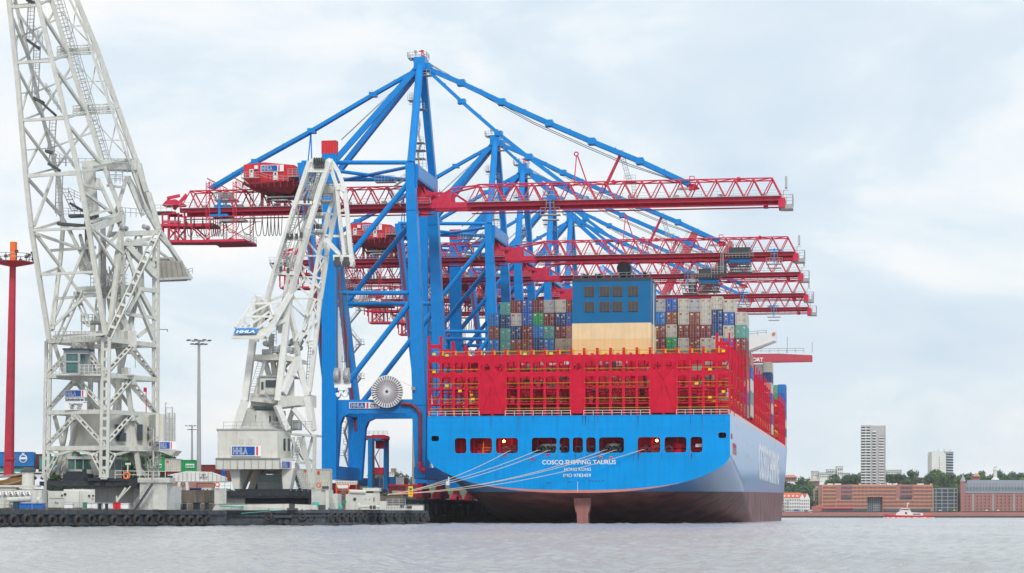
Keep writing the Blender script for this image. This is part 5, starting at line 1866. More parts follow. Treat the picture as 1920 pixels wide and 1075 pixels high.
# turntable ring and base
def boxW(m, px0, px1, py0, py1, d, dep, dd=0.0):
    a, b = W(px0, py1, d), W(px1, py0, d + dd)
    z0, z1 = a.z, b.z
    a2, b2 = Vector((a.x, a.y, 0)), Vector((b.x, b.y, 0))
    n = Vector((-(b2 - a2).y, (b2 - a2).x, 0)).normalized()
    if n.dot(Vector((-sa, ca, 0))) < 0: n = -n
    m.prism([(a.x, a.y, z0), (b.x, b.y, z0), tuple(Vector((b.x, b.y, z0)) + n * dep), tuple(Vector((a.x, a.y, z0)) + n * dep)], (0, 0, z1 - z0))
m = MB()
boxW(m, 86, 268, 902, 913, 317, 14, 3)
boxW(m, 74, 90, 903, 911, 319, 3)
boxW(m, 118, 164, 888, 902, 320, 5); boxW(m, 124, 150, 884, 888, 320.5, 3); boxW(m, 154, 160, 880, 889, 320, 1)
boxW(m, 164, 280, 897, 902, 317.5, 12, 3)
m.build('turntable', BK, fc)
m = MB()
for i in range(9):
    x_ = 97 + i * 20
    boxW(m, x_, x_ + 10, 905, 911, 316.85 + i * .33, .3, .16)
m.build('turntable_slot', M['rubber'], fc)
m = MB()
boxW(m, 174, 262, 911, 955, 321, 12, 2); boxW(m, 250, 318, 911, 956, 322, 5, -1)
m.build('deckhouse', M['float_white'], fc); m = MB(); seg(m, (236, 915, 317.5), (219, 941, 317.5), .3); seg(m, (219, 930, 317.5), (219, 943, 317.5), .2); seg(m, (245, 912, 317.5), (219, 941, 317.5), .15); m.build('deck_brace', FW, fc)
m = MB(); boxW(m, 262, 313, 897, 956, 318.5, 5, 0); boxW(m, 258, 318, 896, 905, 318.2, 5.6, 0); m.build('stair_house', FW, fc)
m = MB(); boxW(m, 286, 297, 928, 955, 318.35, .15); m.build('door', FC, fc)
m = MB(); boxW(m, 296, 318, 892, 896, 319, 3); m.build('deck_winch', BK, fc)
m = MB(); boxW(m, 90, 209 - 60, 921, 952, 314.5, 4); boxW(m, 149, 178, 921.5, 952, 314.5, 5.5, 1.5); boxW(m, 120, 178, 918, 921.5, 316, 3, 1); m.build('engine_box', FC, fc)
m = MB()
for px, py, r_ in ((116, 929, .13), (122, 927, .17), (167, 930, .15), (174.5, 930, .14), (104.5, 942, .08), (108, 943, .08)):
    p = W(px, py, 314.4 if px < 150 else 315.3); m.lathe(p, [(r_, -.08), (r_, .1)], 10, 'Y')
m.build('port_hole', M['rubber'], fc)
m = MB(); seg(m, (149, 921, 314.4), (149, 952, 314.4), .05); seg(m, (92, 934, 314.4), (120, 934, 314.4), .05); seg(m, (120, 934, 314.4), (120, 952, 314.4), .05); m.build('panel_seam', M['grey_steel'], fc)
# left hand deck machinery
m = MB(); boxW(m, -30, 78, 919, 953, 311, 5); boxW(m, 0, 30, 914, 920, 311, 2); boxW(m, -30, 70, 910, 913.5, 310.7, 2.5); m.build('machine_house', FC, fc)
m = MB()
for i in range(7):
    x_ = -20 + i * 11
    m.prism([W(x_ + 2, 922, 310.9), W(x_ + 10, 922, 310.9), W(x_ + 12, 929, 310.7), W(x_ + 4, 929, 310.7)], (0, .06, 0))
m.build('vent_panel', M['sign_white'], fc)
m = MB()
for i in range(7):
    x_ = -20 + i * 11
    for dy in (0, 3.4):
        p = W(x_ + 6 + dy * .3, 924 + dy, 310.6); m.box(p, (.28, .1, .12))
m.build('vent_slot', M['dark_steel'], fc)
m = MB(); a, b = W(14, 938, 309.8), W(58, 936, 309.8); m.tube(a, b, .38, 12); m.tube(W(14, 936, 309.8), W(14, 952, 309.8), .42, 12); m.tube(W(76, 936, 310), W(76, 948, 310), .42, 12); m.tube(W(70, 938, 310), W(76, 938, 310), .42, 12); m.build('exhaust_pipe', FW, fc)
m = MB(); m.tube(W(52, 918, 316), W(53, 884, 316), .82, 18); ch = m.build('funnel', FC, fc)
m = MB(); c0 = W(53, 883, 316); m.lathe(c0, [(1.0, -.2), (.98, .1), (.6, .42), (.55, .5)], 18); m.build('funnel_cap', M['dark_steel'], ch)
m = MB(); m.beam(W(85.5, 890, 313), W(84.5, 952, 313), .28); m.build('deck_post', M['grey_steel'], fc)
m = MB(); m.rail([W(-30, 953, 308), W(40, 953, 310.2)], 1.0, .025, 1.5); p = onA(60, .6); q = onA(400, .6); p.z = q.z = zdk; m.rail([p, q], 1.0, .02, 2.6, 0); m.build('deck_railing', M['grey_steel'], fc)
# stairs up to the turntable and spiral stair
m = MB()
a, b = W(254, 955, 316.8), W(289, 903, 316.8)
m.stairs(a, b, 1.1, 17, Vector((-sa, ca, 0)))
m.build('boarding_stairs', M['hook_grey'], fc); m = MB(); o_ = Vector((0, -.75, 0)); m.beam(a + o_ - Vector((0, 0, .2)), b + o_ - Vector((0, 0, .2)), .06, .16); m.build('stair_stringer', BK, fc)
m = MB()
for i in range(30):
    py = 903 - i * 3.2; an = i * .55
    c0 = W(287 + 2.2 * math.sin(an * .25), py, 322)
    m.beam(c0, c0 + Vector((math.cos(an) * .95, math.sin(an) * .95, 0)), .28, .06)
    m.tube(c0 + Vector((math.cos(an) * .95, math.sin(an) * .95, 0)), c0 + Vector((math.cos(an) * .95, math.sin(an) * .95, 1.1)), .03, 4)
for i in range(29):
    py = 903 - i * 3.2; an = i * .55; c0 = W(287 + 2.2 * math.sin(an * .25), py, 322); c1 = W(287 + 2.2 * math.sin((an + .55) * .25), py - 3.2, 322)
    m.beam(c0 + Vector((math.cos(an) * .95, math.sin(an) * .95, 1.1)), c1 + Vector((math.cos(an + .55) * .95, math.sin(an + .55) * .95, 1.1)), .06)
m.tube(W(287, 904, 322), W(288, 806, 322), .1, 6)
m.build('spiral_stairs', FW, fc)
m = MB()
for a, b in (((216, 883), (298, 884)), ((216, 898), (216, 883)), ((262, 898), (262, 883)), ((232, 898), (232, 883)), ((278, 898), (278, 883)), ((298, 897), (298, 884)), ((216, 890), (298, 891)), ((310, 897), (310, 884)), ((290, 884), (310, 884))):
    seg(m, (*a, 316.6), (*b, 316.8), .08)
m.build('turntable_railing', FW, fc)
m = MB(); seg(m, (239, 899, 316.5), (240, 869, 316.5), .14); boxW(m, 235, 245, 868, 872, 316.4, .1); m.build('board_post', FW, fc)
m = MB(); m.torus(W(237.5, 892, 316.3), (-sa, ca, 0), .42, .12, 16, 6); m.build('lifebuoy', M['orange_paint'], fc)
# control house on the lower level (right) and machinery cabin
m = MB()
boxW(m, 201, 306, 779, 838, 321, 9, 7)
m.build('machinery_cabin', M['float_cream'], fc)
m = MB(); boxW(m, 292, 329, 777, 828, 321.5, 6, 1); boxW(m, 198, 330, 838, 845, 320.5, 10, 7); m.prism([W(295, 845, 322), W(330, 845, 322), W(321, 855, 322)], (0, 3, 0)); m.build('cabin_annex', FC, fc)
m = MB()
for a, b, c_, d_ in ((216, 233, 796, 822), (257, 267, 796, 826), (219, 236, 812, 828), (292, 299, 794, 820), (302, 312, 794, 820), (276, 282, 800, 824)):
    boxW(m, a, b, c_, d_, 320.6 + (a - 201) * .067, .5)
m.build('cabin_window', M['glass_dark'], fc)
m = MB()
for px in (311, 317, 323, 328):
    seg(m, (px, 830, 320.6), (px, 763 if px in (311, 323) else 775, 320.6), .12)
for py in (765, 775, 785, 795, 805, 815):
    seg(m, (313, py, 320.6), (328 if py > 770 else 321, py, 320.6), .09)
seg(m, (310, 756, 320.8), (310, 800, 320.8), .08); seg(m, (310, 756, 320.8), (313, 756, 320.8), .15)
m.build('cabin_ladder', M['grey_steel'], fc)
m = MB(); seg(m, (274, 775, 322), (274, 727, 322), .1); boxW(m, 269, 275, 727, 735, 322, .2); m.build('signal_post', M['ship_red_dark'], fc)
a = W(298.5, 843, 320.2); b = W(331, 828, 320.2)
xr_ = Vector((b.x - a.x, b.y - a.y, 0)); hhla(fc, a, xr_, xr_.length, b.z - a.z, blue=.62)
# big name board
a = W(121.5, 755, 319.3); b = W(163, 731, 318.6)
xr_ = Vector((b.x - a.x, b.y - a.y, 0)).normalized(); wd = Vector((b.x - a.x, b.y - a.y, 0)).length; hh = b.z - a.z
m = MB(); m.prism([a, a + xr_ * wd, a + xr_ * wd + Vector((0, 0, hh)), a + Vector((0, 0, hh))], Vector((-xr_.y, xr_.x, 0)) * .08); bd = m.build('name_board', M['sign_white'], fc)
hhla(bd, a + xr_ * wd * .02 + Vector((0, 0, hh * .42)) - Vector((-xr_.y, xr_.x, 0)) * .06, xr_, wd * .96, hh * .56, blue=.76)
nn = -Vector((-xr_.y, xr_.x, 0)) * .05
text_mb('Schwimmkran III', .62, a + xr_ * .1 + Vector((0, 0, hh * .12)) + nn, xr_, (0, 0, 1), .03, bold=.015, squash=.78).build('sign_lettering', M['sign_text'], bd)
a = W(121.5, 769, 319.4); hh2 = W(0, 756, 319).z - a.z
m = MB(); m.prism([a, a + xr_ * wd, a + xr_ * wd + Vector((0, 0, hh2)), a + Vector((0, 0, hh2))], Vector((-xr_.y, xr_.x, 0)) * .08); bd2 = m.build('load_board', M['sign_white'], fc)
for k, t_ in enumerate(('Tragfähigkeit', '100t. - 14m', '50t. - 32m')):
    text_mb(t_, .40, a + xr_ * wd * .5 + Vector((0, 0, hh2 * (.70 - .3 * k))) + nn, xr_, (0, 0, 1), .03, 'CENTER').build('sign_lettering', M['sign_text'], bd2)
m = MB(); boxW(m, 129, 228, 881, 896, 323, 5, 3); lc = m.build('lower_cab', FC, fc)
m = MB(); boxW(m, 127, 230, 861, 881, 323.2, 5, 3); m.build('cab_window', M['glass_teal'], lc)
m = MB(); boxW(m, 125, 232, 857, 861, 322.8, 6, 3); m.build('cab_roof', FC, lc)
m = MB()
for px in (127, 141, 156, 172, 186, 200, 215, 228): seg(m, (px, 861, 323 + (px - 127) * .03), (px, 881, 323 + (px - 127) * .03), .1)
m.build('window_frame', FC, lc)
# operator's cab
m = MB()
boxW(m, 119, 164, 656, 664, 316.5, 4.5); boxW(m, 119, 124, 664, 701, 316.5, 3.8); boxW(m, 150, 178, 660, 702, 317.5, 4, 1.5); boxW(m, 121, 150, 699, 704, 316.3, 4); boxW(m, 122, 150, 677, 680, 316.4, 3.5); boxW(m, 146, 150, 664, 700, 316.5, 3.5)
cab = m.build('operator_cab', M['grey_steel'], fc)
m = MB(); boxW(m, 117, 165, 653, 656, 316, 5); m.build('cab_roof', M['casing_top'], cab)
m = MB(); boxW(m, 124, 146, 664, 677, 316.7, .2); boxW(m, 124, 146, 680, 698, 316.6, .2); boxW(m, 151, 159, 660, 678, 317.3, .2); boxW(m, 172, 176, 670, 684, 318.6, .2); m.build('cab_window', M['glass_teal'], cab)
m = MB()
for py in (684, 690, 697): seg(m, (150, py, 316), (190, py, 317.6), .07)
for px in range(150, 192, 8): seg(m, (px, 684, 316 + (px - 150) * .04), (px, 702, 316 + (px - 150) * .04), .09)
for py in (690, 698): seg(m, (104, py, 316), (122, py, 316), .07)
for px in (104, 112): seg(m, (px, 684, 316), (px, 702, 316), .09)
boxW(m, 104, 190, 702, 704, 316, 5, 1)
for py in (692, 696, 700): seg(m, (227, py - 1, 322), (245, py, 322), .07)
for px in (229, 236, 244): seg(m, (px, 690, 322), (px, 703, 322), .08)
boxW(m, 227, 248, 702, 704, 322, 3)
m.build('cab_railing', FW, cab)
# gallery above the cab
m = MB()
for py in (622, 627, 633): seg(m, (100, py, 317.5), (190, py, 317), .07)
for px in range(104, 192, 7): seg(m, (px, 621, 317.4), (px, 637, 317.4), .07)
for py in (590, 596, 603): seg(m, (152, py, 320), (196, py, 320), .08)
for px in range(152, 198, 7): seg(m, (px, 590, 320), (px, 604, 320), .09)
boxW(m, 153, 197, 603, 606, 320, 3); seg(m, (153, 590, 320), (153, 620, 320), .14)
for i in range(14): seg(m, (188, 565 + i * 4, 321), (196, 565 + i * 4, 321), .07)
seg(m, (188, 560, 321), (188, 625, 321), .08); seg(m, (196, 560, 321), (196, 625, 321), .08)
m.build('gallery', M['grey_steel'], fc)
m = MB(); boxW(m, 135, 180, 622, 636, 320, 4); boxW(m, 213, 243, 620, 642, 322, 4, 2); boxW(m, 240, 256, 621, 650, 322.5, 5, 1); m.build('winch_house', FC, fc)
# middle platform with winches
m = MB()
m.prism([W(142, 538, 321), W(244, 534, 326), W(244, 546, 326), W(230, 549, 326), W(160, 551, 321), W(142, 546, 321)], (-.6, 5, 0))
m.build('winch_platform', FW, fc)
m = MB()
for px, py, r_ in ((202, 524, .55), (222, 520, .5), (234, 428, .38), (275, 427, .38), (210, 530, .4)):
    m = MB(); p = W(px, py, 324); m.lathe(p, [(r_ * .5, -1.2), (r_, -1.1), (r_, -.9), (r_ * .6, -.9), (r_ * .6, .4), (r_, .4), (r_, .6)], 14, 'Y'); m.build('winch_drum', M['hook_grey'], fc)
m = MB()
for py in (515, 522, 530): seg(m, (170, py, 322), (240, py, 324), .08)
for px in range(170, 242, 6): seg(m, (px, 514 + (px % 12) * .3, 322), (px, 538, 322), .08)
for i in range(10): seg(m, (198 + i * 2.2, 500 + (i % 3) * 6, 323), (200 + i * 2.5, 536, 323), .14)
m.build('winch_railing', M['grey_steel'], fc)
# the swooping struts from platform to tower
m = MB()
for a, b, w_ in (((150, 545, 319), (108, 640, 320), .9), ((142, 550, 320), (166, 610, 320), .7), ((186, 560, 320), (182, 600, 320), .9), ((238, 547, 324), (214, 565, 325), .6),):
    perf(m, W(*a), W(*b), w_, .2)
for a, b, w_ in (((297, 432, 329), (202, 636, 318.5), 1.0), ((262, 440, 328), (206, 560, 322), .9), ((188, 560, 325), (242, 450, 325), .8)):
    perf(m, W(*a), W(*b), w_, .2)
for a, b, w_ in (((252, 545, 326), (288, 637, 329), .55), ((262, 545, 327), (291, 600, 329), .6), ((240, 590, 326), (292, 596, 329), .45), ((256, 541, 326), (292, 546, 329), .55), ((215, 560, 325), (243, 625, 325), .8), ((237, 590, 325), (262, 545, 326), .5),
                 ((232, 455, 325), (262, 545, 326), .5), ((222, 455, 325), (236, 500, 325), .4), ((204, 440, 325), (296, 436, 329), .7), ((228, 458, 324), (296, 458, 329), .5), ((228, 448, 324), (232, 590, 324), .5), ((262, 455, 328), (266, 540, 328), .6), ((285, 448, 329), (225, 458, 324), .5), ((286, 610, 329), (258, 632, 328), .5)):
    seg(m, a, b, w_, w_)
m.build('strut', FW, fc)
# mast girder (top cross box)
m = MB()
m.prism([W(152, 302, 321), W(256, 297, 327), W(256, 319, 327), W(213, 317, 325), W(155, 315, 321)], (-.3, 2.4, 0))
m.prism([W(153, 312, 321), W(174, 312, 322), W(183, 430, 323), W(163, 390, 322)], (0, 1.0, 0))
m.prism([W(247, 310, 327), W(262, 305, 328), W(277, 372, 329), W(270, 395, 329)], (0, 1.0, 0))
m.build('mast_head_girder', FW, fc)
m = MB()
for a, b, w_ in (((183, 335, 323), (228, 430, 324), .5), ((183, 335, 323), (160, 425, 322), .5), ((238, 332, 326), (203, 445, 325), .5), ((238, 332, 326), (268, 405, 327), .5), ((239, 332, 326.5), (296, 432, 329), .6), ((165, 320, 323), (165, 500, 323), .7), ((176, 320, 323), (170, 480, 323), .4), ((200, 348, 324), (235, 352, 325), .3)):
    seg(m, a, b, w_, w_)
m.build('mast_fork', FW, fc)
# jib --------------------------------------------------------------
NA, NB2 = 316.5, 316.5
FA = 324.0
chA = [(92, 636, 318.5), (58.6, 427, 317), (50, 345, 317), (33, 150, 317), (17, 0, 317), (5, -110, 317)]
chB = [(198, 628, 317), (162, 400, 317), (147, 322, 317), (108, 155, 317), (70, 0, 317), (43, -110, 317)]
chC = [(96, 620, 320), (113, 490, 324), (118, 430, 324), (110, 335, 324), (77, 208, 324), (38, 40, 324), (28, 0, 324), (0, -110, 324)]
chD = [(206, 618, 320), (231, 407, 324), (193, 308, 324), (141, 145, 324), (96, 0, 324), (62, -110, 324)]
for ch_, w_ in ((chA, .62), (chB, .62), (chC, .5), (chD, .62)):
    m = MB()
    for a, b in zip(ch_[:-1], ch_[1:]): seg(m, a, b, w_, w_)
    m.build('jib_chord', FW, fc)
def onc(ch_, py):
    for a, b in zip(ch_[:-1], ch_[1:]):
        if min(a[1], b[1]) <= py <= max(a[1], b[1]):
            t_ = (py - a[1]) / (b[1] - a[1])
            return W(a[0] + (b[0] - a[0]) * t_, py, a[2] + (b[2] - a[2]) * t_)
m = MB()
lv_ = [-90, 14, 118, 226, 330]
for p0 in lv_: 
    m.beam(onc(chA, p0), onc(chB, p0 - 4), .38, .38); m.beam(onc(chC, p0 - 3), onc(chD, p0 - 12), .28, .28)
    m.beam(onc(chA, p0), onc(chC, max(-105, p0 - 14)), .25, .25); m.beam(onc(chB, p0 - 4), onc(chD, max(-105, p0 - 16)), .3, .3)
for p0, p1 in zip(lv_[:-1], lv_[1:]):
    mid_ = onc(chC, (p0 + p1) / 2 + 8)
    m.beam(onc(chA, p0 + 8), onc(chC, p1 - 6), .32, .32)
    m.beam(onc(chC, p0 + 20), onc(chA, p1 - 10), .26, .26)
    m.beam(onc(chB, p0 + 6), onc(chD, p1 - 14), .4, .4)
    m.beam(onc(chC, p0 + 12), onc(chB, p1 - 8), .3, .3)
    m.beam(onc(chD, p0 + 6), onc(chC, p1 - 14), .26, .26)
    c_ = onc(chC, (p0 + p1) / 2); m.beam(c_, onc(chA, (p0 + p1) / 2 + 4), .18, .18)
    m.beam(onc(chC, (p0 + p1) / 2), onc(chD, (p0 + p1) / 2 - 30), .2, .2)
# lower jib panels
low_ = [((53, 332, 317), (145, 322, 317)), ((52, 335, 317), (115, 405, 324)), ((98, 332, 320), (64, 424, 317)), ((62, 432, 317), (162, 428, 317)), ((62, 432, 317), (113, 416, 322)), ((168, 428, 317), (231, 407, 324)), ((162, 418, 317), (228, 400, 324)), ((66, 438, 317), (113, 500, 321)), ((66, 438, 317), (155, 468, 321)),
        ((78, 515, 317), (178, 510, 317)), ((78, 514, 317), (112, 502, 322)), ((112, 500, 321), (195, 608, 318)), ((117, 408, 324), (165, 500, 320)), ((97, 610, 320), (165, 450, 320)), ((102, 610, 319), (156, 560, 319)), ((107, 560, 320), (180, 554, 320)), ((95, 470, 320), (180, 464, 320)), ((100, 618, 319), (112, 500, 322)),
        ((96, 632, 318), (195, 627, 317)), ((165, 500, 320), (225, 435, 324)), ((160, 410, 320), (210, 490, 322)), ((172, 430, 317), (215, 500, 322)), ((130, 430, 322), (145, 465, 321)), ((166, 404, 317), (212, 392, 320)), ((230, 410, 324), (214, 500, 322)), ((173, 427, 317), (230, 475, 323)), ((167, 505, 320), (150, 440, 322)), ((150, 355, 317), (210, 400, 324)), ((190, 355, 323), (148, 345, 317))]
for a, b in low_:
    seg(m, a, b, .36, .36)
seg(m, (168, 430, 317), (228, 406, 324), .8, 1.0)
m.build('jib_lattice', FW, fc)
# rear stay lattice with rope ladder
chE = [(296, 430, 329), (275, 360, 328), (261, 318, 328), (221, 204, 327), (181, 90, 327), (144, 0, 327), (100, -110, 327)]
chG = [(272, 385, 327), (235, 285, 325), (208, 204, 325), (188, 147, 325), (160, 60, 325), (131, 0, 325), (90, -110, 325)]
for ch_, w_ in ((chE, .7), (chG, .3)):
    m = MB()
    for a, b in zip(ch_[:-1], ch_[1:]): seg(m, a, b, w_, w_)
    m.build('stay_chord', FW, fc)
m = MB()
for p0, p1 in ((-100, 0), (0, 98), (98, 208), (208, 318)):
    cE0, cD0 = onc(chE, p0), onc(chD, max(p0, -108)); cE1, cD1 = onc(chE, p1), onc(chD, p1)
    mm_ = (cE0 + cD0 + cE1 + cD1) / 4
    for q in (cE0, cD0, cE1, cD1): m.beam(mm_, q, .12)
    m.beam((cD0 + cD1) / 2, mm_, .1); m.beam((cE0 + cE1) / 2, mm_, .1)
    m.beam(onc(chG, max(p0, -100)), cE1, .1); m.beam(cE0, onc(chG, p1), .1)
for py, x0, x1 in ((97, 107, 177), (208, 137, 215)):
    for a_ in (-9, -4, 0, 5, 8):
        seg(m, (x0, py + a_, 325), (x1, py + a_ - 4, 326), .13 if a_ not in (0,) else .3)
    for i in range(12):
        x_ = x0 + (x1 - x0) * i / 11; seg(m, (x_, py - 9 - i * .3, 325), (x_, py + 8 - i * .3, 325), .09)
m.build('stay_lattice', FW, fc)
m = MB(); m.ladder(W(104, -5, 325), W(197, 305, 325), 1.3, 0.55, Vector((ca, sa, .2)), .05); m.ladder(W(112, -5, 325), W(203, 303, 325), .9, 1.5, Vector((ca, sa, .2)), .035, cage=1); m.build('stay_ladder', M['grey_steel'], fc)
# caged ladders inside the jib with landings
m = MB()
lad = [((60, 2), (56, 76)), ((70, 88), (66, 183)), ((100, 225), (96, 285)), ((100, 290), (96, 310)), ((112, 325), (110, 400)), ((122, 355), (140, 395))]
for a, b in lad:
    m.ladder(W(*a, 321), W(*b, 321), .9, .5, Vector((ca, sa, 0)), .04, cage=1)
m.build('jib_ladder', M['grey_steel'], fc)
m = MB()
for a, b in (((50, 0), (68, 8)), ((52, 76), (74, 92)), ((64, 185), (82, 193)), ((78, 193), (104, 216)), ((86, 284), (100, 287)), ((92, 308), (112, 320)), ((108, 420), (160, 424)), ((132, 382), (180, 410)), ((172, 428), (200, 450)), ((130, 406), (184, 404))):
    m = MB(); m.beam(W(*a, 321), W(*b, 321), 1.4, .35); m.build('jib_landing', M['dark_steel'], fc)
m = MB()
for a, b in (((62, 62), (80, 84)), ((86, 172), (108, 206)), ((100, 296), (124, 312)), ((128, 368), (184, 396)), ((106, 406), (162, 408)), ((160, 395), (186, 402))):
    p, q = W(*a, 320.5), W(*b, 320.5); m.rail([p, q], 1.2, .035, .8, 2)
for a, b in (((98, 312), (246, 312)), ((205, 325), (250, 325)), ((205, 345), (245, 345))):
    p, q = W(*a, 322), W(*b, 325); m.rail([p, q], 1.1, .035, .9, 1)
m.rail([W(205, 342, 323), W(230, 342, 324)], 1.6, .05, .7, 2); m.rail([W(225, 405, 323), W(285, 410, 327)], 1.2, .04, .8, 1)
m.build('jib_railing', M['grey_steel'], fc)
# hook block hanging in the jib, ropes
m = MB()
for px, py, r_ in ((162, 500, .85), (170, 505, .6)):
    p = W(px, py, 321.5); m.torus(p, (-sa, ca, 0), r_, .28, 16, 6)
m.box(W(158, 494, 321.5), (1.2, .6, 1.6)); m.build('hook_block', M['float_white'], fc)
m = MB()
for i in range(5): seg(m, (189 + i * 2, 420, 321), (190 + i * 2.2, 560, 321), .09)
for i in range(4): seg(m, (158 + i * 1.5, 320, 323), (160 + i * 1.5, 490, 322), .07)
seg(m, (247, 500, 327), (254, 690, 327), .05); seg(m, (292, 640, 329), (297, 775, 329), .04)
seg(m, (294, 618, 329), (314, 618, 329), .1); seg(m, (314, 618, 329), (314, 622, 329), .1)
m.build('hoist_rope', M['rope_steel'], fc)
# counterweight arm and slab
m = MB()
for a, b, w_ in (((297, 430, 329), (358, 524, 334), .55), ((300, 445, 329), (330, 478, 332), .4), ((280, 362, 329), (300, 430, 329), .5), ((237, 460, 325), (290, 516, 328), .9), ((263, 478, 327), (290, 500, 328), .5), ((298, 432, 331), (352, 516, 336), .4), ((296, 470, 330), (350, 510, 334), .3)):
    seg(m, a, b, w_, w_)
m.build('counterweight_arm', FW, fc)
m = MB()
m.prism([W(298, 489, 329), W(340, 489, 331), W(352, 524, 331), W(298, 526, 329)], (0, .5, 0))
m.prism([W(280, 485, 330), W(325, 484, 334), W(352, 524, 331), W(298, 526, 329)], (0, 0, -.25))
for i in range(5):
    seg(m, (303 + i * 9, 489, 328.9 + i * .4), (306 + i * 10, 524, 328.9 + i * .4), .12)
m.build('counterweight_slab', M['concrete'], fc)
m = MB(); seg(m, (298, 524, 328.8), (355, 521, 330.8), .35); seg(m, (280, 485, 329), (325, 484, 330.8), .25); m.rail([W(347, 517, 332), W(361, 513, 332)], .8, .04, .5); m.build('slab_frame', M['grey_steel'], fc)
# deck gear (separate things)
def crate(name, label, cat, px0, px1, py0, py1, d, dep, mt, grp=None, extra=None):
    m = MB(); boxW(m, px0, px1, py0, py1, d, dep)
    c = W((px0 + px1) / 2, py1, d)
    t = thing(name, label, cat, c, grp)
    m.build('body', mt, t)
    m = MB(); boxW(m, px0 - .4, px1 + .4, py0 - 1, py0, d - .1, dep + .2); m.build('lid', mt if extra is None else extra, t)
    return t
crate('skip', 'long bright blue open skip on the deck at the left end of the pontoon', 'skip', 35, 80, 945, 954, 308.5, 2, M['blue_crate'])
crate('deck_crate', 'dark blue crate on the deck just left of the long blue skip', 'crate', 24.5, 34, 942, 955, 308.5, 1.4, M['casing_top'])
crate('deck_crate', 'red bin on the deck between white boxes below the black turntable', 'crate', 213, 225, 943, 955, 312.5, 1.4, M['house_red'])
crate('deck_locker', 'white locker on the deck left of the green bin', 'locker', 120, 136, 945, 953, 312, 1.2, M['sign_white'])
crate('deck_locker', 'white locker on the deck right of the green bin', 'locker', 163, 182, 944, 953, 312.5, 1.2, M['sign_white'])
crate('deck_locker', 'white locker on the deck just left of the red bin', 'locker', 193, 212, 944, 953, 313, 1.2, M['sign_white'])
crate('deck_locker', 'white locker on the deck just right of the red bin', 'locker', 225, 240, 945, 954, 313, 1.2, M['sign_white'])
crate('deck_crate', 'small dark green bin on the deck beside the cream engine box', 'crate', 155, 162, 943, 952, 312.5, 1, M['green_paint'])
for px, l_ in ((187, 'left'), (200, 'right')):
    p = W(px, 956, 311); m = MB(); m.lathe(p, [(.26, 0), (.26, .15), (.22, .15), (.22, .7), (.27, .75), (.27, .85)], 10)
    tag(m.build('bollard', BK, None, p), '%s post of the black double bollard on the left pontoon below the turntable' % l_, 'bollard')
    m = MB()
for px, nm in ((330, 'first'), (346, 'second'), (366, 'third'), (372, 'fourth'), (388, 'last')):
    p = W(px, 956, 326); m = MB(); m.lathe(p, [(.34, 0), (.34, .2), (.27, .2), (.27, .85), (.36, .9), (.36, 1.05)], 10)
    tag(m.build('bollard', BK, None, p), '%s black bollard from the left on the right end of the left pontoon' % nm, 'bollard')
t = thing('windlass', 'green and black rope windlass on the right end of the left pontoon', 'windlass', W(322, 955, 326))
m = MB(); a, b = W(314, 950, 326), W(340, 950, 326); m.tube(a, b, .35, 12); m.tube(W(330, 949, 326), W(337, 949, 326), .62, 14); boxW(m, 312, 342, 952, 955, 325.6, 1.2); m.build('drum', BK, t)
m = MB(); m.tube(W(314, 948, 325.9), W(322, 948, 325.9), .5, 12); m.build('rope_coil', M['teal_rope'], t)

# ---------------------------------------------------------------- floating crane in the middle
DM = 352.0
f2 = thing('floating_crane', 'white floating crane before the blue cranes, with slanting jib and big blue signed house', 'floating crane', (W(503, 990, 364).x, W(503, 990, 364).y, 0))
zd2 = W(500, 956, 348).z
qd = Vector((0, 1, 0)); ex = Vector((1, 0, 0))
p0 = F2(398, 349); p0.z = 0
p1 = F2(608, 344.5)
e_dir = (p1 - p0).normalized()
q_in = Vector((-e_dir.y, e_dir.x, 0))
def onB(px):     # long side, starting at p1 going along the quay
    d_ = (qd * .995 + ex * .035).normalized()
    lo, hi = -5, 140; u = (px - 960) / F
    def sc(v): return (v.x * ca + v.y * sa) / (-v.x * sa + v.y * ca)
    for _ in range(50):
        mi = (lo + hi) / 2
        if sc(p1 + d_ * mi) < u: lo = mi
        else: hi = mi
    return p1 + d_ * lo
p2_ = onB(799)
m = MB()
dn = Vector((0, 0, -1))
m.prism([p0 + dn, p1 + dn, p2_ + dn, p2_ + Vector((-14, 1.5, 0)) + dn, p0 + (p2_ - p1) + dn], (0, 0, zd2 + 1))
m.build('pontoon', M['barge_grey'], f2)
m = MB()
for za, wd in ((zd2 - .3, .4), (zd2 - .95, .18), (.3, .3)):
    up_ = Vector((0, 0, za))
    m.beam(p0 - q_in * .12 + up_, p1 - q_in * .12 + up_, .35, wd); m.beam(p1 + ex * .12 + up_, p2_ + ex * .12 + up_, .35, wd)
for i in range(8):
    p = p0.lerp(p1, i / 7.5); m.beam(p - q_in * .08 + Vector((0, 0, .2)), p - q_in * .08 + Vector((0, 0, zd2)), .12, .2)
for i in range(24):
    p = p1.lerp(p2_, (i + .5) / 24); m.beam(p + ex * .08 + Vector((0, 0, .2)), p + ex * .08 + Vector((0, 0, zd2)), .5, .2)
m.build('rubbing_strake', M['barge_grey'], f2)
m = MB(); boxW(m, 516, 545, 973, 985.6, 345.6, .3); m.build('stern_recess', M['rubber'], f2)
m = MB(); boxW(m, 513, 548, 967.5, 971, 345, .8); m.build('stern_step', M['barge_black'], f2)
for k, px in enumerate((525.5, 537)):
    p = W(px, 979.5, 345.2); m = MB(); m.lathe(p, [(.35, -.2), (.45, 0), (.35, .3)], 12, 'Y'); m.build('propeller_guard', M['barge_black'], f2)
outB = -q_in
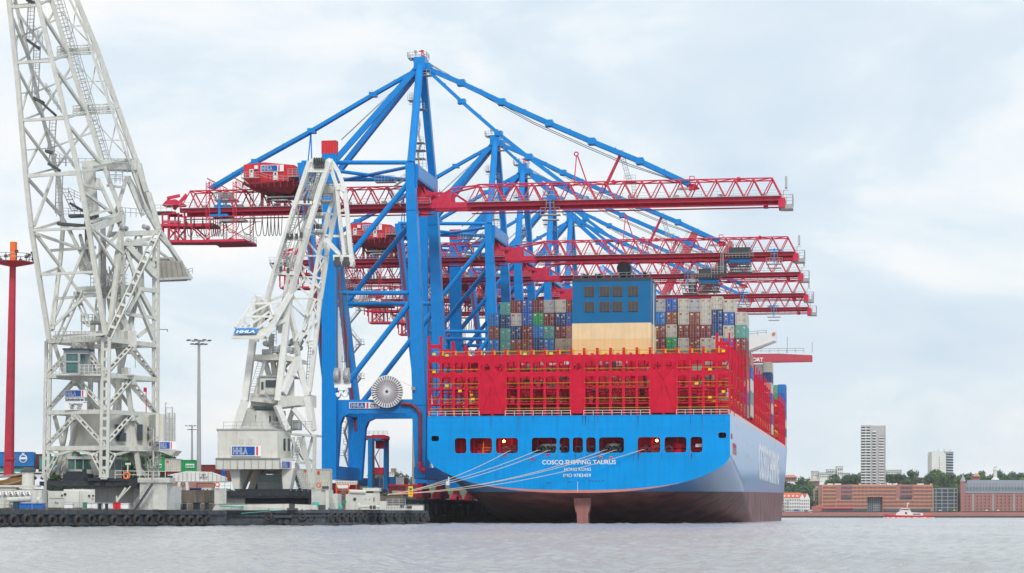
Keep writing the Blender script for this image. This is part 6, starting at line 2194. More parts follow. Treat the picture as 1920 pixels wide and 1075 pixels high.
for ti, (px, py, hh, ax) in enumerate(((503.5, 968.5, 17.5, outB), (567, 968.5, 19, outB), (585, 971, 17.5, outB), (599, 967.5, 17, (outB + ex * .7)))):
    p = W(px, py, 345.2); tyre(p, ax, hh / 2 * 345 / F, '%s large tyre fender from the left on the end of the middle floating crane pontoon' % ORDX[ti], 'tyre fenders on the middle pontoon end', .1, zd2 + .1)
for ti, (px, py) in enumerate(((617, 971), (629, 971), (642, 970), (655.5, 969.5), (667.5, 971), (678, 971), (694, 971), (708, 973), (724, 971), (740, 971), (758, 973), (777, 970), (787, 970), (798, 971))):
    p = onB(px) + ex * .35; hh = 19.5 * 345 / depth(p)
    p.z = zAt(py, p)
    tyre(p, (1, -.15, 0), hh / 2 * depth(p) / F, '%s tyre fender from the left on the receding side of the middle pontoon' % ORDX[ti], 'tyre fenders on the middle pontoon side', 0, zd2)
m = MB()
m.prism([W(398, 957, 347.5), W(592, 957, 345), W(588, 947, 345), W(540, 945, 345.7), W(410, 945, 347), W(404, 947, 347.3)], (0, .4, 0))
m.prism([W(588, 957, 345.2), W(592, 957, 345.2), W(588, 947, 345.2)], (0, 2, 0))
m.build('bulwark', FC, f2)
m = MB(); m.tube(W(412, 949, 346.6), W(452, 951, 346.3), .12, 6); m.box(W(454, 951, 346.3), (.45, .25, .35)); m.tube(W(452, 963, 344.8), W(536, 956, 344.5), .05, 5); m.build('teal_hawser', M['teal_rope'], f2)
# turntable & under structure
m = MB(); boxW(m, 424, 584, 921, 934, 352, 13); boxW(m, 455, 575, 934, 946, 354, 9); boxW(m, 440, 577, 917, 921, 353, 11); m.build('turntable', BK, f2)
m = MB()
for px in (431, 436, 443, 452, 482, 499, 516, 536, 551, 566):
    boxW(m, px, px + (3 if px < 445 else 8), 925, 930, 351.8, .3)
m.build('turntable_slot', M['rubber'], f2)
for q in ((402, 424, 916, 946, 351, 6), (584, 617, 918, 953, 351, 8), (612, 633, 926, 955, 353, 8), (424, 459, 934, 947, 353, 6)):
    m = MB(); boxW(m, *q); m.build('deckhouse', FW, f2)
for q in ((610, 615, 918, 957, 350.7, 1), (653, 708, 925, 956, 366, 7), (648, 656, 927, 956, 365.5, 7), (680, 711, 915, 921, 367, 6), (700, 711, 920, 946, 367.5, .6), (722, 793, 948, 957, 395, 4), (708, 724, 940, 956, 372, 4)):
    m = MB(); boxW(m, *q); m.build('deck_machinery', FC, f2)
m = MB(); m.tube(W(655, 922, 366), W(686, 923, 366), .35, 10); m.build('exhaust_pipe', FC, f2)
m = MB()
for px, py, r_ in ((665, 936, .25), (685.5, 936, .06), (693, 936, .06)):
    p = W(px, py, 365.8); m.lathe(p, [(r_, 0), (r_, .15)], 10, 'Y')
boxW(m, 700.5, 702, 933, 940, 365.8, .2); boxW(m, 604, 616, 912, 917, 350.5, .6)
m.build('port_hole', M['dark_steel'], f2)
for q in ((542, 553, 945, 953, 345.5, 1.2), (538, 558, 953, 957, 345, 1.6), (598, 609, 947, 955, 348, 1.5), (750, 757, 948, 953, 392, 1), (762, 772, 949, 954, 392, 1), (693, 697, 948, 955, 362, 1), (699, 704, 948, 955, 362, 1)):
    m = MB(); boxW(m, *q); m.build('deck_bollard', M['dark_steel'], f2)
m = MB()
m = MB(); m.tube(W(674, 950, 363), W(712, 950, 364), .22, 10); m.tube(W(672, 950, 362.8), W(676, 950, 362.8), .6, 12); m.build('anchor_winch', FC, f2)
m = MB(); m.lathe(W(592, 955, 349), [(.5, 0), (.62, .2), (.6, .8), (.45, 1.1)], 12); m.build('teal_rope_coil', M['teal_rope'], f2)
m = MB(); m.lathe(W(636, 955, 355), [(.5, 0), (.55, .4), (.3, .8)], 12); m.build('teal_rope_coil', M['teal_rope'], f2)
m = MB(); boxW(m, 640, 648, 939, 944, 356, 1.4); m.build('winch_cover', M['green_paint'], f2)
for px, py in ((407.5, 909), (597.5, 910)):
    m = MB(); m.torus(W(px, py, 350.6), (0, 1, 0), .32, .09, 14, 6); m.build('lifebuoy', M['orange_paint'], f2)
m = MB()
for a, b in (((400, 918), (432, 918)), ((590, 918), (614, 918)), ((545, 921), (588, 921))):
    m.rail([W(*a, 350.8), W(*b, 350.8)], 1.1, .03, .8, 1)
m.rail([W(712, 957, 372), W(795, 957, 405)], 1.0, .03, 2, 1); m.ladder(W(619, 928, 352.6), W(627, 955, 352.6), .5, .4); m.rail([W(725, 948, 390), W(760, 948, 392)], 1.1, .05, 1, 2)
m.build('deck_railing', M['grey_steel'], f2)
# four legs under the house
for pts in (((430, 880), (450, 880), (449, 921), (438, 921)), ((456, 880), (470, 880), (452, 921), (441, 921)), ((478, 880), (492, 880), (476, 921), (463, 921)), ((528, 878), (551, 878), (542, 922), (531, 922))):
    m = MB(); dd = 354 if pts[0][0] in (430, 528) else 361
    m.prism([W(px, py, dd) for px, py in pts], (0, 2.2, 0)); m.build('support_leg', FC, f2)
m = MB(); boxW(m, 483, 530, 883, 888, 362, 5); seg(m, (482, 905, 360), (500, 883, 360), .5); seg(m, (530, 905, 360), (515, 883, 360), .5); m.build('cross_frame', FW, f2)
m = MB(); boxW(m, 483, 528, 904, 920, 358, 5); boxW(m, 483, 528, 890, 892, 358, 5); boxW(m, 483, 486, 892, 904, 358, 5); boxW(m, 525, 528, 892, 904, 358, 5); m.build('lower_cab', M['grey_steel'], f2)
m = MB(); boxW(m, 486, 525, 892, 904, 358.3, 4); m.build('cab_window', M['glass_teal'], f2)
# skirt, house
def octo(m, c, rx, ry, z0, z1, ch=.35, rz=0):
    pts = []
    for x, y in ((-1, -1 + ch), (-1 + ch, -1), (1 - ch, -1), (1, -1 + ch), (1, 1 - ch), (1 - ch, 1), (-1 + ch, 1), (-1, 1 - ch)):
        v = Vector((x * rx, y * ry, 0)); v.rotate(Matrix.Rotation(rz, 3, 'Z')); pts.append((c.x + v.x, c.y + v.y, z0))
    m.prism(pts, (0, 0, z1 - z0))
cz = lambda py: W(0, py, 354).z
hc = W(476, 850, 360)
m = MB(); boxW(m, 404, 525.5, 858.5, 880, 352.5, 12); boxW(m, 525.5, 551, 860, 880, 352.5, 10, 3); m.build('house_skirt', FC, f2)
m = MB()
for i in range(10):
    px = 405 + i * 13.2; boxW(m, px, px + .8, 860, 880, 352.3, .2)
boxW(m, 404, 526, 858.5, 860, 352.2, .4); m.build('skirt_rib', M['grey_steel'], f2)
m = MB()
a, b, c_, d_ = W(408, 860, 353.5), W(520, 860, 353.5), W(545, 860, 358), W(545, 860, 366)
e_ = W(410, 860, 366); z1 = cz(807)
m.prism([a, b, c_, d_, e_], (0, 0, z1 - a.z))
house2 = m.build('crane_house', FC, f2)
m = MB(); m.prism([Vector((v.x, v.y, z1)) + o_ for v, o_ in ((a, Vector((-.15, -.15, 0))), (b, Vector((0, -.15, 0))), (c_, Vector((.15, 0, 0))), (d_, Vector((.15, .1, 0))), (e_, Vector((-.1, .1, 0))))], (0, 0, .22)); m.build('roof_edge', M['grey_steel'], house2)
m = MB()
for px, d in ((532, 355.5), (540.5, 357)): boxW(m, px, px + 3.5, 823, 845, d, .3, .6)
m.build('house_window', M['glass_dark'], house2)
m = MB()
for px in (447, 464):
    m = MB(); boxW(m, px, px + 9, 823, 836, 353.4, .12); m.build('vent_hatch', FW, house2)
m = MB(); m.rail([W(419, 806, 354), W(540, 806, 354)], 1.2, .03, 1.7, 1); m.build('roof_railing', M['grey_steel'], house2)
a = W(433.5, 855.5, 353.25); b = W(489.5, 836, 353.25); xr_ = Vector((b.x - a.x, b.y - a.y, 0))
hhla(house2, a, xr_, xr_.length, b.z - a.z, blue=.79)
a = W(527, 878.5, 352.1); b = W(552, 865, 354.6); xr_ = Vector((b.x - a.x, b.y - a.y, 0))
hhla(f2, a, xr_, xr_.length, b.z - a.z, blue=.62)
# turret
m = MB()
c0 = W(493, 805, 361)
zz = lambda py: W(0, py, 361).z
m.lathe((c0.x, c0.y, 0), [(5.2, zz(807)), (3.8, zz(800)), (3.7, zz(772)), (2.2, zz(765)), (2.0, zz(760))], 12)
m.build('turret', FW, f2)
m = MB()
for px, py0, py1 in ((480.5, 779, 792), (506, 780, 792), (519, 781, 791)): boxW(m, px - 1.6, px + 1.8, py0, py1, 357.1 + abs(px - 493) * .02, .3)
boxW(m, 477, 519, 762, 768, 357.2, .5)
m.build('turret_window', M['glass_dark'], f2)
m = MB(); m.prism([W(519, 765, 354.5), W(524, 741, 354.5), W(576, 744, 358), W(582, 740, 358.5), W(582, 763, 358.5), W(560, 760, 357)], (0, 4, 0)); m.build('jib_foot', FC, f2)
m = MB(); m.prism([W(468, 752, 357), W(519, 758, 357), W(519, 741, 357), W(470, 738, 357)], (0, 6, 0)); boxW(m, 470, 519, 752, 762, 358, 6); m.build('cab_platform', FC, f2)
m = MB(); boxW(m, 487, 520, 706, 740, 356.5, 6); boxW(m, 520, 552, 706, 742, 357, 6, 2); cab2 = m.build('operator_cab', FC, f2)
m = MB(); boxW(m, 498, 518, 713, 726, 356.3, .2); boxW(m, 490, 494, 716, 730, 356.3, .2); m.build('cab_window', M['glass_dark'], cab2)
m = MB(); boxW(m, 485, 554, 704.5, 706.5, 356.2, 7); m.build('cab_roof', M['grey_steel'], cab2)
# tower legs
def chord(name, pts, w_, mt=FW, w2=None):
    m = MB()
    for a, b in zip(pts[:-1], pts[1:]): seg(m, a, b, w_, w2 or w_)
    return m.build(name, mt, f2)
chord('tower_leg', [(441, 806, 356), (459.5, 752, 357), (473, 650, 358), (475, 632, 358)], 1.0, LW)
chord('tower_leg', [(521, 752, 355), (534, 640, 356), (541, 569, 356), (545, 549, 356)], .95, LW)
chord('tower_leg', [(559, 672, 358), (576, 742, 358)], .9, LW)
chord('tower_leg', [(541, 570, 356), (552, 620, 357), (559, 668, 358)], .7, LW)
chord('tower_leg', [(559, 672, 358), (530, 738, 355)], 1.0, LW)
m = MB(); m.prism([W(474, 665, 358), W(530, 664, 356), W(558, 672, 358), W(558, 680, 358), W(529, 675, 356), W(474, 676, 358)], (0, 6, 0)); m.build('tower_platform', FC, f2)
m = MB()
for a, b, w_ in (((478, 740, 358), (497, 676, 358), .5), ((497, 678, 360), (505, 706, 360), .8), ((512, 678, 360), (515, 706, 360), .7), ((525, 678, 360), (520, 706, 360), .7), ((534, 690, 362), (545, 678, 362), .4), ((533, 690, 362), (545, 706, 362), .4), ((553, 680, 358), (572, 735, 358), .4),
                 ((576, 744, 358), (586, 807, 358), 1.0), ((582, 763, 359), (588, 808, 359), .9), ((549, 766, 357), (586, 812, 358), .7), ((551, 765, 360), (537, 806, 360), .7), ((519, 760, 355), (538, 806, 356), .9), ((524, 765, 356), (540, 806, 357), .4)):
    seg(m, a, b, w_, w_)
m.build('tower_brace', LW, f2)
m = MB(); m.prism([W(545, 812, 357), W(592, 815, 358), W(592, 819, 358), W(545, 816, 357)], (0, 4, 0))
for a, b, w_ in (((590, 818, 358), (588, 921, 358), .5), ((563, 820, 358), (588, 915, 358), .7), ((568, 815, 358), (590, 920, 358), .3), ((560, 868, 358), (591, 868, 358), .4), ((548, 820, 356), (562, 870, 356), .4), ((586, 820, 359), (575, 860, 359), .4), ((578, 860, 359), (586, 866, 359), .3), ((551, 820, 357), (545, 870, 357), .3), ((551, 870, 357), (568, 921, 358), .9), ((546, 822, 356), (570, 862, 358), .4)):
    seg(m, a, b, w_, w_)
m.build('stair_tower', FW, f2)
m = MB(); m.ladder(W(551, 868, 355.5), W(563, 820, 355.5), .8, .4, r=.05, cage=1); m.ladder(W(572, 915, 355.5), W(553, 868, 355.5), .9, .35, r=.05, cage=1); m.ladder(W(471, 738, 356), W(489, 678, 356), .8, .4, r=.04); m.rail([W(548, 806, 355), W(585, 806, 355)], 1.3, .04, .8, 2)
m.rail([W(468, 738, 356), W(486, 738, 356)], 1.1, .03, .8); m.stairs(W(511, 752, 355.5), W(497, 738, 355.5), .8, 7)
m.build('tower_ladder', M['grey_steel'], f2)
m = MB(); boxW(m, 545, 563, 788, 806, 360, 3); m.build('winch_box', M['grey_steel'], f2)
# machinery on the tower platform
m = MB()
boxW(m, 491, 510, 655, 664, 357, 2)
for px, py, r_ in ((518, 657, .55), (530, 654, .6), (545, 657, .55), (541, 643, .5), (552, 642, .6), (560, 652, .5), (500, 645, .45)):
    p = W(px, py, 359); m.lathe(p, [(r_ * .5, -1), (r_, -.9), (r_, -.7), (r_ * .7, -.7), (r_ * .7, .7), (r_, .7), (r_, .9)], 12, 'Y')
m.prism([W(503, 626, 358), W(512, 626, 358), W(510, 655, 358), W(504, 655, 358)], (0, 1, 0))
m.build('machinery', M['grey_steel'], f2)
m = MB(); m.rail([W(508, 664, 355.8), W(530, 664, 355.8)], 1.2, .04, .6, 2); m.rail([W(530, 664, 356), W(558, 668, 357.5)], 1.2, .04, .6, 2); m.rail([W(500, 645, 356.5), W(518, 645, 356.5)], 2.0, .04, .7, 3)
m.stairs(W(556, 660, 358), W(575, 628, 358), .8, 10); m.ladder(W(577, 740, 358.5), W(584, 640, 358.5), .8, .5, r=.05, cage=1)
m.build('platform_railing', M['grey_steel'], f2)
# counterweight fork
m = MB()
for a, b, w_ in (((545, 549, 355), (497, 632, 352), .75), ((545, 549, 356), (540, 570, 356), .9), ((484, 332 + 20, 352), (484, 352, 352), .1), ((474, 349 - 0 + 0, 353), (474, 349, 353), .1)):
    if a[1] != b[1]: seg(m, a, b, w_, w_)
for a, b, w_ in (((486, 555, 355), (472, 570, 355), .5), ((474, 570, 354), (442, 616, 352), .5), ((486, 555, 355), (480, 600, 356), 1.0), ((486, 556, 355), (500, 566, 355), .4), ((474, 570, 354), (530, 567, 355), .35), ((460, 594, 353), (511, 594, 353), .35), ((476, 572, 354), (480, 600, 354), .3), ((460, 594, 353), (505, 570, 354), .35), ((457, 598, 353), (466, 612, 352.5), .35), ((457, 598, 353), (455, 612, 352.5), .3), ((505, 570, 354), (512, 592, 353), .3), ((530, 567, 355), (468, 610, 352), .3), ((511, 594, 353), (480, 618, 352), .35), ((540, 597, 356), (495, 620, 354), .55), ((503, 565, 356), (545, 549, 356), .35), ((494, 588, 356), (508, 574, 356), .5)):
    seg(m, a, b, w_, w_)
m.build('counterweight_fork', LW, f2)
m = MB(); m.prism([W(433, 634, 351), W(493, 635, 351), W(506, 614, 353), W(443, 615, 353)], (0, 0, -.15)); m.prism([W(433, 635, 351), W(494, 635, 351), W(494, 629, 351.1), W(434, 630, 351.1)], (0, 1.4, 0)); cw = m.build('counterweight', FC, f2)
m = MB(); a, b, c_, d_ = W(437.5, 626, 350.9), W(480, 625.5, 350.9), W(486, 616, 351.9), W(442, 616, 351.9); m.quad(a, b, c_, d_); m.build('blue_field', M.get('sign_blue_l') or mat('sign_blue_l', (0.02, 0.22, 0.62), .4), cw)
zdv = ((d_ - a)).normalized(); xdv = (b - a).normalized()
text_mb('HHLA', 1.0, a + xdv * .35 + zdv * .15 - Vector((0, .05, 0)), xdv, zdv, .02, bold=.03, squash=1.1).build('sign_lettering', M['sign_white'], cw)
m = MB()
for i in range(5): seg(m, (525 + i * 3.2, 575 + i * 2, 357), (524 + i * 3, 625, 357), .35, .5)
for i in range(3): seg(m, (479 + i * 5, 600, 357), (477 + i * 5, 615, 357), .4, .5)
m.build('counterweight_blocks', LW, f2)
m = MB()
for px, py in ((536, 588), (528, 594), (520, 598), (496, 592), (515, 602)): m.lathe(W(px, py, 357.5), [(.5, -.5), (.8, -.4), (.8, .4), (.5, .5)], 12, 'Y')
m.build('sheave', M['dark_steel'], f2)
# jib: two front chords, two rear chords
jA = [(581, 303, 352), (549, 400, 353), (518, 500, 354), (501, 562, 355), (480, 640, 356)]
jB = [(618, 303, 352), (600, 356, 352.5), (578, 430, 353), (559, 497, 354), (545, 549, 355)]
jC = [(600, 310, 358), (585, 380, 358), (563, 450, 358), (547, 480, 358), (534, 552, 358), (520, 620, 358)]
jD = [(632, 351, 356), (630, 395, 357), (612, 480, 357), (600, 560, 358), (590, 656, 358), (580, 735, 358)]
jE = [(632, 351, 356), (616, 400, 356), (597, 480, 357), (583, 560, 357), (570, 623, 358)]
for ch_, w_ in ((jA, .68), (jB, .8), (jC, .5), (jD, .65), (jE, .55)):
    chord('jib_chord', ch_, w_, LW)
m = MB()
for py in (320, 380, 447, 512): m.beam(onc(jA, py), onc(jB, py + 1), .7, .55)
for a, b in ((320, 380), (380, 447), (447, 512)):
    m.beam(onc(jA, a), onc(jC, b), .22, .22); m.beam(onc(jC, a), onc(jB, b), .22, .22); m.beam(onc(jB, a), onc(jC, b), .25, .25); m.beam(onc(jA, b), onc(jC, a + 20), .2, .2)
for py in (400, 440, 480, 520, 560): m.beam(onc(jC, py), onc(jE, py), .25, .25); m.beam(onc(jE, py), onc(jD, py + 4), .3, .3); m.beam(onc(jC, py), onc(jE, min(py + 38, 620)), .25, .25); m.beam(onc(jE, py), onc(jD, py + 40), .3, .3); m.beam(onc(jD, py), onc(jE, py + 38), .2, .2)
for a, b in (((545, 549), (583, 600)), ((583, 590), (552, 640)), ((595, 600), (560, 640)), ((590, 585), (575, 650)), ((560, 500), (583, 540)), ((560, 510), (540, 560)), ((600, 540), (572, 520)), ((569, 636), (590, 655)), ((592, 560), (570, 620)), ((550, 548), (575, 520))):
    seg(m, (*a, 357), (*b, 357), .35, .35)
m.build('jib_lattice', LW, f2)
# jib head, sheaves
m = MB()
m.prism([W(575, 318, 352), W(580, 298, 352), W(587, 297, 352), W(590, 305, 352), W(588, 318, 352)], (0, 1.2, 0)); m.prism([W(606, 318, 352), W(611, 300, 352), W(617, 296, 352), W(622, 299, 352), W(620, 318, 352)], (0, 1.2, 0))
boxW(m, 577, 620, 306, 320, 353, 3); m.build('jib_head', LW, f2)
m = MB()
for i in range(5):
    p = W(590 + i * 4.2, 303, 351.8); m.lathe(p, [(.2, -.1), (.62, -.08), (.62, .08), (.2, .1)], 14, 'X'); m.box(W(591 + i * 4, 309, 351.6), (.22, .3, 1.0))
m.build('sheave', M['dark_steel'], f2)
# hook boom (curved, right)
m = MB()
def bezp(pts, d, w_, w2=None):
    for a, b in zip(pts[:-1], pts[1:]): seg(m, (*a, d), (*b, d), w_, w2 or w_)
bezp([(620, 300), (634, 322), (646, 352), (650, 390), (653, 425), (657, 465), (661, 492)], 353, .62)
bezp([(618, 304), (625, 330), (632, 351)], 353, .6)
bezp([(648, 356), (638, 352), (632, 351)], 353, .9)
bezp([(632, 351), (636, 400), (641, 440), (646, 478)], 353, .5)
bezp([(650, 390), (640, 396)], 353, .3); bezp([(636, 395), (643, 396), (651, 390)], 353, .3)
bezp([(624, 443), (655, 443)], 354, .35); bezp([(610, 448), (636, 476), (628, 490)], 355, .7); bezp([(660, 470), (640, 478)], 354, .5)
bezp([(653, 430), (650, 470), (640, 480), (630, 470)], 354, .5)
m.prism([W(624, 478, 352.5), W(660, 478, 352.5), W(662, 494, 352.5), W(660, 500, 352.5), W(626, 492, 352.5)], (0, 1.6, 0))
m.build('hook_boom', LW, f2)
m = MB()
for px in (632, 649):
    boxW(m, px - 5, px + 5, 482, 495, 352, .6); m.lathe(W(px, 494, 352), [(.3, -.3), (.6, -.25), (.6, .25), (.3, .3)], 12, 'Y')
m.build('sheave', M['dark_steel'], f2)
m = MB()
for px, tx_ in ((628, 632), (630, 634), (635, 647), (636.5, 649), (650, 652), (651.5, 653)):
    seg(m, (px, 498, 352), (tx_, 700, 352), .06)
seg(m, (630, 500, 352.2), (630, 695, 352.2), .05)
m.build('hook_rope', M['rope_steel'], f2)
for px in (632, 650):
    m = MB(); c0 = W(px, 705, 352); m.lathe(c0, [(.4, -.45), (.95, -.4), (1.05, 0), (.95, .4), (.4, .45)], 16, 'X'); boxW(m, px - 5, px + 5, 690, 706, 351.7, .7); boxW(m, px - 6, px + 6, 714, 720, 351.7, .7); m.build('hook_block', M['hook_grey'], f2)
m = MB(); boxW(m, 627, 658, 719, 727, 351.8, .6); m.path([W(640, 727, 352), W(641, 738, 352), W(647, 744, 352), W(651, 738, 352)], .22, 8); m.path([W(640, 732, 352), W(634, 744, 352), W(631, 737, 352)], .22, 8); boxW(m, 634, 650, 724, 732, 351.7, .8); m.build('hook', M['sign_white'], f2)
# ladders, ropes, walkways in the jib
m = MB()
for a, b in (((588, 320), (560, 378)), ((560, 380), (540, 450)), ((540, 450), (520, 512)), ((598, 320), (578, 385))):
    m.ladder(W(*a, 353), W(*b, 353), .9, .4, Vector((ca, sa, 0)), .05, cage=1)
for a, b in (((600, 352), (640, 352)), ((602, 375), (624, 375)), ((580, 395), (604, 395)), ((560, 412), (590, 412)), ((586, 430), (606, 434)), ((520, 500), (545, 500))):
    m.rail([W(*a, 355), W(*b, 355)], 1.0, .04, .6, 2)
boxW(m, 600, 624, 375, 378, 355, 3); boxW(m, 585, 606, 432, 436, 355, 3); m.build('jib_ladder', M['grey_steel'], f2)
m = MB()
for i, (a, b) in enumerate((((592, 315), (540, 500)), ((596, 315), (546, 500)), ((604, 320), (575, 470)), ((611, 330), (586, 480)), ((590, 315), (530, 510)))):
    seg(m, (*a, 354), (*b, 355), .06)
m.build('jib_rope', M['rope_steel'], f2)
m = MB()
for px, py in ((572, 377), (579, 377), (585, 380), (540, 443), (547, 443), (556, 443), (565, 441), (527, 505), (540, 508)):
    m = MB(); m.box(W(px, py, 352.6), (.35, .5, .8)); m.build('rope_guide', M['dark_steel'], f2)
m = MB()
for i in range(4): m.lathe(W(590 + i * 4, 425, 355), [(.2, -.08), (.42, -.06), (.42, .06), (.2, .08)], 12, 'X')
m.build('rope_sheave', M['dark_steel'], f2)
m = MB(); boxW(m, 600, 626, 345, 362, 357, 3); boxW(m, 578, 606, 398, 404, 356, 4); m.build('head_platform', FC, f2)
# ---------------------------------------------------------------- quay side clutter behind the floating cranes
def cside(px0, px1, py0, py1, d, col, label, grp='containers on the quay behind the floating cranes', dep=2.44):
    a, b = W(px0, py1, d), W(px1, py0, d)
    t = thing('shipping_container', label, 'shipping container', (a.x, a.y, a.z), grp)
    m = MB(); boxW(m, px0, px1, py0, py1, d, dep); bd = m.build('body', M['cont_' + col], t)
    m = MB()
    n = Vector((sa, -ca, 0)) * .03
    for q in (px0 + .2, px1 - .2): seg(m, (q, py1, d - .05), (q, py0, d - .05), .14)
    for q in (py0 + .2, py1 - .2): seg(m, (px0, q, d - .05), (px1, q, d - .05), .14)
    m.build('frame', M['cont_' + col], t)
    return t, bd
for k_, c_ in CC.items():
    mat('cont_' + k_, c_, 0.55, var=0.18, scale=0.5, streak=.4, streakcol=(0.25, 0.14, 0.09), sthr=.6, wave=('XY', 0.42, 0.06))
cside(-40, 62.5, 848, 874, 460, 'blue', 'bright blue container with a white oval emblem, behind the red mast')
t, _ = cside(0, 62.5, 873.5, 888, 460.5, 'teal', 'teal container under the blue one with the oval emblem')
m = MB(); c0 = W(43.5, 860, 459.85); m.lathe(c0, [(.85, 0), (.85, .04)], 20, 'Y'); m.box(c0 + Vector((0, -.03, 1.0)), (.5, .04, .25)); em = m.build('emblem', M['sign_white'], t)
m = MB(); m.lathe(c0 + Vector((0, -.05, 0)), [(.66, 0), (.66, .04)], 20, 'Y'); m.build('emblem_field', M['cont_blue'], t)
m = MB(); m.box(c0 + Vector((0, -.08, .05)), (1.3, .04, .45)); m.build('emblem_bar', M['sign_white'], t)
cside(62.5, 84, 852, 880, 463, 'maroon', 'maroon container just right of the blue container with the emblem')
cside(74, 100, 856, 880, 461, 'teal', 'teal container behind the left leg of the left crane tower')
cside(110, 146, 846, 873, 463, 'teal', 'long teal container behind the crane tower, above an empty bay', dep=2.4)
cside(147, 175, 852, 874, 466, 'teal', 'shorter darker teal container behind the crane tower')
cside(84, 92, 851, 875, 468, 'brown', 'brown container end between the maroon and teal ones')
def gb(px0, px1, py0, py1, label):
    t, _ = cside(px0, px1, py0, py1, 440, 'green', label)
    m = MB(); cx = (px0 + px1) / 2; boxW(m, px1 - 19 if px0 > 300 else px0 + 1, px1 - 3 if px0 > 300 else px0 + 14, 870, 877.5, 439.85, .08); s = m.build('sign_board', M['sign_white'], t)
    m = MB()
    for k in range(5):
        x_ = (px1 - 18 if px0 > 300 else px0 + 2) + k * (2.9 if px0 > 300 else 2.3); boxW(m, x_, x_ + 1.9, 871.8, 875.8, 439.75, .05)
    m.build('sign_lettering', M['cont_green'], s)
gb(289, 309, 859, 884, 'green container with a white board, half hidden behind the spiral stair')
t, _ = cside(309, 339, 861, 884, 440, 'cream', 'pale grey container between the two green ones')
m = MB(); boxW(m, 312, 316, 864, 867, 439.85, .06); m.build('logo', M['sign_red'], t)
gb(339, 367, 863, 884, 'green container with a white board, left of the pale light mast')
cside(375, 403, 872, 886, 455, 'maroon', 'maroon container right of the pale light mast')
cside(403, 415, 880, 893, 456, 'maroon', 'dark maroon container end beside the crane house skirt')
cside(415, 421, 880, 893, 455.5, 'royal', 'narrow view of a blue container beside the crane house skirt')
for k, (a, b, c_) in enumerate(((421, 432, 'brown'), (455, 480, 'brown'), (512, 530, 'brown'))):
    cside(a, b, 880 + k, 903, 458 + k, c_, ['rust brown container between the first two legs of the middle crane', 'rust brown container between the middle legs of the middle crane', 'rust brown container seen above the lower cab of the middle crane'][k])
cside(280, 310, 884, 897, 445, 'maroon', 'dark red container under the green one with the white board')
cside(310, 400, 884.5, 895, 448, 'brown', 'long rusty container behind the white beam')
cside(313, 367, 902, 921, 432, 'pink', 'faded salmon container below the white beam')
cside(370, 400, 905, 921, 434, 'pink', 'pale pink container right of the salmon one below the white beam')
t, _ = cside(561, 621, 880, 926, 405, 'cream', 'large pale cream container at the foot of the near crane legs')
m = MB(); boxW(m, 595, 599, 883.5, 889, 404.8, .08); boxW(m, 570, 575, 882.5, 884, 404.8, .08); m.build('logo', M['sign_red'], t)
t, _ = cside(729, 742, 894.5, 911, 640, 'blue', 'blue container beyond the straddle carrier, with a white mark')
t, _ = cside(742, 757, 894.5, 911, 640, 'white', 'white container beyond the straddle carrier')
cside(757, 764, 897, 911, 645, 'maroon', 'narrow maroon container right of the white one beyond the straddle carrier')
cside(729, 760, 911, 925, 620, 'maroon', 'maroon container beneath the blue and white pair beyond the straddle carrier')
cside(772, 782, 899, 910, 650, 'blue', 'small blue container behind the grey lamp pole')
cside(672, 724, 897, 912, 690, 'navy', 'row of dark blue containers behind the straddle carrier')
t, _ = cside(906, 942, 920, 937, 560, 'cream', 'pale cream container on the quay under the overhanging stern')
cside(880, 906, 915, 936, 590, 'maroon', 'dark red container on the quay under the overhanging stern')
# white lifting beam on trestles
t = thing('lifting_beam', 'long white riveted steel beam with tapering ends resting on trestles behind the left pontoon', 'lifting beam', W(370, 925, 400))
m = MB(); m.prism([W(314, 891, 400), W(350, 883.5, 400), W(394, 885, 400), W(423, 896, 400), W(423, 904, 400), W(315, 902, 400)], (0, 1.2, 0)); m.build('beam', M['lattice_white'], t)
m = MB()
for i in range(14): px = 318 + i * 8; boxW(m, px, px + .9, 886 if 340 < px < 400 else 891, 903, 399.9, .1)
boxW(m, 314, 423, 902.5, 904.5, 399.8, 1.5); m.build('rib', M['grey_steel'], t)
m = MB()
for px in (337, 351): seg(m, (px, 904, 400), (px - 3 if px < 340 else px + 1, 922, 400), .5)
seg(m, (337, 904, 401), (351, 922, 401), .2); seg(m, (351, 904, 401), (336, 922, 401), .2); boxW(m, 331, 340, 918, 922, 399.6, 1.5); m.build('trestle', M['lattice_white'], t)
for k, s_ in enumerate(('300 t', 'NETZLAST')):
    a = W(382, 891.5 + 5 * k, 399.75); text_mb(s_, .32 if k else .36, a, (1, 0, 0), (0, 0, 1), .02, 'CENTER', bold=.01).build('lettering', M['sign_text'], t)
# low walls, sheds, fences
t = thing('shed', 'low pale grey quay shed with dark openings behind the right end of the white beam', 'shed', W(390, 922, 398))
m = MB(); boxW(m, 378, 396, 915, 922, 398, 3); m.build('wall', FC, t); m = MB(); boxW(m, 380, 382, 917, 920, 397.9, .1); boxW(m, 388, 390, 917, 920, 397.9, .1); m.build('window', M['dark_steel'], t)
m = MB(); boxW(m, 354, 378, 915.5, 921.5, 402, 2.5); tag(m.build('skip', M['blue_crate'], None, W(366, 921, 402)), 'low blue skip on the quay below the white beam', 'skip')
t = thing('boat_hull', 'brown wooden hull of a beached lighter behind the cream funnel at the far left', 'boat hull', W(20, 915, 330))
m = MB(); m.prism([W(-30, 905, 332), W(8, 900, 332), W(26, 893, 332), W(42, 890, 332), W(42, 910, 332), W(-30, 915, 332)], (0, 5, 0)); m.build('hull', M['skip_brown'], t)
m = MB(); seg(m, (-30, 899, 331.8), (44, 888, 331.8), .25, .3); seg(m, (8, 909, 331.6), (40, 901, 331.6), .12, .12); m.build('gunwale', M['concrete'], t)
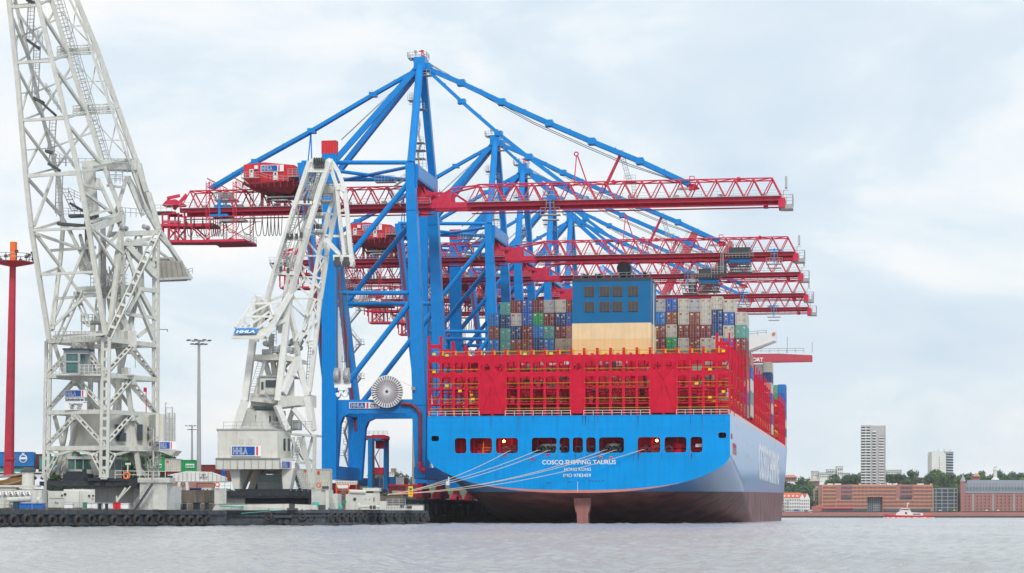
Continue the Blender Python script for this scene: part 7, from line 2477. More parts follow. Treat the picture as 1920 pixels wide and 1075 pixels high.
t = thing('parked_van', 'white delivery van parked on the quay behind the cream funnel', 'van', W(10, 892, 400))
for k, (a, b) in enumerate(((-20, 35), (60, 84))):
    if k == 1: t = thing('parked_van', 'white van parked on the quay left of the crane tower leg', 'van', W(72, 897, 398))
    m = MB(); p = [W(a, 896, 398), W(b, 896, 398), W(b - 1, 890, 398), W(b - 6, 885, 398), W(a, 885, 398)]; m.prism(p, (0, 2, 0)); m.build('body', M['sign_white'], t)
    m = MB(); boxW(m, a + 4, b - 6, 886.5, 889.5, 397.9, .1); m.build('window', M['glass_dark'], t)
    for q in (a + 5, b - 5):
        m = MB(); m.lathe(W(q, 896.5, 397.9), [(.33, 0), (.33, .25)], 10, 'Y'); m.build('wheel', M['rubber'], t)
# light masts
t = thing('light_mast', 'thick crimson light mast with orange top and floodlight platform at the left edge', 'light mast', W(18, 893, 375))
m = MB(); m.beam(W(16.5, 895, 375), W(24, 497, 375), 1.3, 1.3, w2=.8, h2=.8); m.build('pole', M['mast_red'], t)
m = MB(); m.beam(W(25, 500, 375), W(25.5, 454, 375), .9, .9); m.build('pole_top', M['orange_paint'], t)
m = MB(); c0 = W(25, 497, 375); m.lathe(c0, [(.6, -.3), (3.3, .3), (3.4, .42), (.6, .45)], 16); boxW(m, 10, 24, 858, 862, 374, 2); m.build('platform', M['mast_red'], t)
m = MB()
pts = [c0 + Vector((3.3 * math.cos(a_ * math.pi / 6), 3.3 * math.sin(a_ * math.pi / 6), .5)) for a_ in range(13)]
m.rail(pts, 1.2, .05, .9, 1); m.build('platform_railing', M['grey_steel'], t)
for k in range(12):
    p = pts[k] + Vector((0, 0, .6 if k % 2 else 1.4)); m = MB(); m.box(p, (.5, .35, .45)); m.beam(p, p - Vector((0, 0, .7)), .08); m.build('floodlight', M['dark_steel'], t)
def lmast(px, ytop, ybot, d, label, w_, arms=True):
    t = thing('light_mast', label, 'light mast', W(px, ybot, d), None)
    m = MB(); m.tube(W(px, ybot, d), W(px, ytop, d), w_, 12, w_ * .55); m.build('pole', M['mast_grey'], t)
    if arms:
        for py, r_ in ((ytop + 2, 2.0), (ytop + 9, 1.3)):
            m = MB(); c0 = W(px, py, d); m.torus(c0, (0, 0.001, 1), r_ * .55 * 1.0, .05, 14, 4)
            for k in range(8):
                an = math.pi * k / 4; q = c0 + Vector((math.cos(an) * r_, math.sin(an) * r_, 0)); m.beam(c0, q, .08)
            m.build('lamp_ring', M['grey_steel'], t)
            for k in range(8):
                an = math.pi * k / 4; q = c0 + Vector((math.cos(an) * r_, math.sin(an) * r_, .05)); m = MB(); m.box(q, (.55, .45, .14)); m.build('lamp', M['dark_steel'], t)
    return t
lmast(373, 637, 885, 405, 'tall pale grey light mast with two rings of lamps between the floating cranes', .42)
lmast(360, 797, 868, 720, 'distant grey light mast just left of the tall pale one', .4)
lmast(679, 800, 897, 700, 'slim grey mast left of the straddle carrier under the crane portal', .42, False)
lmast(775.5, 770, 908, 560, 'grey lamp pole just left of the waterside leg of the nearest blue crane', .45, False)
# straddle carrier
SD = 520.0
t = thing('straddle_carrier', 'blue and red straddle carrier standing under the portal of the nearest blue crane', 'straddle carrier', W(703, 920, SD))
for px, dd, w_ in ((694.5, 0, 1.0), (700, 0, .5), (723.5, 9, .9), (728 - 1, 9, .5), (700.5, 9, .4)):
    m = MB(); seg(m, (px, 916, SD + dd), (px, 822, SD + dd), w_); m.build('leg', M['crane_blue'] if px not in (700, 727) else M['dark_steel'], t)
m = MB(); boxW(m, 681, 727, 817, 823, SD, 9); boxW(m, 697, 722, 815.5, 817, SD, 6); boxW(m, 704, 721, 826, 841, SD + 3, 3); m.build('top_frame', RD if 'RD' in globals() else M['crane_red'], t)
m = MB(); boxW(m, 700, 714, 822, 826, SD - .2, 9); boxW(m, 711, 728, 917, 923, SD, 2); boxW(m, 690, 700, 915, 920, SD - .5, 11); m.build('side_beam', M['crane_blue'], t)
m = MB(); seg(m, (713, 838, SD + 2), (703, 858, SD + 2), .2); seg(m, (703, 858, SD + 2), (710, 874, SD + 2), .3); seg(m, (710, 874, SD + 2), (714, 890, SD + 2), .3); boxW(m, 700, 719, 877, 890, SD + 1, 4); m.build('spreader', M['crane_red'], t)
m = MB(); m.rail([W(683, 816, SD), W(727, 816, SD)], .9, .04, .9); m.ladder(W(715, 915, SD + 2), W(716, 838, SD + 2), .9, .5); m.build('ladder', M['grey_steel'], t)
m = MB()
for px in (692, 698, 714, 722): m.tube(W(px, 922, SD - .4), W(px, 922, SD + .3), .6, 12)
m.build('wheel', M['rubber'], t)
# red crane machinery on the ground under the portal and bits on the quay edge
t = thing('orange_gate_frame', 'orange red tubular gate frame on the quay in front of the near crane wheels', 'gate', W(645, 928, 402))
m = MB()
for px in (630.5, 653.5): seg(m, (px, 928, 402), (px, 908.5, 402), .16)
seg(m, (630.5, 909, 402), (654, 909, 402), .16); seg(m, (630, 919, 402), (668, 919, 402), .1); seg(m, (654, 909, 402), (668, 909, 402), .1); seg(m, (668, 909, 402), (668, 928, 402), .1)
m.build('frame', M['orange_paint'], t)
m = MB()
for k in range(12): seg(m, (633 + k * 2.8, 919, 402.3), (633 + k * 2.8, 927, 402.3), .06)
m.build('mesh', M['crane_red'], t)
t = thing('yellow_gangway_end', 'yellow ladder frame standing on the quay edge beside the mooring ropes', 'ladder frame', W(770, 932, 428))
m = MB()
boxW(m, 765.5, 767.5, 912, 932, 428, .5); boxW(m, 772, 774, 912, 932, 428, .5)
for py in (912, 923, 928): boxW(m, 765.5, 774, py, py + 3.5, 427.9, .5)
m.build('frame', M['yellow_paint'], t)
t = thing('hatch_pontoon', 'rusty red steel cover lying on the quay under the crane portal', 'steel cover', W(750, 925, 470))
m = MB(); boxW(m, 728, 790, 908.5, 912, 500, 6); boxW(m, 735, 782, 920, 928, 450, 4); m.build('cover', M['crane_red'], t)
m = MB(); boxW(m, 735, 752, 920.5, 926, 440, 2.5); tag(m.build('crate', M['concrete'], None, W(744, 926, 440)), 'pale tan crate on the quay behind the mooring bollard', 'crate')
# person in hi-vis would be too small to see; mooring lines
BOL = W(722, 930, 429.0); BOL.z = QZ + .55
bx_ = Vector((BOL.x, BOL.y, QZ))
m = MB(); m.lathe((BOL.x, BOL.y, QZ - .1), [(0.5, 0), (0.42, .15), (0.3, .6), (.55, .8), (.4, 1.0)], 12)
tag(m.build('bollard', M['dark_steel'], None, bx_, True), 'large iron bollard where the ship mooring ropes meet on the quay corner', 'bollard')
starts = [(957, 844.5), (1011, 843.5), (1030.5, 843.8), (1137, 843.5), (1155.5, 844), (1207.5, 843)]
names = ['leftmost mooring rope, from the lamp lit opening to the quay bollard', 'mooring rope from the left fairlead of the fourth opening', 'mooring rope from the right fairlead of the fourth opening, just beside its twin',
         'mooring rope crossing above the ship name, from the left fairlead of the wide middle opening', 'mooring rope crossing the ship name, from the right fairlead of the wide middle opening', 'longest and lowest mooring rope, from the opening right of the ship name']
for k, ((px, py), nm) in enumerate(zip(starts, names)):
    a = Vector((TX(px), SY + .9, TZ(py))); a1 = Vector((TX(px) - .35, SY - .12, TZ(py) - .12))
    b = BOL + Vector((.1 * k, .12 * k, .05 * k - .1))
    pts = [a]
    sag = [1.2, .9, 1.1, 1.7, 1.6, 1.8][k]
    for i in range(25):
        t_ = i / 24
        p = a1.lerp(b, t_); p.z -= sag * 4 * t_ * (1 - t_); pts.append(p)
    m = MB(); m.path(pts, .06, 6)
    tag(m.build('mooring_rope', M['rope'], None, a1), nm, 'mooring rope', 'mooring ropes from the stern to the quay')

# ---------------------------------------------------------------- far shore: hill, trees, buildings
def fm(name, col, **k): return mat(name, col, .7, var=.08, scale=.1, **k)
fm('far_white', (.78, .78, .76)); fm('far_brick', (.55, .235, .145)); fm('far_brick_dark', (.38, .165, .145)); fm('far_roof', (.62, .14, .07)); fm('far_grey', (.36, .37, .38)); fm('far_tower', (.46, .45, .45)); fm('far_slate', (.21, .24, .28)); fm('far_tan', (.45, .38, .28))
mat('far_glass', (.05, .08, .11), .15, var=.4, scale=.2)
mat('far_glass_dk', (.07, .12, .15), .12, var=.5, scale=.1)
# hill terrain
def hill_h(x, y):
    r = (y - 1990) / 240.0
    r = max(0, min(1, r)); r = r * r * (3 - 2 * r)
    n_ = math.sin(x * .011) * 2.5 + math.sin(x * .027 + 1) * 1.5
    return 5 + r * (24 + n_)
m = MB(); nx, ny = 90, 14
vs_ = []
for j in range(ny + 1):
    for i in range(nx + 1):
        x_ = -1800 + i * 40; y_ = 1965 + (j / ny) ** 1.5 * 1200
        vs_.append((x_, y_, hill_h(x_, y_)))
m.v = vs_; m.f = [(j * (nx + 1) + i, j * (nx + 1) + i + 1, (j + 1) * (nx + 1) + i + 1, (j + 1) * (nx + 1) + i) for j in range(ny) for i in range(nx)]
mat('hill_green', (.06, .09, .035), .9, var=.4, scale=.02)
tag(m.build('hillside', M['hill_green']), kind='structure')
m = MB(); m.bx(-1800, 1800, 1950, 1990, -3, 4.6); m.build('shore_wall', M['far_brick_dark'], None, (0, 1950, 0), label='long low brick and stone embankment wall along the far river bank', category='embankment wall')
m = MB(); m.bx(-1800, 1800, 1948.5, 1950, -3, 1.3); m.bx(160, 1800, 1947, 1950, -3, 2.4); tag(m.build('tide_mark_footing', M['quay_dark'], None, (0, 1948, 0)), 'dark wet footing at the water line of the far river bank', 'embankment footing')
# trees
def leaf_mat(name, col):
    m_ = mat(name, col, .8, var=.5, scale=.25)
    return m_
leaf_mat('leaf_a', (.06, .125, .06)); leaf_mat('leaf_b', (.09, .17, .065)); leaf_mat('leaf_c', (.15, .26, .07))
mat('bark', (.10, .075, .05), .9)
TP = []
def crown_mesh(seed, R_, hgt, mt):
    rnd = random.Random(seed)
    m = MB()
    blobs = [(Vector((rnd.uniform(-.55, .55) * R_, rnd.uniform(-.55, .55) * R_, hgt * .35 + rnd.random() * hgt * .55)), R_ * rnd.uniform(.35, .6)) for _ in range(11)]
    for _ in range(520):
        c, r = rnd.choice(blobs)
        d = Vector((rnd.gauss(0, 1), rnd.gauss(0, 1), rnd.gauss(0, 1))).normalized()
        p = c + d * r * rnd.uniform(.55, 1.05)
        if p.z < hgt * .15: continue
        u = Vector((rnd.gauss(0, 1), rnd.gauss(0, 1), rnd.gauss(0, .6))).normalized(); v = d.cross(u).normalized(); u = v.cross(d + u * .5).normalized()
        s_ = rnd.uniform(.45, 1.0) * R_ * .16
        m.quad(p - u * s_, p - v * s_ * .8 + d * .1, p + u * s_, p + v * s_ * .9)
    o = m.build('crown', mt); me = o.data; bpy.data.objects.remove(o)
    m = MB(); m.tube((0, 0, -2), (0, 0, hgt * .55), R_ * .07, 7, R_ * .035)
    for k in range(5):
        an = k * 1.3; z_ = hgt * (.3 + .06 * k); m.tube((0, 0, z_), (math.cos(an) * R_ * .5, math.sin(an) * R_ * .5, z_ + hgt * .25), R_ * .03, 5, R_ * .012)
    o = m.build('trunk', M['bark']); tm = o.data; bpy.data.objects.remove(o)
    return me, tm
for s_, lm in ((1, 'leaf_a'), (2, 'leaf_a'), (3, 'leaf_b'), (4, 'leaf_b'), (5, 'leaf_c'), (6, 'leaf_a')):
    TP.append(crown_mesh(s_, 7.5, 15, M[lm]))
KIND = ['dark green', 'dark green', 'mid green', 'mid green', 'light yellow green', 'dark green']
def tree(x, y, z, k, sc_, label=None, grp=None):
    t = thing('tree', label or KIND[k] + ' broadleaf tree in the woods on the far hillside', 'tree', (x, y, z), grp or KIND[k] + ' trees of the far hillside wood')
    t.scale = (sc_, sc_, sc_ * random.uniform(.85, 1.15)); t.rotation_euler = (0, 0, random.uniform(0, 6))
    cpart('crown', TP[k][0], t); cpart('trunk', TP[k][1], t)
    return t
random.seed(21)
def tree_row(px0, px1, n, d0, d1, sc0, sc1, dz=0):
    for i in range(n):
        px = random.uniform(px0, px1); d = random.uniform(d0, d1); v = W(px, 900, d)
        tree(v.x, v.y, hill_h(v.x, v.y) - 1 + dz, random.choice([0, 0, 1, 2, 3, 5, 5] if random.random() < .93 else [4]), random.uniform(sc0, sc1))
tree_row(1445, 1545, 62, 1990, 2170, .6, .9)
tree_row(1520, 1740, 34, 2120, 2260, .6, .95)
tree_row(1735, 1925, 48, 2100, 2230, .65, .95)
tree_row(1730, 1815, 14, 2010, 2100, .6, .8)
tree_row(640, 800, 55, 2010, 2260, .7, 1.05)
tree_row(236, 272, 8, 520, 600, .8, 1.05, dz=-3)
tree_row(104, 125, 3, 520, 600, .6, .7, dz=-3)
for o in bpy.data.objects:      # the few trees on the terminal itself
    if o.get('category') == 'tree' and o.location.y < 1000:
        o.location.z = QZ; o['label'] = o['label'].replace('in the woods on the far hillside', 'on the terminal behind the left floating crane'); o['group'] = 'trees behind the left floating crane'
for px, py, k, l_ in ((1898 - 5, 900, 0, 'single dark conical tree on the skyline at the right edge'), (1706, 902, 2, 'round green tree on the skyline left of the white tower block'), (1786, 905, 4, 'bright yellow green tree below the white tower block'), (1463, 904, 4, 'bright green tree at the left end of the far hillside skyline'), (1766, 902, 1, 'broad dark tree directly below the white tower block'), (1800, 906, 3, 'leafy tree right of the white tower block')):
    v = W(px, 0, 2190); tree(v.x, v.y, W(px, py, 2190).z - 9, k, .95, l_, 'single trees on the far skyline')
# buildings: helper with punched windows
def facade(t, px0, px1, py0, py1, d, cols, rows, wf=.5, hf=.55, mt=None, name='window', skip=None, dd=0.0, limit=100, pa=None):
    mt = mt or M['far_glass']
    cnt = 0; rest = MB(); proto = {}
    cw, chh = (px1 - px0) / cols, (py1 - py0) / rows
    for r_ in range(rows):
        for c_ in range(cols):
            if skip and skip(c_, r_): continue
            x0 = px0 + cw * (c_ + (1 - wf) / 2); y0 = py0 + chh * (r_ + (1 - hf) / 2)
            dl = d + dd * ((x0 - px0) / (px1 - px0))
            if cnt < limit:
                m = MB(); boxW(m, x0, x0 + cw * wf, y0, y0 + chh * hf, dl - .25, .3, dd * cw * wf / (px1 - px0)); m.build(name, mt, t)
            else:
                boxW(rest, x0, x0 + cw * wf, y0, y0 + chh * hf, dl - .25, .3, dd * cw * wf / (px1 - px0))
            cnt += 1
    if rest.v:
        tag(rest.build(name, mt, t), kind='stuff')
FDp = 1960.0
def bld(name, label, px, py=962, d=FDp):
    return thing(name, label, 'building', W(px, py, d))
# white house with red roofs
t = bld('apartment_house', 'white apartment house with orange red roof and two steep gables, beside the ship bow', 1490)
m = MB(); boxW(m, 1440, 1516, 934, 962, FDp, 14); m.build('wall', M['far_white'], t)
m = MB()
for c_ in (1504, 1513.5):
    m.prism([W(c_ - 4.6, 962, FDp - 1), W(c_ + 4.6, 962, FDp - 1), W(c_ + 4.6, 935, FDp - 1), W(c_, 926, FDp - 1), W(c_ - 4.6, 935, FDp - 1)], (0, 12, 0))
m.build('gable', M['far_white'], t)
m = MB(); m.prism([W(1440, 933.5, FDp - .6), W(1500, 933.5, FDp - .6), W(1503, 924, FDp + 4), W(1440, 924, FDp + 4)], (0, 8, 0)); m.prism([W(1504, 926, FDp + .5), W(1513, 925, FDp + .5), W(1517, 934, FDp + .5), W(1504, 934, FDp + .5)], (0, 9, 0)); m.build('roof', M['far_roof'], t)
facade(t, 1458, 1500, 935, 960, FDp, 13, 4, .42, .55)
facade(t, 1500, 1517, 936, 960, FDp - 1, 5, 4, .4, .5)
for k in range(5):
    m = MB(); boxW(m, 1461 + k * 8, 1464.5 + k * 8, 928.5, 932, FDp + .4, 3); m.build('dormer', M['far_white'], t)
for k in range(8):
    m = MB(); px = 1469 if k % 2 else 1477; boxW(m, px - 1.5, px + 2.5, 939 + k * 2.6, 940.6 + k * 2.6, FDp - 1.2, 1.2); m.build('balcony', M['far_grey'], t)
# yellow villa
t = bld('villa', 'cream yellow old villa half hidden in trees just left of the brick office building', 1535)
m = MB(); boxW(m, 1528, 1541.5, 916, 940, FDp + 30, 12); m.build('wall', M['far_tan'], t); m = MB(); m.prism([W(1528, 916, FDp + 29.5), W(1541, 916, FDp + 29.5), W(1539, 911.5, FDp + 31), W(1530, 911.5, FDp + 31)], (0, 10, 0)); m.build('roof', M['far_slate'], t); facade(t, 1528, 1541, 918, 938, FDp + 30, 4, 3, .4, .6)
m = MB(); boxW(m, 1537.8, 1542, 916, 957, FDp + 6, 8); m.build('side_wing', M['far_tan'], t)
t = bld('brick_shed', 'low red brick shed with sloping roof between the white apartment house and the brick office', 1530)
m = MB(); m.prism([W(1522, 961, FDp), W(1541, 961, FDp), W(1541, 946, FDp), W(1536, 946, FDp), W(1522, 952, FDp)], (0, 8, 0)); m.build('wall', M['far_brick_dark'], t)
m = MB(); boxW(m, 1522, 1541, 950, 952, FDp - .3, 9); m.build('roof', M['far_roof'], t)
# long brick office
t = bld('office_building', 'long orange brick office building with a grid of windows and a tall glass opening', 1645)
m = MB()
boxW(m, 1541.5, 1626, 909, 961, FDp, 26); boxW(m, 1655, 1749, 909, 961, FDp, 26); boxW(m, 1626, 1655, 909, 932, FDp, 26)
m.build('wall', M['far_brick'], t)
m = MB(); boxW(m, 1626, 1655, 932, 961, FDp + 6, 12); m.build('atrium_glass', M['far_glass_dk'], t)
m = MB()
for k in range(8): boxW(m, 1626 + k * 3.9, 1626.5 + k * 3.9, 932, 961, FDp + 5.8, .3)
for k in range(6): boxW(m, 1626, 1655, 936 + k * 4.5, 936.5 + k * 4.5, FDp + 5.7, .3)
for k in range(3): boxW(m, 1637, 1653, 947 + k * 4.5, 948.4 + k * 4.5, FDp + 5.5, .4)
m.build('atrium_frame', M['far_grey'], t)
for a, b in ((1568, 1577), (1577, 1597.5), (1687, 1712), (1680, 1687)):
    m = MB(); boxW(m, a, b, 909.5, 934, FDp - .2, .15); m.build('recess', M['far_brick_dark'], t)
m = MB(); boxW(m, 1577, 1597, 933, 936.5, FDp - .5, .4); boxW(m, 1687, 1710, 933, 936.5, FDp - .5, .4); m.build('terrace_glass', M['far_glass'], t)
facade(t, 1543, 1568, 911, 952, FDp, 12, 6, .5, .58, limit=36)
facade(t, 1577, 1598, 911, 934, FDp - .3, 9, 3, .5, .6, limit=9)
facade(t, 1598, 1626, 911, 952, FDp, 11, 6, .5, .58, limit=33)
facade(t, 1626, 1655, 911, 931, FDp, 12, 3, .5, .58, limit=6)
facade(t, 1655, 1680, 911, 952, FDp, 11, 6, .5, .58, limit=6)
facade(t, 1712, 1748, 911, 952, FDp, 15, 6, .5, .58, limit=5)
facade(t, 1688, 1711, 911, 934, FDp - .3, 9, 3, .55, .6, limit=3)
facade(t, 1569, 1598, 938, 952, FDp, 12, 2, .5, .58, limit=2)
facade(t, 1680, 1712, 938, 952, FDp, 14, 2, .5, .58, limit=2)
m = MB(); boxW(m, 1543, 1600, 953.5, 960, FDp - 1.5, 1.2); boxW(m, 1601, 1626, 954, 959, FDp - .4, .3); boxW(m, 1656, 1745, 954, 959, FDp - .4, .3); m.build('ground_floor_glazing', M['far_glass_dk'], t)
m = MB(); boxW(m, 1543, 1601, 952.5, 954.5, FDp - 3, 3); m.build('awning', M['crane_red'], t)
m = MB()
for a, b in ((1552, 1562), (1566, 1577), (1612, 1614), (1650, 1652), (1675, 1679), (1721, 1732), (1746, 1747)): boxW(m, a, b, 907, 909, FDp + 6, 6)
m.build('roof_plant', M['far_white'], t)
m = MB(); boxW(m, 1543, 1749, 959.6, 961.6, FDp - 6, 6); m.build('quay_promenade', M['dark_steel'], t)
# high rise
t = thing('high_rise', 'tall slim apartment tower with white balcony bands and a slanted grey crown', 'high rise', W(1636, 920, 2030))
HD = 2030
m = MB()
m.prism([W(1614, 925, HD), W(1659.5, 925, HD), W(1659.5, 798, HD), W(1641, 798.5, HD), W(1633, 797.5, HD), W(1614, 797.5, HD)], (0, 22, 0)); m.build('shaft', M['far_tower'], t)
random.seed(4)
for k in range(21):
    y_ = 800.5 + k * 5.25
    m = MB(); boxW(m, 1614.6, 1632.6, y_ + 3.0, y_ + 5.0, HD - .9, 1); 
    if k > 0: boxW(m, 1636, 1642.5, y_ + 3.0, y_ + 4.9, HD - .9, 1)
    if k > 2: boxW(m, 1648, 1657.6, y_ + 2.6, y_ + 4.9, HD - 1.2, 1.3)
    m.build('balcony', M['far_white'], t)
    m = MB(); boxW(m, 1615, 1622, y_ + .2, y_ + 2.9, HD - .4, .4); boxW(m, 1625, 1631.5, y_ + .2, y_ + 2.9, HD - .4, .4)
    if k > 1: boxW(m, 1636.3, 1642, y_ + .2, y_ + 2.9, HD - .4, .4)
    if k > 2: boxW(m, 1649, 1657, y_ + 1.3, y_ + 2.6, HD - .4, .4)
    m.build('window', M['far_glass'], t)
m = MB(); boxW(m, 1658.9, 1660.5, 798, 920, HD - .3, 20)
m.build('edge_frame', M['far_grey'], t)
# white tower block
t = thing('tower_block', 'white tower block with blank side wall, roof antennas and dark window bands', 'tower block', W(1767, 895, 2400))
m = MB(); boxW(m, 1747, 1774, 847.5, 895, 2400, 22); boxW(m, 1774, 1787.5, 849, 895, 2400, 22, 12); m.build('wall', M['far_white'], t)
facade(t, 1760, 1762.5, 855, 885, 2400, 1, 6, .7, .3)
for k in range(8):
    m = MB(); boxW(m, 1774.5, 1787.3, 851 + k * 5, 853.8 + k * 5, 2399.5, .5, 12); m.build('window_band', M['far_glass'], t)
m = MB()
for px, h_ in ((1752, 842), (1757, 843), (1760, 841), (1770, 840), (1771, 843), (1780, 842), (1783, 843)): seg(m, (px, 848, 2405), (px, h_, 2405), .35)
m.build('antenna', M['far_grey'], t)
m = MB(); boxW(m, 1773, 1788, 847.5, 849, 2399, 20, 12); m.build('roof_edge', M['far_grey'], t)
# grey framed house
t = bld('grid_front_building', 'pale grey building with a framed grid front between the brick office and the big warehouse', 1772)
m = MB(); boxW(m, 1750, 1795, 918, 961, FDp + 6, 14); m.build('wall', M['far_glass_dk'], t)
m = MB()
for px in (1749.5, 1754.5, 1765.5, 1776.5, 1788.5, 1794.5): boxW(m, px, px + 1.3, 916.5, 961, FDp + 5.2, .9)
for py in (916, 923, 930.5, 937.5, 944, 951): boxW(m, 1749.5, 1795.5, py, py + 1.3, FDp + 5, 1)
m.build('front_frame', M['far_tan'] if False else M['far_grey'], t)
facade(t, 1751, 1794, 917, 952, FDp + 5.9, 14, 5, .6, .5, mt=M['far_glass'])
# brick warehouse
t = bld('warehouse', 'huge red brick warehouse with grey dormered roof and a corner turret at the right edge', 1862)
WD = FDp
m = MB(); boxW(m, 1803, 1990, 925, 962, WD, 22); m.build('wall', M['far_brick_dark'], t)
m = MB(); m.prism([W(1804, 925, WD - .5), W(1990, 925, WD - .5), W(1990, 911, WD + 2), W(1806, 911, WD + 2)], (0, 20, 0)); m.prism([W(1812, 911, WD + 3), W(1990, 911, WD + 3), W(1990, 900.5, WD + 7), W(1814, 900.5, WD + 7)], (0, 12, 0)); m.build('roof', M['far_slate'], t)
for k in range(20):
    m = MB(); px = 1808 + k * 6; boxW(m, px, px + 2.6, 913, 920, WD - .2, 2); m.build('dormer', M['far_slate'], t); m = MB(); boxW(m, px + 1.5, px + 3.6, 906, 910.5, WD + 3, 2); m.build('dormer', M['far_grey'], t)
facade(t, 1806, 1926, 928, 958, WD, 16, 5, .26, .5, mt=M['far_glass'])
for px in (1824.5, 1862, 1901):
    m = MB(); boxW(m, px - 1.5, px + 1.5, 926, 960, WD - .5, .5); m.build('loading_bay', M['far_grey'], t)
m = MB(); boxW(m, 1801.5, 1809, 903, 962, WD - 1.5, 4); m.build('corner_turret', M['far_brick_dark'], t)
m = MB(); c0 = W(1805.5, 903, WD); m.lathe(c0, [(2.6, 0), (1.6, 2.4), (.1, 5.8)], 8); m.build('turret_roof', M['far_grey'], t)
m = MB(); boxW(m, 1799, 1842, 961, 963, FDp - 9, 5); tag(m.build('pontoon_jetty', M['dark_steel'], None, W(1820, 963, FDp - 9)), 'dark floating jetty in front of the brick warehouse', 'jetty')
# chimney-like control tower
t = thing('radar_tower', 'white round radar tower rising behind the warehouse roof', 'tower', W(1866, 900, 2010))
m = MB(); c0 = W(1866, 900, 2010); z_ = lambda py: W(0, py, 2010).z - c0.z
m.lathe(c0, [(3.6, 0), (2.8, z_(897)), (1.7, z_(895.5)), (1.6, z_(883)), (1.9, z_(882)), (1.9, z_(880.5)), (.5, z_(880))], 14); m.build('shaft', M['far_white'], t)
m = MB(); seg(m, (1863, 878, 2010), (1869, 875.5, 2010), .7); seg(m, (1866, 881, 2010), (1866, 877, 2010), .3); m.build('radar', M['far_grey'], t)
# hillside houses
for k, (a, b, y0, y1, mt, lab, d) in enumerate((
        (1524, 1536, 884, 894, 'far_white', 'white flat roofed building on the far ridge, left end', 2330), (1537, 1562, 887, 896, 'far_white', 'long white building with glass band on the far ridge', 2320), (1552, 1566, 881, 893, 'far_white', 'white block with roof plant standing highest on the far ridge', 2340),
        (1570, 1581, 875.5, 892, 'far_white', 'tall white stair block on the far ridge left of the high rise', 2335), (1582, 1594, 887.5, 896, 'far_white', 'small white house with dark windows on the far ridge left of the high rise', 2250),
        (1660, 1691, 882, 893, 'far_white', 'pale flat roofed block on the ridge right of the high rise', 2380), (1687, 1722, 895, 905, 'far_brick', 'red brick flat roofed house between trees above the office building', 2240), (1722, 1766, 896, 904, 'far_brick_dark', 'long dark brick building on the ridge below the white tower block', 2245),
        (1790, 1806, 896, 903, 'far_brick', 'brick house on the ridge left of the warehouse turret', 2260), (1819, 1880, 896, 903, 'far_slate', 'long dark roofed hall on the ridge behind the warehouse', 2230), (1900, 1930, 894, 902, 'far_white', 'white house at the right edge of the ridge', 2240),
        (628, 668, 898, 908, 'far_white', 'row of white houses on the far hill seen under the crane portal, left', 2100), (727, 738, 886, 892, 'far_white', 'white house on the far hill seen under the crane portal, middle', 2150), (733, 742, 879, 884, 'far_brick', 'brick house on the skyline seen under the crane portal', 2290))):
    t = thing('house', lab, 'house', W((a + b) / 2, y1, d))
    m = MB(); boxW(m, a, b, y0, y1 + 8, d, 14); m.build('wall', M[mt], t)
    m = MB(); boxW(m, a - .4, b + .4, y0 - .7, y0, d - .5, 15); m.build('roof', M['far_grey'], t)
    facade(t, a + .5, b - .5, y0 + 1, y1, d, max(3, int((b - a) / 3)), 2, .5, .5)
for k, (px, y_, w_, lab) in enumerate(((1481, 895, 16, 'brick house with brown hipped roof among the trees above the white apartment house'), (1527, 902, 12, 'house with a grey brown gable roof among the trees left of the brick office'), (1831, 893, 8, 'house with a red gable roof on the ridge behind the warehouse'))):
    t = thing('house', lab, 'house', W(px, y_ + 6, 2120))
    m = MB(); boxW(m, px - w_ * .8, px + w_ * .8, y_, y_ + 8, 2120, 10); m.build('wall', M['far_brick_dark'], t)
    m = MB(); m.prism([W(px - w_ * .9, y_ + .5, 2119), W(px + w_ * .9, y_ + .5, 2119), W(px + w_ * .5, y_ - 4.5, 2123), W(px - w_ * .4, y_ - 4.5, 2123)], (0, 6, 0)); m.build('roof', M['far_brick'] if k != 1 else M['far_tan'], t)
    facade(t, px - w_ * .7, px + w_ * .7, y_ + 1, y_ + 6, 2120, 5, 1, .4, .6)
# cars and people-sized clutter on the far quay
for k, (px, c_) in enumerate(((1462, 'house_red'), (1494, 'sign_blue'), (1512, 'dark_steel'), (1521, 'far_white'), (1763, 'far_white'), (1780, 'far_glass'), (1790, 'yellow_paint'), (1850, 'far_white'), (1872, 'far_white'))):
    t = thing('parked_vehicle', ['red bus', 'dark blue lorry', 'dark car', 'white car', 'white van', 'blue grey hatchback', 'yellow car', 'white van', 'white pickup'][k] + ' parked on the far embankment, ' + ['leftmost beside the ship bow', 'in front of the white apartment house', 'below the twin gables', 'before the brick shed', 'before the grid front building', 'by the grid front', 'between grid front and warehouse', 'before the warehouse, left', 'before the warehouse, right'][k], 'vehicle', W(px, 959.5, FDp - 4))
    wd = 7 if k == 0 else 5 if k == 1 else 2.5
    m = MB(); a, b = W(px - wd, 959.3, FDp - 4), W(px + wd, 955.5, FDp - 4)
    m.prism([(a.x, a.y, a.z + .4), (b.x, a.y, a.z + .4), (b.x, a.y, a.z + 1.0), (b.x - .9, a.y, a.z + 1.1), (b.x - 1.4, a.y, b.z), (a.x + .8, a.y, b.z), (a.x, a.y, a.z + 1.2)], (0, 2, 0)); m.build('body', M[c_], t)
    m = MB(); m.bx(a.x + 1, b.x - 1.4, a.y - .03, a.y, a.z + 1.1, b.z - .15); m.build('window', M['far_glass'], t)
    for q in (.2, .8):
        m = MB(); m.lathe((a.x + (b.x - a.x) * q, a.y - .03, a.z + .36), [(.36, 0), (.36, .3)], 8, 'Y'); m.build('wheel', M['rubber'], t)
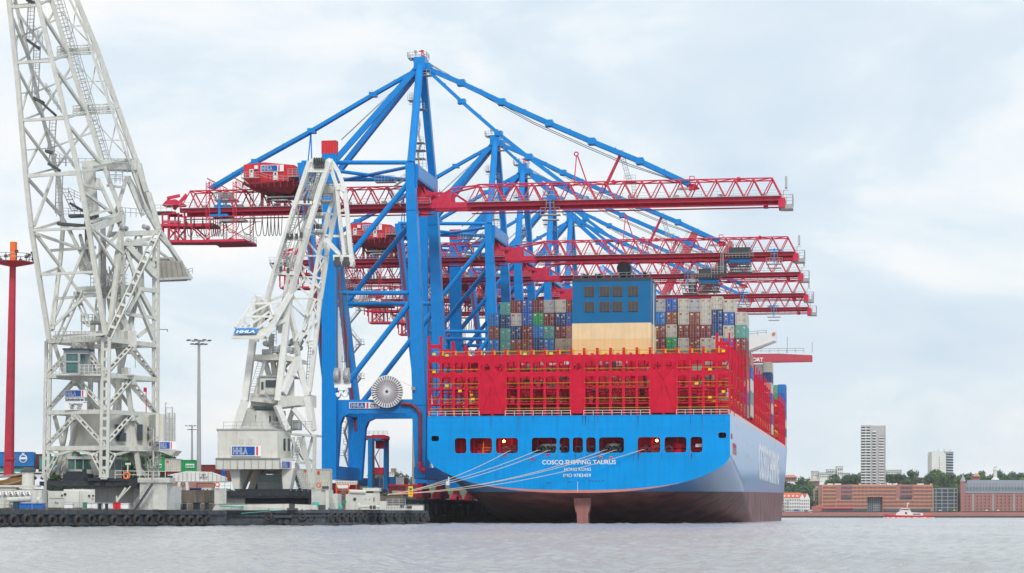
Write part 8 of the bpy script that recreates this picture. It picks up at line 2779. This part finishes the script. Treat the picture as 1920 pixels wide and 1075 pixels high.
# fire boat
FB = 1700.0
t = thing('fire_boat', 'red and white fire boat under way in front of the long brick office building', 'boat', W(1705, 971, FB))
def FP(px, py, dd=0): return W(px, py, FB + dd)
m = MB()
dk_ = [(1657.5, 963.8, 0), (1668, 966, 2.6), (1690, 966.5, 3.4), (1720, 967, 3.4), (1748, 967, 2.8)]
vs_, fs_ = [], []
for px, py, hb in dk_:
    c = FP(px, py); zb = .2
    for s_ in (-1, 1):
        vs_ += [(c.x, c.y + s_ * hb, c.z), (c.x + (1.5 if px < 1660 else 0), c.y + s_ * hb * .75, -.3)]
for i in range(len(dk_) - 1):
    o = i * 4; q = o + 4
    fs_ += [(o, o + 1, q + 1, q), (o + 2, q + 2, q + 3, o + 3), (o, q, q + 2, o + 2)]
fs_.append((16, 17, 19, 18)); m.v, m.f = vs_, fs_
m.build('hull', M['house_red'], t)
m = MB(); m.prism([FP(1679, 967), FP(1731, 966.8), FP(1731, 962.5), FP(1709, 961), FP(1707, 957.5), FP(1690, 957.5), FP(1681, 962)], (0, 4, 0)); m.build('superstructure', M['far_white'], t)
m = MB(); m.prism([FP(1686, 957.5, -.2), FP(1707, 957.5, -.2), FP(1705, 953.2, -.2), FP(1690, 953.2, -.2)], (0, 4.4, 0)); wh = m.build('wheelhouse', M['far_white'], t)
m = MB(); boxW(m, 1689, 1705, 954.5, 956.4, FB - .35, .2); m.build('wheelhouse_window', M['far_glass'], wh)
m = MB(); boxW(m, 1697, 1701, 960.5, 964, FB - .2, .2); boxW(m, 1712, 1726, 963.3, 965.2, FB - .2, .2); m.build('window', M['far_glass'], t)
m = MB(); seg(m, (1701, 954, FB + 2), (1702.5, 941.5, FB + 2), .35); seg(m, (1699, 944.5, FB + 2), (1706, 943.5, FB + 2), .2); seg(m, (1699, 949, FB + 2), (1704, 944, FB + 2), .25); m.build('mast', M['far_white'], t)
m = MB(); boxW(m, 1688, 1707, 952, 953, FB - .2, 4.5); m.rail([FP(1735, 966.8, -2), FP(1748, 966.5, -2)], 1.2, .08, 1.2); m.build('railing', M['orange_paint'], t)
m = MB(); random.seed(5)
for k in range(40):
    p = FP(1657 + random.random() * 94, 969.6, -3.6 - random.random()); p.z = 0.05; m.lathe(p, [(random.uniform(.4, 1.1), 0), (.2, random.uniform(.15, .5))], 6)
tag(m.build('bow_wave', M['sign_white'], None, FP(1700, 970, -4)), 'white foam along the water line of the fire boat', 'foam', None, 'stuff')

# ---------------------------------------------------------------- haze over the harbour
hz_ = bpy.data.materials.new('haze_air'); hz_.use_nodes = True
t_ = hz_.node_tree; t_.nodes.clear()
o_ = t_.nodes.new('ShaderNodeOutputMaterial'); v_ = t_.nodes.new('ShaderNodeVolumePrincipled')
v_.inputs['Color'].default_value = (.90, .94, 1, 1); v_.inputs['Density'].default_value = 0.00005; v_.inputs['Anisotropy'].default_value = 0.0
t_.links.new(v_.outputs[0], o_.inputs['Volume'])
m = MB(); m.bx(-4600, 4600, -450, 4300, -8, 175)
if USE_HAZE:
    tag(m.build('haze', hz_), kind='stuff')
for o in bpy.data.objects:
    if '_o' in o: del o['_o']
for o in list(bpy.data.objects):
    if o.type == 'MESH' and not o.data.polygons: bpy.data.objects.remove(o)
